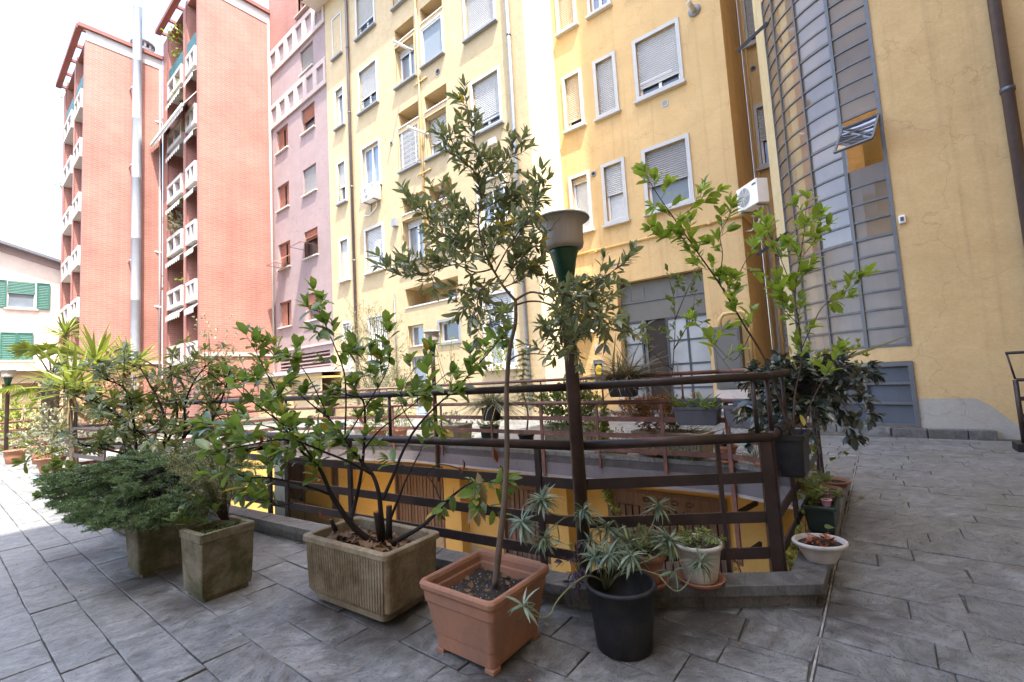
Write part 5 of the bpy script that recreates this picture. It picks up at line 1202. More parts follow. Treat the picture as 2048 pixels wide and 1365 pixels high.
# planters standing between the court and the entrance wall
def long_trough(label, x, y, hx, hy, h, yaw=0.0):
    o = pot('ribbed_planter', label, 'planter', (x, y, 0), yaw); trough(o, hx, hy, h, 'concrete_far', 0.025, 0.03, 0.95, 0.02, h*.85); add_ribs(o, hx, hy, h, 'concrete_far', 0.045, (0, 1), 0.95, 0.011); soil_disc(o, hx*.9, hy*.85, h*.86); return o
long_trough('far ribbed trough with a glossy green hedge plant in the shade', -4.10, 6.52, 0.42, 0.18, 0.36)
long_trough('far ribbed trough with red-brown twiggy heather', -2.26, 6.12, 0.50, 0.18, 0.36, math.radians(-8))
lt3 = long_trough('pale sunlit trough left of the middle lamp post', -6.60, 6.1, 0.48, 0.2, 0.38)
FP_ = [('terracotta_pot', 'terracotta pot with agave on the far coping beside the corner post', -1.43, 5.50, 0.12, 0.08, 0.115, 0.17, 'terracotta_clay', 0.12),
       ('black_pot', 'tall black pot under the little fir tree', -4.66, 6.05, 0.0, 0.10, 0.13, 0.25, 'black_plastic', None),
       ('green_tub', 'dark green tub with bright groundcover right of the sunlit trough', -5.42, 6.0, 0.0, 0.13, 0.17, 0.38, 'green_plastic', None),
       ('black_pot', 'very small black pot with a sunlit green plant', -5.70, 5.75, 0.0, 0.08, 0.10, 0.13, 'black_plastic', None),
       ('terracotta_pot', 'sunlit terracotta pot left of the middle lamp post', -7.9, 5.95, 0.0, 0.12, 0.16, 0.25, 'terracotta_clay', None),
       ('terracotta_pot', 'broad sunlit terracotta pot beyond the camellia', -8.6, 5.9, 0.0, 0.15, 0.2, 0.24, 'terracotta_clay', None),
       ('white_pot', 'sunlit white pot among terracotta pots beyond the camellia', -9.1, 5.8, 0.0, 0.10, 0.13, 0.26, 'white_bowl', None),
       ('clay_dish', 'dark clay dish with succulents on the far coping', -2.30, 5.62, 0.12, 0.12, 0.15, 0.05, 'terracotta', None),
       ('clay_dish', 'clay dish with a small succulent near the chamfered far corner', -1.02, 5.36, 0.12, 0.08, 0.11, 0.06, 'terracotta_clay', None),
       ('terracotta_pot', 'low dark pot with dry stems left of the heather trough', -3.0, 5.98, 0.0, 0.13, 0.17, 0.16, 'terracotta', None),
       ('terracotta_pot', 'pale terracotta pot on a blue dish at the sunlit left edge', -10.9, 1.13, 0.02, 0.11, 0.19, 0.30, 'terracotta_clay', None),
       ('terracotta_pot', 'terracotta pot topped by a small pot near the left hedge', -13.6, 1.28, 0.0, 0.14, 0.18, 0.36, 'terracotta_clay', None),
       ('terracotta_pot', 'terracotta pot under the bright hedge beside the left picture edge', -14.4, 0.95, 0.0, 0.13, 0.17, 0.28, 'terracotta_clay', None),
       ('terracotta_pot', 'small clay pot standing on the larger pot near the left hedge', -13.6, 1.28, 0.37, 0.08, 0.12, 0.14, 'terracotta_clay', None)]
for nm, lab, x, y, z, r0, r1, h, m, sa in FP_: round_pot(nm, lab, x, y, z, r0, r1, h, m, 0.03, 0.008, sa, 0.9)
bd_ = tag(MB().lathe((-10.9, 1.13, 0), [(0, 0.001), (0.2, 0.001), (0.24, 0.018), (0.22, 0.02), (0.19, 0.012), (0, 0.012)], 28).build('blue_dish', 'blue_dish', None, True), 'pale blue dish under the terracotta pot at the left', 'dish')
# dark tub behind the spruce for the rhododendron
rt = pot('concrete_planter', 'dark planter of the rhododendron, hidden behind the spruce', 'planter', (-5.45, 1.16, 0), 0.1); trough(rt, 0.22, 0.2, 0.4, 'concrete_mossy', 0.03, 0.03, 0.9, 0.02, 0.34); soil_disc(rt, 0.2, 0.18, 0.34)
# ------------------------------------------------------------------ plants
def leaf_geo(w=0.36, shape='lance', fold=0.12, droop=0.12):
    """unit leaf along +X, about 10 faces, folded on the midrib and drooping to the tip"""
    prof = {'lance': [(0, .06), (.22, .72), (.5, 1.0), (.78, .62), (1, 0)], 'oval': [(0, .08), (.2, .75), (.48, 1.0), (.78, .82), (1, 0)],
            'obov': [(0, .06), (.25, .5), (.6, 1.0), (.85, .85), (1, 0.1)], 'strap': [(0, .5), (.3, 1.0), (.6, .9), (.85, .5), (1, 0)], 'heart': [(0, .3), (.12, .95), (.4, 1.0), (.75, .5), (1, 0)]}[shape]
    v = []; f = []
    for t, k in prof:
        z = -droop*t*t; hw = w*0.5*k
        v += [(t, -hw, z+fold*hw*1.4), (t, 0, z), (t, hw, z+fold*hw*1.4)]
    for i in range(len(prof)-1):
        a = 3*i; f += [(a, a+1, a+4, a+3), (a+1, a+2, a+5, a+4)]
    return np.array(v), f
def smoothline(pts, k=5):
    P = [Vector(p) for p in pts]
    if len(P) < 3: return [P[0].lerp(P[-1], i/k) for i in range(k+1)]
    out = []
    for i in range(len(P)-1):
        a, b, c, d = P[max(i-1, 0)], P[i], P[i+1], P[min(i+2, len(P)-1)]
        for j in range(k):
            t = j/k; out.append(0.5*((2*b)+(c-a)*t+(2*a-5*b+4*c-d)*t*t+(3*b-a-3*c+d)*t**3))
    out.append(P[-1]); return out
class Plant:
    def __init__(s, name, label, cat, base, wood, seed=1, group=None):
        s.o = thing(name, label, cat, tuple(base), group); s.wood = MB(); s.tr = MB(); s.woodm = wood; s.L = {}; s.r = random.Random(seed); s.lines = []; s.alt = None
    def limb(s, pts, r0, r1, trunk=False, k=5, n=7):
        q = smoothline(pts, k); m = len(q)-1; (s.tr if trunk else s.wood).tube(q, [r0+(r1-r0)*(i/m)**0.8 for i in range(m+1)], n); return q
    def leaf(s, kind, p, d, nrm, size):
        if s.alt and kind == 'l' and s.r.random() < s.alt[1]: kind = s.alt[0]
        s.L.setdefault(kind, []).append((Vector(p), Vector(d), Vector(nrm), size))
    def rv(s): r = s.r; return Vector((r.gauss(0, 1), r.gauss(0, 1), r.gauss(0, 1))).normalized()
    def twigs(s, line, kind, t0, step, tl, size, tr=0.0022, lstep=0.022, up=0.25, spread=0.9, per=2, lang=0.7, tip=5, only=1.0, flat=0.45):
        """side twigs with alternate leaves along a branch line"""
        r = s.r; acc = 0.0; n = len(line)
        for i in range(int(t0*n), n-1):
            acc += (line[i+1]-line[i]).length
            while acc > step:
                acc -= step
                if r.random() > only: continue
                T = (line[i+1]-line[i]).normalized(); p = line[i].lerp(line[i+1], r.random())
                d = (T*(1-spread*0.5)+s.rv()*spread+Vector((0, 0, up))).normalized(); s.shoot(p, d, tl*r.uniform(.5, 1.2), kind, size, tr, lstep, up, lang, tip, flat)
        T = (line[-1]-line[-2]).normalized(); s.shoot(line[-1], (T+Vector((0, 0, up*0.5))).normalized(), tl*0.7, kind, size, tr, lstep, up, lang, tip, flat)
    def shoot(s, p, d, L, kind, size, tr=0.002, lstep=0.022, up=0.2, lang=0.7, tip=5, flat=0.45):
        r = s.r; pts = [Vector(p)]; dd = Vector(d); k = 4
        for j in range(k): dd = (dd+s.rv()*0.22+Vector((0, 0, up*0.25))).normalized(); pts.append(pts[-1]+dd*(L/k))
        s.wood.tube(pts, [tr, tr*.9, tr*.75, tr*.6, tr*.4], 4, False)
        a = r.uniform(0, 6.28); m = max(1, int(L/lstep))
        for j in range(m):
            t = (j+0.6)/m*k; i = min(int(t), k-1); q = pts[i].lerp(pts[i+1], t-i); T = (pts[i+1]-pts[i]).normalized()
            x = T.orthogonal().normalized(); y = T.cross(x); a += 2.4
            side = x*math.cos(a)+y*math.sin(a); ld = (T*math.cos(lang)+side*math.sin(lang)+Vector((0, 0, r.uniform(-.15, .12)))).normalized()
            s.leaf(kind, q, ld, (Vector((0, 0, 1))*flat+T*0.5+s.rv()*0.35), size*r.uniform(.5, 1.18))
        T = (pts[-1]-pts[-2]).normalized(); x = T.orthogonal().normalized(); y = T.cross(x)
        for j in range(tip):
            b = a+j*6.28/max(tip, 1); side = x*math.cos(b)+y*math.sin(b); la = r.uniform(.25, .75)
            s.leaf(kind, pts[-1], (T*math.cos(la)+side*math.sin(la)).normalized(), (Vector((0, 0, 1))*flat+T*.3+s.rv()*.3), size*r.uniform(.6, 1.05))
    def whorl(s, p, d, kind, n, size, ang=(0.7, 1.4), flat=0.8):
        T = Vector(d).normalized(); x = T.orthogonal().normalized(); y = T.cross(x); a = s.r.uniform(0, 6.28)
        for j in range(n):
            b = a+j*2.399; la = s.r.uniform(*ang); side = x*math.cos(b)+y*math.sin(b)
            s.leaf(kind, Vector(p)+T*s.r.uniform(-.02, .01)*size*8, (T*math.cos(la)+side*math.sin(la)).normalized(), T*flat+Vector((0, 0, .3))+s.rv()*.2, size*s.r.uniform(.7, 1.1))
    def finish(s, kinds, maxobj=280, trunkname='trunk', branchname='branches'):
        o = s.o
        if s.tr.v: s.tr.build(trunkname, s.woodm, o, True)
        if s.wood.v: tag(s.wood.build(branchname, s.woodm, o, True), kind='stuff')
        tot = []
        for kd, lst in s.L.items():
            for q in lst: tot.append((kd, q))
        tot.sort(key=lambda e: (e[1][0]-CAMP).length/max(e[1][3], 1e-4))
        base = BASE[o.name]; cache = {}; rest = {}
        for i, (kd, (p, d, nrm, size)) in enumerate(tot):
            geo, mat = kinds[kd]; d = d.normalized(); y = nrm.cross(d)
            y = y.normalized() if y.length > 1e-4 else d.orthogonal().normalized(); z = d.cross(y)
            if i < maxobj:
                if kd not in cache:
                    me = bpy.data.meshes.new('leaf'); me.from_pydata([tuple(v) for v in geo[0]], [], geo[1]); me.materials.append(MATS[mat]); me.polygons.foreach_set('use_smooth', [True]*len(me.polygons)); cache[kd] = me
                l = bpy.data.objects.new('leaf', cache[kd]); COL.objects.link(l); l.parent = o
                q = p-base; l.matrix_local = Matrix(((d.x*size, y.x*size, z.x*size, q.x), (d.y*size, y.y*size, z.y*size, q.y), (d.z*size, y.z*size, z.z*size, q.z), (0, 0, 0, 1)))
            else:
                rest.setdefault(mat, []).append((geo, np.array([d, y, z])*size, np.array(p)))
        for mat, lst in rest.items():
            vs = []; fs = []; b = 0
            for geo, R_, p in lst:
                vs.append(geo[0]@R_+p); fs += [tuple(i+b for i in f) for f in geo[1]]; b += len(geo[0])
            me = bpy.data.meshes.new('foliage'); me.from_pydata(np.concatenate(vs).tolist(), [], fs); me.materials.append(MATS[mat]); me.polygons.foreach_set('use_smooth', [True]*len(me.polygons))
            tag(put('foliage', me, o), kind='stuff')
        return o
def pl(*a): return [at(*q) for q in a]
def jit(line, r, amt): return [p+Vector((r.gauss(0, amt), r.gauss(0, amt), r.gauss(0, amt*.5))) if 0 < i else p for i, p in enumerate(line)]
LANCE = leaf_geo(0.33, 'lance', 0.22, 0.10); OVAL = leaf_geo(0.50, 'oval', 0.22, 0.14); OVAL2 = leaf_geo(0.46, 'oval', 0.25, 0.10); OBOV = leaf_geo(0.36, 'obov', 0.2, 0.16); RHO = leaf_geo(0.31, 'obov', 0.25, 0.22); STRAP = leaf_geo(0.10, 'strap', 0.3, 0.25); NEEDLE = leaf_geo(0.12, 'strap', 0.3, 0.25); HEART = leaf_geo(0.9, 'heart', 0.1, 0.15); SWORD = leaf_geo(0.085, 'strap', 0.45, 0.10); DROOPY = leaf_geo(0.36, 'obov', 0.3, 0.5); CURL = leaf_geo(0.34, 'lance', 0.7, 0.5)
# --- bay tree
b = Plant('bay_tree', 'slim bay tree with crooked trunk and lance-shaped leaves in the square terracotta pot', 'tree', at(990, 1168, 2.08), 'bark_bay', 21); b.alt = ('x', .02)
tk = b.limb(pl((990,1172,2.08),(1000,1080,2.10),(1009,1000,2.12),(1014,900,2.14),(1013,800,2.15),(1016,735,2.16),(1021,690,2.17),(1031,645,2.18),(1031,600,2.18)), 0.0165, 0.0085, True, 5, 10)
BR = [  # points, r0, r1
 ([(1031,602,2.18),(1008,575,2.19),(994,553,2.2),(976,521,2.22),(962,480,2.24),(957,440,2.25),(962,400,2.26),(957,340,2.27),(948,280,2.28),(938,230,2.29),(931,196,2.3)], .0075, .0018),
 ([(1032,600,2.18),(1060,585,2.12),(1089,589,2.06),(1121,588,2.02),(1160,592,2.0),(1200,562,1.98),(1242,530,1.97)], .0062, .0018),
 ([(1033,610,2.18),(1061,603,2.24),(1093,607,2.3),(1150,630,2.34),(1200,642,2.36),(1240,655,2.38),(1265,668,2.4)], .0055, .0016),
 ([(1018,722,2.17),(1037,711,2.14),(1069,708,2.1),(1119,713,2.06)], .0050, .0020),
 ([(1077,708,2.1),(1088,690,2.09),(1098,672,2.08)], .0026, .0014),
 ([(1112,712,2.07),(1135,690,2.05),(1150,680,2.04)], .0022, .0012),
 ([(985,538,2.2),(950,545,2.12),(910,530,2.06),(860,545,2.0),(815,553,1.97),(785,545,1.95)], .0048, .0015),
 ([(976,521,2.22),(930,500,2.16),(890,470,2.12),(855,440,2.08),(822,405,2.05)], .0045, .0014),
 ([(958,450,2.25),(925,440,2.32),(890,415,2.38),(870,390,2.42)], .0032, .0013),
 ([(958,352,2.27),(925,322,2.22),(900,300,2.2),(890,282,2.19)], .0028, .0012),
 ([(959,362,2.27),(995,345,2.32),(1020,318,2.35),(1036,298,2.37)], .0028, .0012),
 ([(965,420,2.26),(1000,400,2.3),(1030,388,2.34),(1060,400,2.36)], .0032, .0013),
 ([(990,545,2.2),(1020,490,2.12),(1055,440,2.06),(1072,405,2.02),(1080,372,2.0)], .0045, .0014),
 ([(1004,568,2.2),(1040,520,2.28),(1078,485,2.34),(1105,455,2.4)], .0042, .0014),
 ([(994,553,2.2),(962,580,2.1),(955,615,2.04),(966,645,2.0),(985,652,1.98)], .0035, .0013),
 ([(950,545,2.12),(930,580,2.2),(935,612,2.24)], .0028, .0012),
 ([(976,521,2.22),(1000,470,2.32),(1010,430,2.38),(1000,390,2.42)], .0038, .0013),
 ([(1100,590,2.04),(1125,625,1.98),(1118,660,1.95),(1105,690,1.93)], .0035, .0013),
 ([(1140,565,2.01),(1170,600,1.95),(1195,635,1.92)], .003, .0012), ([(1150,630,2.34),(1175,600,2.42),(1200,585,2.48)], .0028, .0012),
 ([(1150,630,2.34),(1165,660,2.3),(1150,690,2.28)], .0026, .0012), ([(960,480,2.24),(915,478,2.34),(880,500,2.42)], .003, .0012), ([(1008,575,2.19),(1050,555,2.3),(1075,530,2.38)], .0035, .0012)]
for i, (pts, r0, r1) in enumerate(BR):
    ln = b.limb(pl(*pts), r0, r1)
    if i == 0: b.twigs(ln, 'l', 0.20, 0.026, 0.085, 0.062, lstep=0.012, up=0.3, tip=4)
    elif i == 3: b.twigs(ln, 'l', 0.93, 0.2, 0.08, 0.055, lstep=0.02)
    else: b.twigs(ln, 'l', 0.30 if i in (1, 2, 6) else 0.16, 0.0185, 0.105, 0.063, lstep=0.0115, up=0.22, tip=3, lang=0.85)
def _clear(q):     # the lamp head stays free of leaves
    c = ROT.T@(np.array(q[0]+q[1]*q[3]*.5)-np.array([0, 0, CAM_H])); u, v = CX+FPX*c[0]/c[2], CY+FPX*c[1]/c[2]; return not (1092 < u < 1195 and 415 < v < 550)
for kd in b.L: b.L[kd] = [q for q in b.L[kd] if _clear(q)]
b.finish({'l': (LANCE, 'leaf_bay'), 'x': (CURL, 'leaf_yellow')}, 300)
# --- camellia / magnolia shrub in the ribbed planter
b = Plant('camellia_shrub', 'spreading dark-stemmed shrub with glossy oval leaves in the ribbed planter', 'shrub', at(770, 1088, 2.58), 'bark_dark', 5); b.alt = ('x', .035)
S = [
 ([(752,1090,2.6),(705,1052,2.56),(672,1005,2.52),(660,985,2.5),(640,940,2.5),(605,905,2.52),(575,865,2.55),(545,830,2.6)], .019, .004, .45),
 ([(768,1090,2.58),(762,1030,2.6),(757,985,2.6),(745,950,2.62),(720,920,2.64),(690,880,2.66),(660,840,2.68),(630,815,2.7),(600,790,2.72)], .017, .003, .5),
 ([(700,1045,2.56),(712,1000,2.66),(722,950,2.7),(727,905,2.72),(730,850,2.75),(725,800,2.78),(692,790,2.8)], .014, .005, .4),
 ([(690,870,2.7),(692,800,2.72),(688,745,2.74),(672,700,2.76),(655,660,2.78),(640,625,2.8),(636,605,2.8)], .006, .0018, .35),
 ([(780,1088,2.55),(815,1070,2.5),(850,1048,2.46),(885,1012,2.42),(910,988,2.38),(945,965,2.34),(985,965,2.3)], .015, .003, .62),
 ([(765,1000,2.6),(785,955,2.66),(805,905,2.7),(830,860,2.72),(870,815,2.74),(920,770,2.76),(960,725,2.78),(990,690,2.8),(1003,650,2.8)], .011, .002, .45),
 ([(662,990,2.5),(620,975,2.42),(570,962,2.36),(530,955,2.3),(490,955,2.28),(455,935,2.26)], .008, .002, .35),
 ([(620,975,2.42),(585,1005,2.36),(550,1010,2.33),(530,985,2.32)], .004, .0015, .4),
 ([(727,900,2.72),(760,860,2.64),(800,830,2.58),(850,790,2.54),(880,760,2.52)], .006, .0018, .5),
 ([(745,950,2.62),(700,925,2.5),(650,905,2.42),(600,885,2.36),(550,880,2.3),(500,890,2.26),(450,900,2.24)], .008, .002, .35),
 ([(640,940,2.5),(590,870,2.44),(540,830,2.4),(500,800,2.38),(470,775,2.36)], .006, .0018, .4),
 ([(605,905,2.52),(560,800,2.6),(535,750,2.64),(515,710,2.66),(505,690,2.67)], .005, .0016, .35),
 ([(690,880,2.66),(740,800,2.72),(770,750,2.76),(780,710,2.78),(775,670,2.8)], .005, .0016, .4),
 ([(830,860,2.72),(800,800,2.8),(820,750,2.84),(850,720,2.86)], .004, .0014, .4),
 ([(885,1012,2.42),(870,975,2.5),(850,950,2.54),(800,930,2.58)], .005, .002, .9),
 ([(850,950,2.54),(880,930,2.46),(930,945,2.4),(960,990,2.36),(975,1010,2.34)], .004, .0015, .55),
 ([(660,840,2.68),(620,760,2.72),(590,720,2.74),(560,700,2.76)], .004, .0015, .4),
 ([(780,1040,2.56),(800,990,2.52),(812,960,2.5),(840,905,2.48)], .009, .003, .95),
 ([(570,865,2.5),(520,850,2.46),(480,850,2.44),(440,850,2.42)], .004, .0015, .3),
 ([(725,800,2.78),(760,790,2.8),(740,740,2.84),(720,700,2.86)], .003, .0013, .3)]
for i, (pts, r0, r1, t0) in enumerate(S):
    ln = b.limb(pl(*pts), r0, r1, i in (0, 1, 2, 4), 5, 8)
    b.twigs(ln, 'l', t0, 0.046, 0.115, 0.094, tr=0.0018, lstep=0.024, up=0.15, tip=4, lang=0.9, flat=0.7, only=0.95 if i not in (4, 14, 17) else 0.45)
    b.twigs(ln, 'n', max(0.1, t0-.25), 0.11, 0.09, 0.001, tr=0.0014, lstep=9, up=0.15, tip=0)
b.L.pop('n', None)
for (u, v, d) in ((955,1005,2.3),(948,1030,2.29),(960,1055,2.28),(940,1060,2.3),(965,1030,2.27),(952,1075,2.29)):
    p = at(u, v-60, d); b.leaf('y', p, Vector((0.1, 0, -1)), b.rv(), 0.11); 
for (u, v, d) in ((925,920,2.35),(990,900,2.32),(1000,930,2.3),(880,1020,2.4),(640,1020,2.4),(720,830,2.6),(520,870,2.3),(1010,980,2.3)):
    b.leaf('r', at(u, v, d), Vector((.2, .1, -1)), b.rv(), 0.07)
sh = b.finish({'x': (OVAL, 'leaf_yellow'), 'l': (OVAL, 'leaf_camellia'), 'y': (CURL, 'leaf_dry'), 'r': (CURL, 'dead_leaf_red')}, 300, 'stems', 'branches')
for (u0, v0, u1, v1, r) in ((762,1085,752,1025,.016),(778,1085,778,1012,.017),(672,1062,662,1040,.012)):
    a, c = at(u0, v0, 2.56), at(u1, v1, 2.55); MB().tube([a, a.lerp(c, .6), c], [r*1.15, r, r*.95], 9).build('pruned_stump', 'bark_dark', sh, True); MB().tube([c, c+Vector((0, 0, .002))], r*.9, 9).build('cut_face', 'cut_wood', sh)
# --- ficus in the black railing planter
b = Plant('ficus', 'tall open plant with bright green oval leaves leaning from the black railing planter', 'plant', at(1590, 885, 2.74), 'bark_twig', 8)
S = [
 ([(1588,900,2.74),(1578,860,2.73),(1560,800,2.72),(1530,720,2.70),(1485,645,2.68),(1440,570,2.66),(1395,505,2.64),(1350,440,2.62),(1322,400,2.61),(1300,365,2.6)], .0095, .002, .40),
 ([(1592,900,2.75),(1588,850,2.78),(1590,790,2.8),(1603,720,2.82),(1598,650,2.84),(1590,590,2.86),(1600,520,2.88),(1610,450,2.9),(1612,420,2.9)], .007, .0018, .35),
 ([(1594,880,2.74),(1625,800,2.7),(1650,755,2.68),(1668,720,2.66)], .004, .0016, .55),
 ([(1465,612,2.67),(1475,560,2.72),(1490,525,2.75),(1510,500,2.77),(1530,470,2.78)], .0036, .0015, .35),
 ([(1438,566,2.66),(1445,510,2.6),(1440,470,2.58),(1455,440,2.56)], .0034, .0015, .3),
 ([(1590,590,2.86),(1570,540,2.9),(1550,490,2.93),(1530,455,2.95)], .0034, .0015, .35),
 ([(1602,700,2.82),(1630,640,2.78),(1650,610,2.76),(1690,585,2.75),(1715,565,2.74)], .0034, .0014, .4),
 ([(1395,505,2.64),(1360,480,2.66),(1320,470,2.68)], .0028, .0013, .2), ([(1598,650,2.84),(1570,620,2.8),(1560,580,2.78)], .003, .0013, .2),
 ([(1500,670,2.69),(1470,720,2.72),(1440,700,2.74),(1400,655,2.76)], .0026, .0012, .6), ([(1600,520,2.88),(1630,480,2.9),(1640,450,2.92)], .0026, .0012, .3),
 ([(1560,800,2.72),(1530,780,2.66),(1480,760,2.62),(1430,700,2.6)], .0025, .0012, .75), ([(1350,440,2.62),(1380,420,2.58),(1400,395,2.56)], .0025, .0012, .2)]
for i, (pts, r0, r1, t0) in enumerate(S):
    ln = b.limb(pl(*pts), r0, r1, i < 2, 5, 8)
    b.twigs(ln, 'l', t0, 0.045, 0.10, 0.084, tr=0.0016, lstep=0.021, up=0.35, tip=4, lang=0.75, flat=0.55, only=0.95 if i not in (9, 11) else .5)
for (u, v, d) in ((1575,690,2.8),(1585,720,2.78),(1555,850,2.7),(1600,830,2.72),(1415,690,2.7)): b.leaf('y', at(u, v, d), Vector((.3, 0, -1)), b.rv(), 0.07)
b.finish({'l': (OVAL2, 'leaf_ficus'), 'y': (OVAL2, 'leaf_yellow')}, 280, 'stems')
# --- thin shrub stem in the far grey planter
b = Plant('slender_shrub', 'thin upright shrub with small leaves growing from the grey far-rail planter', 'plant', at(1343, 850, 5.25), 'bark_twig', 9)
for pts in ([(1338,815,5.25),(1345,740,5.25),(1350,660,5.25),(1348,600,5.25),(1338,560,5.2)], [(1347,700,5.25),(1380,640,5.2),(1390,590,5.2)], [(1345,740,5.25),(1300,700,5.3),(1255,655,5.3)], [(1350,640,5.25),(1375,580,5.3),(1395,545,5.3)]):
    ln = b.limb(pl(*pts), .008, .002); b.twigs(ln, 'l', .3, .11, .16, .085, tr=.0018, lstep=.035, up=.3, tip=4)
b.finish({'l': (OVAL2, 'leaf_mid')}, 60, 'stems')
# --- dark glossy shrub and variegated trailer on the upper right rail
b = Plant('dark_shrub', 'dark glossy-leaved bush spilling from the upper black railing planter', 'shrub', (-0.40, 3.95, 1.0), 'bark_twig', 14)
for k in range(34):
    r = b.r; e = at(r.uniform(1500, 1735), r.uniform(735, 880), r.uniform(3.0, 3.6)); s0 = Vector((-0.36, 3.95+r.uniform(-.2, .2), 1.02)); mid = s0.lerp(e, .5)+Vector((0, 0, .08))
    ln = b.limb([s0, mid, e], .004, .0015); b.twigs(ln, 'l', .25, .055, .09, .09, tr=.0016, lstep=.028, up=.05, tip=4, flat=.8, lang=.9)
b.finish({'l': (OVAL, 'leaf_dark')}, 300)
b = Plant('variegated_trailer', 'pale yellow-green trailing plant on top of the dark shrub', 'plant', (-0.45, 4.1, 1.05), 'stem_green', 15)
for k in range(30):
    r = b.r; e = at(r.uniform(1575, 1720), r.uniform(690, 790), r.uniform(3.3, 3.9)); s0 = Vector((-0.45, 4.05+r.uniform(-.2, .3), 1.07))
    ln = b.limb([s0, s0.lerp(e, .5)+Vector((0, 0, .06)), e], .002, .001); b.twigs(ln, 'l', .3, .05, .05, .032, tr=.0008, lstep=.012, up=.0, tip=3)
for k in range(60):
    r = b.r; s0 = Vector((-0.45, 4.0+r.uniform(-.2, .35), 1.08)); e = at(r.uniform(1580, 1690), r.uniform(700, 770), r.uniform(3.3, 4.0)); d = (e-s0)
    b.leaf('g', s0, d.normalized(), b.rv(), d.length)
ln = b.limb(pl((1700,868,3.5),(1702,890,3.45),(1690,905,3.42),(1668,915,3.4)), .0015, .001); b.twigs(ln, 'l', .5, .03, .03, .03, tr=.0008, lstep=.012, up=0, tip=3)
b.finish({'l': (HEART, 'leaf_ivy'), 'g': (leaf_geo(.025, 'strap', .3, .5), 'grass_grey')}, 120)
# --- spurge in the black pot
b = Plant('spurge', 'sprawling grey-green spurge with narrow-leaved rosettes over the black pot rim', 'plant', at(1213, 1178, 2.12), 'stem_green', 31)
ST = [([(1213,1180,2.12),(1204,1162,2.08),(1175,1152,2.03),(1148,1168,1.98),(1124,1191,1.93),(1109,1211,1.9),(1101,1230,1.87),(1079,1236,1.83),(1054,1222,1.8),(1046,1212,1.79)], .0042, 9),
 ([(1216,1180,2.12),(1232,1152,2.1),(1265,1133,2.07),(1294,1123,2.05),(1322,1107,2.03),(1338,1082,2.02)], .0044, 34),
 ([(1216,1180,2.12),(1230,1156,2.1),(1275,1140,2.05),(1304,1146,2.02),(1328,1152,2.0),(1347,1143,1.98)], .004, 6),
 ([(1318,1150,2.0),(1334,1170,1.97),(1353,1183,1.95),(1371,1172,1.95),(1386,1146,1.96),(1400,1126,1.97)], .0038, 26),
 ([(1210,1180,2.12),(1199,1140,2.14),(1201,1074,2.17),(1191,1048,2.18),(1175,1037,2.19),(1167,1022,2.2)], .0044, 30),
 ([(1212,1180,2.12),(1206,1120,2.16),(1214,1055,2.2)], .004, 30), ([(1214,1180,2.12),(1235,1120,2.16),(1257,1085,2.18)], .004, 26), ([(1211,1180,2.12),(1200,1140,2.1),(1190,1114,2.08)], .004, 24),
 ([(1175,1037,2.19),(1138,1033,2.15),(1114,1047,2.12),(1091,1066,2.1),(1070,1058,2.08),(1045,1046,2.06)], .0036, 26), ([(1114,1047,2.12),(1118,1080,2.1),(1105,1094,2.08),(1088,1078,2.07)], .003, 26),
 ([(1138,1033,2.15),(1110,1030,2.1),(1092,1020,2.08),(1084,1000,2.07)], .0032, 28), ([(1216,1180,2.12),(1262,1110,2.25),(1300,1060,2.3),(1316,1015,2.32)], .0042, 30),
 ([(1213,1180,2.12),(1222,1130,2.12),(1232,1100,2.12)], .0035, 22), ([(1212,1180,2.12),(1195,1120,2.2),(1180,1085,2.24)], .003, 18), ([(1214,1180,2.12),(1245,1140,2.05),(1262,1112,2.02)], .003, 18), ([(1213,1180,2.12),(1216,1110,2.25),(1240,1062,2.3)], .003, 20), ([(1214,1180,2.12),(1212,1140,2.05),(1218,1110,2.02)], .0035, 20)]
for pts, r0, n_ in ST:
    ln = b.limb(pl(*pts), r0, r0*.75); T = (ln[-1]-ln[-3]).normalized(); b.whorl(ln[-1], (T+Vector((0, 0, .35))).normalized(), 'l', int(n_*1.4), .088, (.4, 2.1), .6)
    for q in range(6): b.leaf('l', ln[-1]-T*.006*q, (b.rv()+Vector((0, 0, -.4))).normalized(), b.rv(), .05)
b.finish({'l': (leaf_geo(.155, 'lance', .2, .55), 'leaf_euphorbia')}, 300, 'stems', 'stems')
# --- purple trailing plant on the coping
b = Plant('purple_trailer', 'purple-leaved trailing plant hanging over the coping beside the black pot', 'plant', (-1.24, 2.11, 0.12), 'stem_green', 33)
for k in range(9):
    r = b.r; e = at(r.uniform(1135, 1172), r.uniform(1105, 1180), r.uniform(2.2, 2.35)); s0 = at(1158, 1150, 2.3); ln = b.limb([s0, s0.lerp(e, .5)+V(0, 0, .03), e], .002, .001); b.twigs(ln, 'l', .3, .04, .04, .05, tr=.001, lstep=.02, up=-.1, tip=3)
ln = b.limb(pl((1158,1150,2.3),(1148,1110,2.3),(1141,1092,2.3)), .002, .001); b.whorl(ln[-1], (0,0,1), 's', 12, .022)
b.finish({'l': (LANCE, 'leaf_purple'), 's': (LANCE, 'leaf_sedum')}, 90)
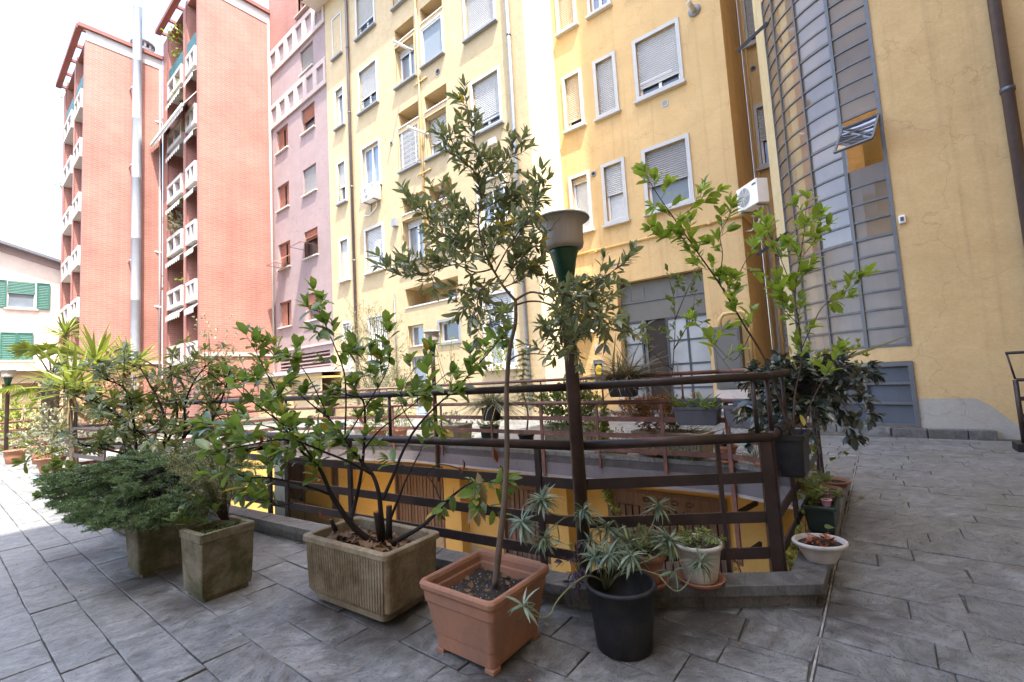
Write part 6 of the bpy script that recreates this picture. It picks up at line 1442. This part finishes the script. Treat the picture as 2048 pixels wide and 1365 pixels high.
# --- sedum, succulents and dry stems in the coping pots
def cushion(name, label, cat, c, rx, ry, h, kinds, n, size, seed, wood='stem_green', maxobj=60, cat2=None):
    b = Plant(name, label, cat, c, wood, seed); r = b.r
    for k in range(n):
        a = r.uniform(0, 6.28); q = math.sqrt(r.random()); p = Vector(c)+Vector((rx*q*math.cos(a), ry*q*math.sin(a), 0)); e = p+Vector((rx*.5*math.cos(a)*q, ry*.5*math.sin(a)*q, h*r.uniform(.4, 1.0)*(1.1-q*.6)))
        ln = b.limb([p, p.lerp(e, .5)+b.rv()*.01, e], size*.06, size*.03, False, 2, 4); b.whorl(ln[-1], (b.rv()*.5+V(0, 0, 1)), r.choice(list(kinds)), r.randint(6, 10), size*r.uniform(.7, 1.1), (.5, 1.5))
        if h > size*2: b.whorl(ln[len(ln)//2], (b.rv()*.5+V(0, 0, 1)), r.choice(list(kinds)), 5, size*.8, (.8, 1.6))
    b.finish(kinds, maxobj); return b
cushion('sedum', 'yellow-green sedum filling the chipped white pot', 'plant', (-0.805, 2.415, 0.295), .085, .085, .085, {'a': (OBOV, 'leaf_sedum'), 'b': (OBOV, 'leaf_bright')}, 46, .022, 41)
cushion('succulent', 'mixed green succulents crowding the round terracotta pot', 'plant', (-1.02, 2.262, 0.265), .10, .09, .13, {'a': (OBOV, 'leaf_sedum'), 'b': (OBOV, 'leaf_mid')}, 60, .026, 42)
b = Plant('dry_trailer', 'dry brown trailing stem hanging from the white pot over the coping', 'plant', at(1445, 1100, 2.5), 'bark_twig', 43)
for pts in ([(1430,1095,2.5),(1455,1105,2.46),(1475,1130,2.42),(1490,1165,2.38),(1503,1190,2.35),(1507,1205,2.33)], [(1440,1098,2.5),(1470,1120,2.45),(1485,1150,2.4)], [(1480,1140,2.42),(1492,1185,2.37),(1498,1205,2.34)]):
    ln = b.limb(pl(*pts), .003, .0012); b.twigs(ln, 'l', .1, .016, .022, .018, tr=.0007, lstep=.006, up=-.2, tip=3)
b.whorl(at(1450, 1098, 2.48), (0,0,1), 'g', 14, .022); b.finish({'l': (CURL, 'leaf_dry'), 'g': (OBOV, 'leaf_sedum')}, 40)
b = Plant('dry_flower_stalks', 'dried flower stalks standing behind the spurge', 'plant', at(1290, 1060, 2.55), 'leaf_dry', 44)
for u, v in ((1285,1038),(1300,1040),(1362,1040),(1375,1042),(1418,1045),(1330,1052)):
    ln = b.limb([at(u+b.r.uniform(-10, 10), 1110, 2.6), at(u, v, 2.56)], .0015, .001); 
    for q in range(3): b.whorl(ln[-1]+b.rv()*.012, (0,0,1), 'l', 7, .014)
b.finish({'l': (OBOV, 'leaf_dry')}, 20)
cushion('box_ferns', 'small ferns and rosettes in the dark green box', 'plant', (-0.385, 3.66, 0.275), .07, .19, .12, {'a': (STRAP, 'leaf_bright'), 'b': (OBOV, 'leaf_sedum'), 'c': (STRAP, 'leaf_dry')}, 34, .075, 45)
b = Plant('nasturtium_leaf', 'single round green leaf on a stalk in the white bowl', 'plant', at(1655, 1075, 2.72), 'stem_green', 46)
ln = b.limb(pl((1655,1085,2.72),(1656,1065,2.72),(1657,1055,2.72)), .0012, .001); b.leaf('l', ln[-1]-V(.02, 0, 0), V(1, .2, .1), V(0, -.3, 1), .05); b.finish({'l': (HEART, 'leaf_sedum')}, 5)
# yellowish creeper inside the court under the right railing
b = Plant('court_creeper', 'yellow-green creeper climbing the inner wall below the right railing', 'climber', (-0.5, 3.6, -.4), 'bark_twig', 47)
for k in range(16):
    r = b.r; x, y = -.475, r.uniform(2.75, 4.6); z = r.uniform(-.6, .15); p = Vector((x, y, z)); ln = b.limb([p, p+Vector((r.uniform(-.05, .02), r.uniform(-.1, .1), .2)), p+Vector((r.uniform(-.06, .02), r.uniform(-.15, .15), .42))], .002, .001); b.twigs(ln, 'l', .1, .045, .05, .035, tr=.001, lstep=.016, up=.1, tip=3)
b.finish({'l': (HEART, 'leaf_ivy')}, 80)
# --- spreading spruce and rosemary in the concrete tubs
def spruce():
    b = Plant('spreading_spruce', 'low dark green spruce with flat tiers spreading over the rear tub', 'conifer', (-4.10, 1.03, 0.38), 'bark_dark', 51); r = b.r
    V_, F_ = [], []
    def needle(p, d, n, L):
        y = n.cross(d); y = y.normalized()*L*.13 if y.length > 1e-5 else Vector((0, 0, L*.09)); i = len(V_); V_.extend([tuple(p-y), tuple(p+y), tuple(p+d*L)]); F_.append((i, i+1, i+2))
    c0 = Vector((-4.10, 1.03, 0.40))
    tips = []
    for k in range(330):
        u, v = r.uniform(95, 492), r.uniform(885, 1052)
        # envelope: tiers droop to the left and front
        lo = 1055-max(0, (u-330))*0.40-max(0, 150-u)*.5; hi = 905+abs(u-330)*0.14
        if not hi < v < lo: continue
        dep = 3.05+r.random()*0.75-(v-905)/150*.35+(.38 if u > 330 else 0.0); tips.append(at(u, v, dep))
    for k in range(110): a = r.uniform(0, 6.28); q = r.uniform(.25, .75); tips.append(c0+Vector((q*math.cos(a)*1.05, q*math.sin(a)*.8, r.uniform(.05, .48)*(1.05-q*.6))))
    for e in tips:
        st = c0+Vector((0, 0, r.uniform(.02, .30))); mid = st.lerp(e, .55)+Vector((0, 0, .06)); ln = b.limb([st, mid, e], .005, .0014, False, 5, 4)
        D = (e-mid).normalized(); D = Vector((D.x, D.y, D.z*.3)).normalized(); side = D.cross(Vector((0, 0, 1))).normalized(); upv = side.cross(D)
        for k in range(15):                      # one flat pad of short bottle-brush branchlets
            fan = (k/14-.5)*2.5; back = r.uniform(0, .10); d = (D*math.cos(fan)+side*math.sin(fan)+b.rv()*.12+Vector((0, 0, r.uniform(-.05, .18)))).normalized()
            p0 = e-D*back+side*r.uniform(-.03, .03)+Vector((0, 0, r.uniform(-.015, .015))); L = r.uniform(.05, .10); kk = 7
            for jn in range(kk):
                q = p0+d*(L*(jn+.5)/kk)
                for h in range(7): needle(q, (d*.75+b.rv()*.8+upv*.15).normalized(), b.rv(), r.uniform(.013, .022))
    me = bpy.data.meshes.new('needles'); me.from_pydata(V_, [], F_); me.materials.append(MATS['needle_spruce'])
    b.finish({}, 0, 'trunk', 'branches'); tag(put('needles', me, b.o), kind='stuff'); return len(F_)
spruce()
def rosemary():
    b = Plant('rosemary', 'grey-green rosemary bush leaning over from the front concrete tub', 'shrub', (-3.30, 1.085, 0.36), 'bark_twig', 52); r = b.r; V_, F_ = [], []
    for k in range(85):
        e = at(r.gauss(392, 36), r.gauss(932, 30), r.uniform(2.65, 2.95)); st = at(450+r.uniform(-8, 8), 1040, 2.95); ln = b.limb([st, st.lerp(e, .5)+Vector((r.uniform(-.05, .05), 0, r.uniform(0, .08))), e], .003, .001, False, 8, 4)
        for i in range(len(ln)//3, len(ln)-1):
            for h in range(9):
                p = ln[i].lerp(ln[i+1], r.random()); T = (ln[i+1]-ln[i]).normalized(); d = (T*.5+b.rv()*.8).normalized(); y = d.orthogonal().normalized()*.003; L = r.uniform(.016, .028); q = len(V_); V_.extend([tuple(p-y), tuple(p+y), tuple(p+d*L)]); F_.append((q, q+1, q+2))
    me = bpy.data.meshes.new('needles'); me.from_pydata(V_, [], F_); me.materials.append(MATS['needle_rosemary']); b.finish({}, 0); tag(put('needles', me, b.o), kind='stuff')
rosemary()
b = Plant('leafy_shoots', 'young leafy shoots and groundcover in the mossy front tub', 'plant', (-3.3, 1.085, .37), 'stem_green', 53)
for u, v in ((365,1030),(395,1010),(375,1050),(350,1045),(410,1045),(430,1020)):
    p = at(u+10, 1065, 2.85); ln = b.limb([p, at(u, v, 2.82)], .003, .002); b.whorl(ln[-1], (b.rv()*.4+V(0, 0, 1)), 'l', 7, .095, (.6, 1.3)); 
for k in range(40): b.whorl(Vector((-3.3+b.r.uniform(-.12, .12), 1.085+b.r.uniform(-.12, .12), .365)), (0, 0, 1), 's', 6, .028, (.8, 1.5))
b.finish({'l': (LANCE, 'leaf_mid'), 's': (OBOV, 'leaf_mid')}, 120)
# --- rhododendron
b = Plant('rhododendron', 'big open rhododendron with whorled leathery leaves behind the spruce', 'shrub', (-5.45, 1.16, .34), 'bark_dark', 61); r = b.r
base = Vector((-5.45, 1.16, .34))
MAIN = [[(335,960,4.1),(300,890,4.05),(255,850,4.0),(215,815,3.95),(180,800,3.9)], [(330,960,4.1),(330,880,4.15),(325,820,4.2),(300,770,4.3),(280,735,4.4)], [(360,960,4.15),(365,880,4.2),(370,810,4.25),(390,760,4.3),(420,725,4.35)], [(375,955,4.15),(390,890,4.1),(430,830,4.0),(450,780,3.95),(460,740,3.9)],
        [(340,960,4.1),(350,850,4.3),(345,780,4.45),(340,730,4.55)], [(320,960,4.1),(270,920,3.9),(215,900,3.8),(160,890,3.75)], [(370,960,4.15),(420,880,3.9),(460,850,3.85),(480,840,3.8)], [(310,955,4.1),(250,870,4.3),(200,820,4.45),(150,790,4.5)], [(325,880,4.15),(260,800,4.1),(215,760,4.05)], [(360,880,4.2),(440,790,4.35),(475,765,4.4)]]
for pts in MAIN:
    q = pl(*pts); q[0] = base+Vector((r.uniform(-.08, .08), r.uniform(-.08, .08), 0)); ln = b.limb(q, .016, .005, False, 6, 7)
    for k in range(13):
        i = r.randint(int(len(ln)*.25), len(ln)-1); e = ln[i]+(b.rv()*Vector((1, 1, .8))+Vector((0, 0, .45))).normalized()*r.uniform(.12, .38)
        l2 = b.limb([ln[i], ln[i].lerp(e, .5)+b.rv()*.03, e], .0045, .002, False, 3, 5); T = (l2[-1]-l2[-2]).normalized(); b.whorl(e, (T+V(0, 0, .4)).normalized(), 'l', r.randint(10, 16), .092, (.7, 1.65), .9)
        if r.random() < .45:
            e2 = e+(b.rv()+V(0, 0, .3)).normalized()*r.uniform(.08, .2); b.limb([l2[len(l2)//2], e2], .003, .0018, False, 3, 4); b.whorl(e2, (b.rv()*.5+V(0, 0, 1)), 'l', r.randint(7, 11), .09, (.8, 1.7), .9)
    b.whorl(ln[-1], V(0, 0, 1), 'l', 12, .10, (.7, 1.5), .9)
for (u, v, d) in ((310,900,3.7),(395,900,3.65),(330,930,3.6),(405,880,3.7),(375,930,3.6)):
    b.whorl(at(u, v-25, d), V(0, 0, 1), 'd', 12, .13, (1.5, 2.5), .5)
b.finish({'l': (RHO, 'leaf_rhodo'), 'd': (DROOPY, 'leaf_rhodo')}, 280)
b = Plant('ground_ivy_pot', 'bright leafy plant at the left foot of the spruce', 'plant', at(120, 985, 3.3), 'stem_green', 62)
for k in range(18):
    p = at(b.r.uniform(100, 160), 1000, 3.35); e = at(b.r.uniform(90, 150), b.r.uniform(930, 1000), b.r.uniform(3.2, 3.5)); ln = b.limb([p, e], .003, .0015); b.twigs(ln, 'l', .3, .07, .07, .065, lstep=.025)
b.finish({'l': (OVAL, 'leaf_mid')}, 60)
# --- sunlit left corner: yuccas, palm, hedge
def yucca(label, heads, trunk, seed, size):
    b = Plant('yucca', label, 'yucca', tuple(trunk[-1]), 'bark_palm', seed)
    b.limb(trunk[::-1] if False else trunk, .06, .05, True, 4, 9)
    for h, n_ in heads:
        h = Vector(h); b.whorl(h, V(0, 0, 1), 'l', n_, size, (.15, 1.75), .2); 
        for k in range(14): b.leaf('d', h-V(0, 0, .05+.02*k), (b.rv()*V(1, 1, .2)+V(0, 0, -1.1)).normalized(), b.rv(), size*.6)
    b.finish({'l': (SWORD, 'leaf_yucca'), 'd': (SWORD, 'leaf_dry')}, 120); return b
def G0(u, dep): q = at(u, 900, dep); return Vector((q.x, q.y, 0))
yucca('tall sunlit yucca with its head in front of the farther brick tower', [(at(193, 727, 8.5), 50)], [G0(205, 8.5), at(198, 800, 8.5), at(193, 727, 8.5)], 71, .80)
yucca('lower sunlit yucca rosette left of the rhododendron', [(at(142, 775, 7.2), 56)], [G0(150, 7.2), at(145, 850, 7.2), at(142, 775, 7.2)], 72, .68)
yucca('small yucca head seen in front of the steel flue', [(at(255, 735, 9.0), 42)], [G0(255, 9.0), at(255, 800, 9.0), at(255, 735, 9.0)], 73, .75)
yucca('distant yucca head against the left edge of the farther tower', [(at(130, 667, 15.0), 40)], [G0(132, 15.0), at(130, 760, 15.0), at(130, 667, 15.0)], 74, .75)
pm = Plant('fan_palm', 'fan palm with shaggy dark trunk at the left', 'palm', tuple(G0(103, 11.5)), 'bark_palm', 75)
tq = [G0(100, 11.5), at(100, 860, 11.5), at(101, 800, 11.5), at(103, 755, 11.5)]; pm.limb(tq, .15, .17, True, 6, 12)
r = pm.r
for k in range(420):
    t = r.random(); p = tq[0].lerp(tq[-1], t); a = r.uniform(0, 6.28); d = Vector((math.cos(a), math.sin(a), .5)); pm.leaf('f', p+d*.13, (d*.6+V(0, 0, -.5+r.random())).normalized(), pm.rv(), r.uniform(.1, .22))
FR = []
for (u, v, tilt_) in ((95,700,0.2),(60,700,-.3),(120,705,.4),(60,775,-1.0),(75,790,-.7),(30,770,-1.0),(140,735,.8)):
    c = at(u, v, 11.3+r.uniform(-.4, .4)); top = tq[-1]; pm.limb([top, top.lerp(c, .6)+V(0, 0, .1), c], .02, .012, False, 4, 5); out = (c-top).normalized(); side = out.cross(V(0, 0, 1)).normalized()
    mbf = MB()
    for q in range(-11, 12):
        a = q/11*1.75; d = (out*math.cos(a)+side*math.sin(a)+V(0, 0, -.25*abs(math.sin(a)))).normalized(); L = r.uniform(.36, .5); y = d.cross(side.cross(out)).normalized()*.022
        mbf.add([c, c+d*L*.5-y, c+d*L+V(0, 0, -.10), c+d*L*.5+y], [(0,1,2), (0,2,3)])
    FR.append(mbf)
pm.finish({'f': (leaf_geo(.12, 'strap', .2, .2), 'grass_dry')}, 0)
for m_ in FR: m_.build('frond', 'leaf_yucca', pm.o)
def bush(name, label, cat, c, rad, n, kind, size, seed, wood='bark_twig', stems=8, tl=.16, base=None, lstep=.03, maxobj=0, geo=OVAL2):
    """loose shrub: stems from the base fan out through an uneven ellipsoid of shoots"""
    b = Plant(name, label, cat, base or (c[0], c[1], 0), wood, seed); r = b.r; bs = Vector(base or (c[0], c[1], max(0, c[2]-rad[2]*1.1))); ss = []
    for k in range(stems):
        e = Vector(c)+Vector((r.gauss(0, .5)*rad[0], r.gauss(0, .5)*rad[1], r.uniform(-.2, .9)*rad[2])); ss.append(b.limb([bs+b.rv()*.03, bs.lerp(e, .5)+b.rv()*rad[0]*.15, e], .012*max(rad), .004*max(rad)+.001, False, 4, 5))
    for k in range(n):
        d = b.rv(); q = r.uniform(.45, 1.05)*(1+.22*math.sin(d.x*5+seed)+.18*math.sin(d.z*7+seed*2)); p = Vector(c)+Vector((d.x*rad[0]*q, d.y*rad[1]*q, d.z*rad[2]*q))
        b.shoot(p, (d+V(0, 0, .5)).normalized(), tl*r.uniform(.5, 1.1), 'l', size, .0018, lstep, .2, .75, 4, .5)
    b.finish({'l': (geo, kind)}, maxobj, 'stems'); return b
hc = at(30, 865, 13.0); bush('hedge_shrub', 'bright yellow-green hedge shrub at the left picture edge', 'shrub', hc, (.75, .75, .75), 240, 'leaf_bright', .13, 81, tl=.35, lstep=.06)
hc = at(40, 905, 12.6); bush('sword_plant', 'low strap-leaved plant in front of the left hedge', 'plant', hc, (.3, .3, .25), 40, 'leaf_bright', .25, 82, tl=.1, lstep=.06, geo=STRAP)
hc = at(100, 880, 8.8); bush('silver_shrub', 'pale silver shrub below the palm', 'shrub', hc, (.35, .35, .45), 120, 'leaf_silver', .06, 83, tl=.2, lstep=.03)
hc = at(150, 860, 8.0); bush('pale_shrub', 'sunlit pale shrub beneath the lower yucca', 'shrub', hc, (.6, .5, .45), 150, 'leaf_silver', .07, 84, tl=.2, lstep=.035)
hc = at(265, 800, 7.4); bush('blossom_shrub', 'peach-coloured airy shrub behind the rhododendron', 'shrub', hc, (.95, .6, .5), 240, 'leaf_dry', .055, 85, tl=.22, lstep=.03)
hc = at(425, 740, 9.5); bush('airy_tree', 'airy pale shrub in front of the brick tower foot', 'shrub', hc, (.55, .45, .9), 110, 'leaf_silver', .07, 86, tl=.22, lstep=.05)
hc = at(100, 935, 10.2); bush('pot_groundcover', 'small bright plant in the pale pot at the left', 'plant', (-10.9, 1.13, .36), (.16, .16, .08), 30, 'leaf_bright', .05, 87, tl=.06, lstep=.02)
bush('potted_greenery', 'green plant behind the sunlit terracotta pots', 'plant', (-8.6, 5.9, .42), (.35, .2, .22), 70, 'leaf_bright', .07, 88, tl=.12, lstep=.03)
bush('potted_greenery', 'leafy plant in the white pot beyond the camellia', 'plant', (-9.1, 5.8, .45), (.2, .2, .2), 45, 'leaf_mid', .06, 89, tl=.12, lstep=.03)
bush('potted_greenery', 'leafy plant in the terracotta pot left of the middle lamp', 'plant', (-7.9, 5.95, .42), (.22, .2, .2), 50, 'leaf_bright', .06, 90, tl=.12, lstep=.03)
bush('tamarisk', 'feathery drooping shrub in front of the grilled windows', 'shrub', at(742, 705, 11.0), (.75, .6, 1.0), 260, 'grass_grey', .10, 91, tl=.35, lstep=.02, geo=NEEDLE)
bush('tamarisk', 'second feathery shrub low behind the camellia', 'shrub', at(770, 790, 10.2), (1.1, .6, .55), 220, 'grass_grey', .10, 92, tl=.3, lstep=.02, geo=NEEDLE)
bush('tall_weed', 'thin yellow-flowered plant before the sunlit wall', 'plant', at(895, 725, 9.2), (.35, .3, .55), 40, 'leaf_ivy', .06, 93, tl=.16, lstep=.05)
bush('trough_greenery', 'low grassy growth in the pale sunlit trough', 'plant', (-6.6, 6.1, .42), (.45, .14, .1), 60, 'leaf_silver', .06, 94, tl=.1, lstep=.02)
bush('tub_groundcover', 'bright green cushion overflowing the dark green tub', 'plant', (-5.42, 6.0, .43), (.24, .22, .08), 110, 'leaf_bright', .035, 95, tl=.06, lstep=.012)
bush('tiny_plant', 'tiny bright plant in the very small black pot', 'plant', (-5.70, 5.75, .16), (.1, .1, .06), 30, 'leaf_bright', .035, 96, tl=.05, lstep=.012)
bush('window_flowers', 'yellow-green climbing plant at the sunlit french window', 'plant', at(985, 715, 10.6), (.4, .3, .35), 70, 'leaf_ivy', .08, 97, tl=.2, lstep=.04)
# --- plants by the far railing
bush('glossy_hedge', 'dense glossy green shrub in the far ribbed trough', 'shrub', (-4.10, 6.52, .66), (.62, .26, .30), 480, 'leaf_mid', .068, 101, tl=.12, lstep=.022, base=(-4.1, 6.52, .33))
bush('heather', 'red-brown twiggy heather spreading over its far trough', 'shrub', (-2.40, 6.05, .60), (.55, .22, .15), 420, 'leaf_redbrown', .042, 102, tl=.10, lstep=.010, base=(-2.26, 6.12, .33))
bush('trough_weeds', 'green weeds at the foot of the heather', 'plant', (-2.05, 6.08, .40), (.36, .12, .07), 80, 'leaf_mid', .05, 103, tl=.07, lstep=.012, base=(-2.0, 6.1, .33), geo=STRAP)
b = Plant('little_fir', 'small tiered fir tree in the tall black pot', 'tree', (-4.66, 6.05, .25), 'bark_bay', 104); r = b.r
tq = pl((1062,868,6.9),(1056,830,6.9),(1048,790,6.9),(1046,750,6.9),(1047,700,6.9)); tq[0] = Vector((-4.66, 6.05, .23)); ln = b.limb(tq, .016, .004, True, 5, 7)
for i in range(8, len(ln)):
    t = i/len(ln)
    for k in range(5):
        a = k*1.256+i; L = .34*(1.15-t)*r.uniform(.7, 1.2); e = ln[i]+Vector((math.cos(a)*L, math.sin(a)*L, -.03)); l2 = b.limb([ln[i], e], .003, .001, False, 4, 4)
        for q in range(1, len(l2)):
            for h in range(7): b.leaf('n', l2[q-1].lerp(l2[q], r.random()), ((l2[q]-l2[0]).normalized()*.6+b.rv()*.8).normalized(), b.rv(), .05)
b.finish({'n': (NEEDLE, 'leaf_mid')}, 0)
def grass(label, c, R_, n, kinds, seed, droop=1.0, up=.7, spread=1.0, L=(.25, .45)):
    b = Plant('ornamental_grass', label, 'grass', c, 'stem_green', seed); r = b.r
    for k in range(n):
        a = r.uniform(0, 6.28); d = Vector((math.cos(a)*spread*r.random(), math.sin(a)*spread*r.random()*.7, up*r.uniform(.4, 1.1))).normalized(); b.leaf(r.choice(list(kinds)), Vector(c)+Vector((r.uniform(-R_, R_), r.uniform(-R_*.4, R_*.4), 0)), d, b.rv()*.3+V(0, 0, 1), r.uniform(*L))
    b.finish(kinds, 60)
BL = leaf_geo(.03, 'strap', .3, .75); BL2 = leaf_geo(.03, 'strap', .3, 1.3)
grass('tuft of arching grass with dry skirt on the far top rail', (-2.52, R[5][1]-.06, 1.06), .16, 420, {'a': (BL, 'grass_grey'), 'b': (BL2, 'grass_dry'), 'c': (BL2, 'grass_dry')}, 111, L=(.3, .55))
grass('pale tuft of grass hanging from the far lower rail behind the bay trunk', (-4.74, R[5][1]-.08, .78), .12, 380, {'a': (BL2, 'grass_grey'), 'b': (BL2, 'leaf_silver')}, 112, L=(.3, .5))
b = Plant('bromeliad', 'bromeliad with broad green straps in the grey far-rail planter', 'plant', (-1.64, R[5][1]-.1, .70), 'stem_green', 113)
for dx in (-.15, .05, .17): b.whorl(Vector((-1.64+dx, R[5][1]-.1, .72)), (0, 0, 1), 'l', 12, .26, (.3, 1.35), .3)
b.whorl(Vector((-1.66, R[5][1]-.1, .86)), (0, 0, 1), 'r', 26, .09, (.2, 1.5), .3); b.finish({'l': (leaf_geo(.17, 'strap', .4, .35), 'leaf_mid'), 'r': (STRAP, 'leaf_redbrown')}, 70)
b = Plant('agave', 'small dark agave in the terracotta pot on the far coping', 'plant', (-1.43, 5.50, .30), 'stem_green', 114); b.whorl((-1.43, 5.50, .29), (0, 0, 1), 'l', 40, .16, (.1, 1.5), .2); b.finish({'l': (leaf_geo(.16, 'strap', .5, .05), 'leaf_dark')}, 40)
b = Plant('aloe', 'pale spiky aloe near the chamfered far corner', 'plant', (-1.10, 5.33, .16), 'stem_green', 115); b.whorl((-1.10, 5.33, .17), (0, 0, 1), 'l', 16, .24, (.3, 1.5), .2); b.finish({'l': (leaf_geo(.10, 'strap', .5, .1), 'leaf_silver')}, 16)
cushion('dish_succulents', 'trailing green succulents spilling over the far coping', 'plant', (-2.0, 5.50, .13), .28, .06, .06, {'a': (OBOV, 'leaf_sedum'), 'b': (OBOV, 'leaf_mid')}, 26, .09, 116, 'stem_green', 60)
cushion('dried_flowers', 'ochre dry flower heads in the dark dish on the far coping', 'plant', (-2.45, 5.62, .16), .10, .08, .06, {'a': (OBOV, 'leaf_dry')}, 24, .03, 117, 'stem_green', 10)
b = Plant('hanging_ivy', 'yellow-green ivy trailing down from the far railing over the fascia', 'climber', (-3.3, R[5][1]-.05, .6), 'stem_green', 118); r = b.r
for k in range(12):
    u = 1210+r.gauss(0, 7); pts = [(u, 790+r.uniform(0, 40), 6.15)]
    for j in range(1, 7): pts.append((u+r.gauss(0, 5)+j*1.0, pts[-1][1]+r.uniform(18, 40), 6.13))
    ln = b.limb(pl(*pts), .002, .001); b.twigs(ln, 'l', 0, .07, .05, .05, tr=.001, lstep=.022, up=0, tip=2)
for k in range(5): 
    ln = b.limb(pl((1212+r.gauss(0,3),960,6.1),(1216,1000,6.08),(1235,1020,6.05)), .002, .001); b.twigs(ln, 'l', 0, .05, .05, .05, tr=.001, lstep=.02, up=0, tip=2)
b.finish({'l': (HEART, 'leaf_ivy')}, 120)
bush('reddish_weed', 'small reddish-green weed at the end of the far trough', 'plant', (-3.45, 6.05, .32), (.22, .15, .16), 60, 'leaf_ivy', .035, 119, tl=.1, lstep=.018)
bush('dry_tuft', 'dry twiggy tuft in the low dark pot', 'plant', (-3.0, 5.98, .24), (.16, .14, .08), 40, 'leaf_dry', .03, 120, tl=.1, lstep=.02)
# --- balcony greenery on the brick towers
for i, (u, v, d, s) in enumerate(((380,455,23.5,.8),(352,465,26,.7),(400,412,23.3,.5),(398,560,23.3,.6),(340,570,26,.5),(378,85,24,.7),(345,260,26.5,.5),(388,185,23.8,.5),(402,270,23.2,.4),(158,190,29.5,.8),(143,385,30,.5),(150,680,28,.8))):
    c = at(u, v, d); bush('balcony_plant', ['grey-green bush on the middle right balcony of the nearer brick tower', 'bright plant on the middle left balcony of the nearer tower', 'small green plant above the middle right balcony', 'leafy plant on the lower right balcony of the nearer tower', 'plant trailing on the lower left balcony of the nearer tower', 'climber at the top right balcony under the pergola', 'dark plant under the long awning on the left', 'yellow-green plant under the long awning on the right', 'potted plant on the right balcony below the long awning', 'plant at the top of the farther tower', 'small plant halfway up the farther tower', 'leafy mass at the foot of the farther tower'][i], 'plant', c, (s, s, s*.7), int(90*s), 'leaf_silver' if i in (0, 11) else 'leaf_bright', .16, 130+i, tl=.4, lstep=.08, base=(c.x, c.y, c.z-s*.6))
# --- loose things on the ground
for i, (u, v, lab, m) in enumerate(((1805,1005,'small yellow leaf lying on the right paving','leaf_yellow'),(1725,998,'little green weed in a paving joint by the right coping','leaf_bright'),(40,1130,'dry tan leaf on the left paving','leaf_dry'),(142,1055,'small brown leaf on the paving below the spruce','leaf_dry'),(1097,1258,'tiny dry leaf on the paving left of the black pot','leaf_dry'))):
    r_ = ROT@np.array([(u-CX)/FPX, (v-CY)/FPX, 1.0]); t_ = -CAM_H/r_[2]; p = Vector((r_[0]*t_, r_[1]*t_, .012))
    b = Plant('fallen_leaf' if i != 1 else 'joint_weed', lab, 'leaf' if i != 1 else 'weed', tuple(p), 'stem_green', 140+i)
    for k in range(1 if i != 1 else 7): b.leaf('l', p, (b.rv()*V(1, 1, .15)).normalized(), V(0, 0, 1)+b.rv()*.2, .035 if i != 1 else .03)
    b.finish({'l': (OVAL, m)}, 10)

# scattered dry bits and soil crumbs on the paving round the pots
r = random.Random(77); mb = MB()
for k in range(260):
    cx_, cy_ = r.choice(((-2.3, 1.25), (-1.45, 1.3), (-3.5, .85), (-0.9, 1.8), (-0.6, 2.3), (-2.9, .9), (0.3, 4.0), (-4.6, .7))); x, y = cx_+r.gauss(0, .35), cy_+r.gauss(0, .22)
    s_ = r.uniform(.003, .011); a = r.uniform(0, 6.28); c_, n_ = math.cos(a), math.sin(a); z = .008
    mb.add([(x-s_*c_, y-s_*n_, z), (x+.4*s_*n_, y-.4*s_*c_, z+s_*.5), (x+s_*c_, y+s_*n_, z+s_*.2), (x-.4*s_*n_, y+.4*s_*c_, z)], [(0, 1, 2), (0, 2, 3)])
tag(mb.build('ground_litter', 'dead_leaf', None), 'dry leaf crumbs scattered on the paving around the pots', 'litter', None, 'stuff')
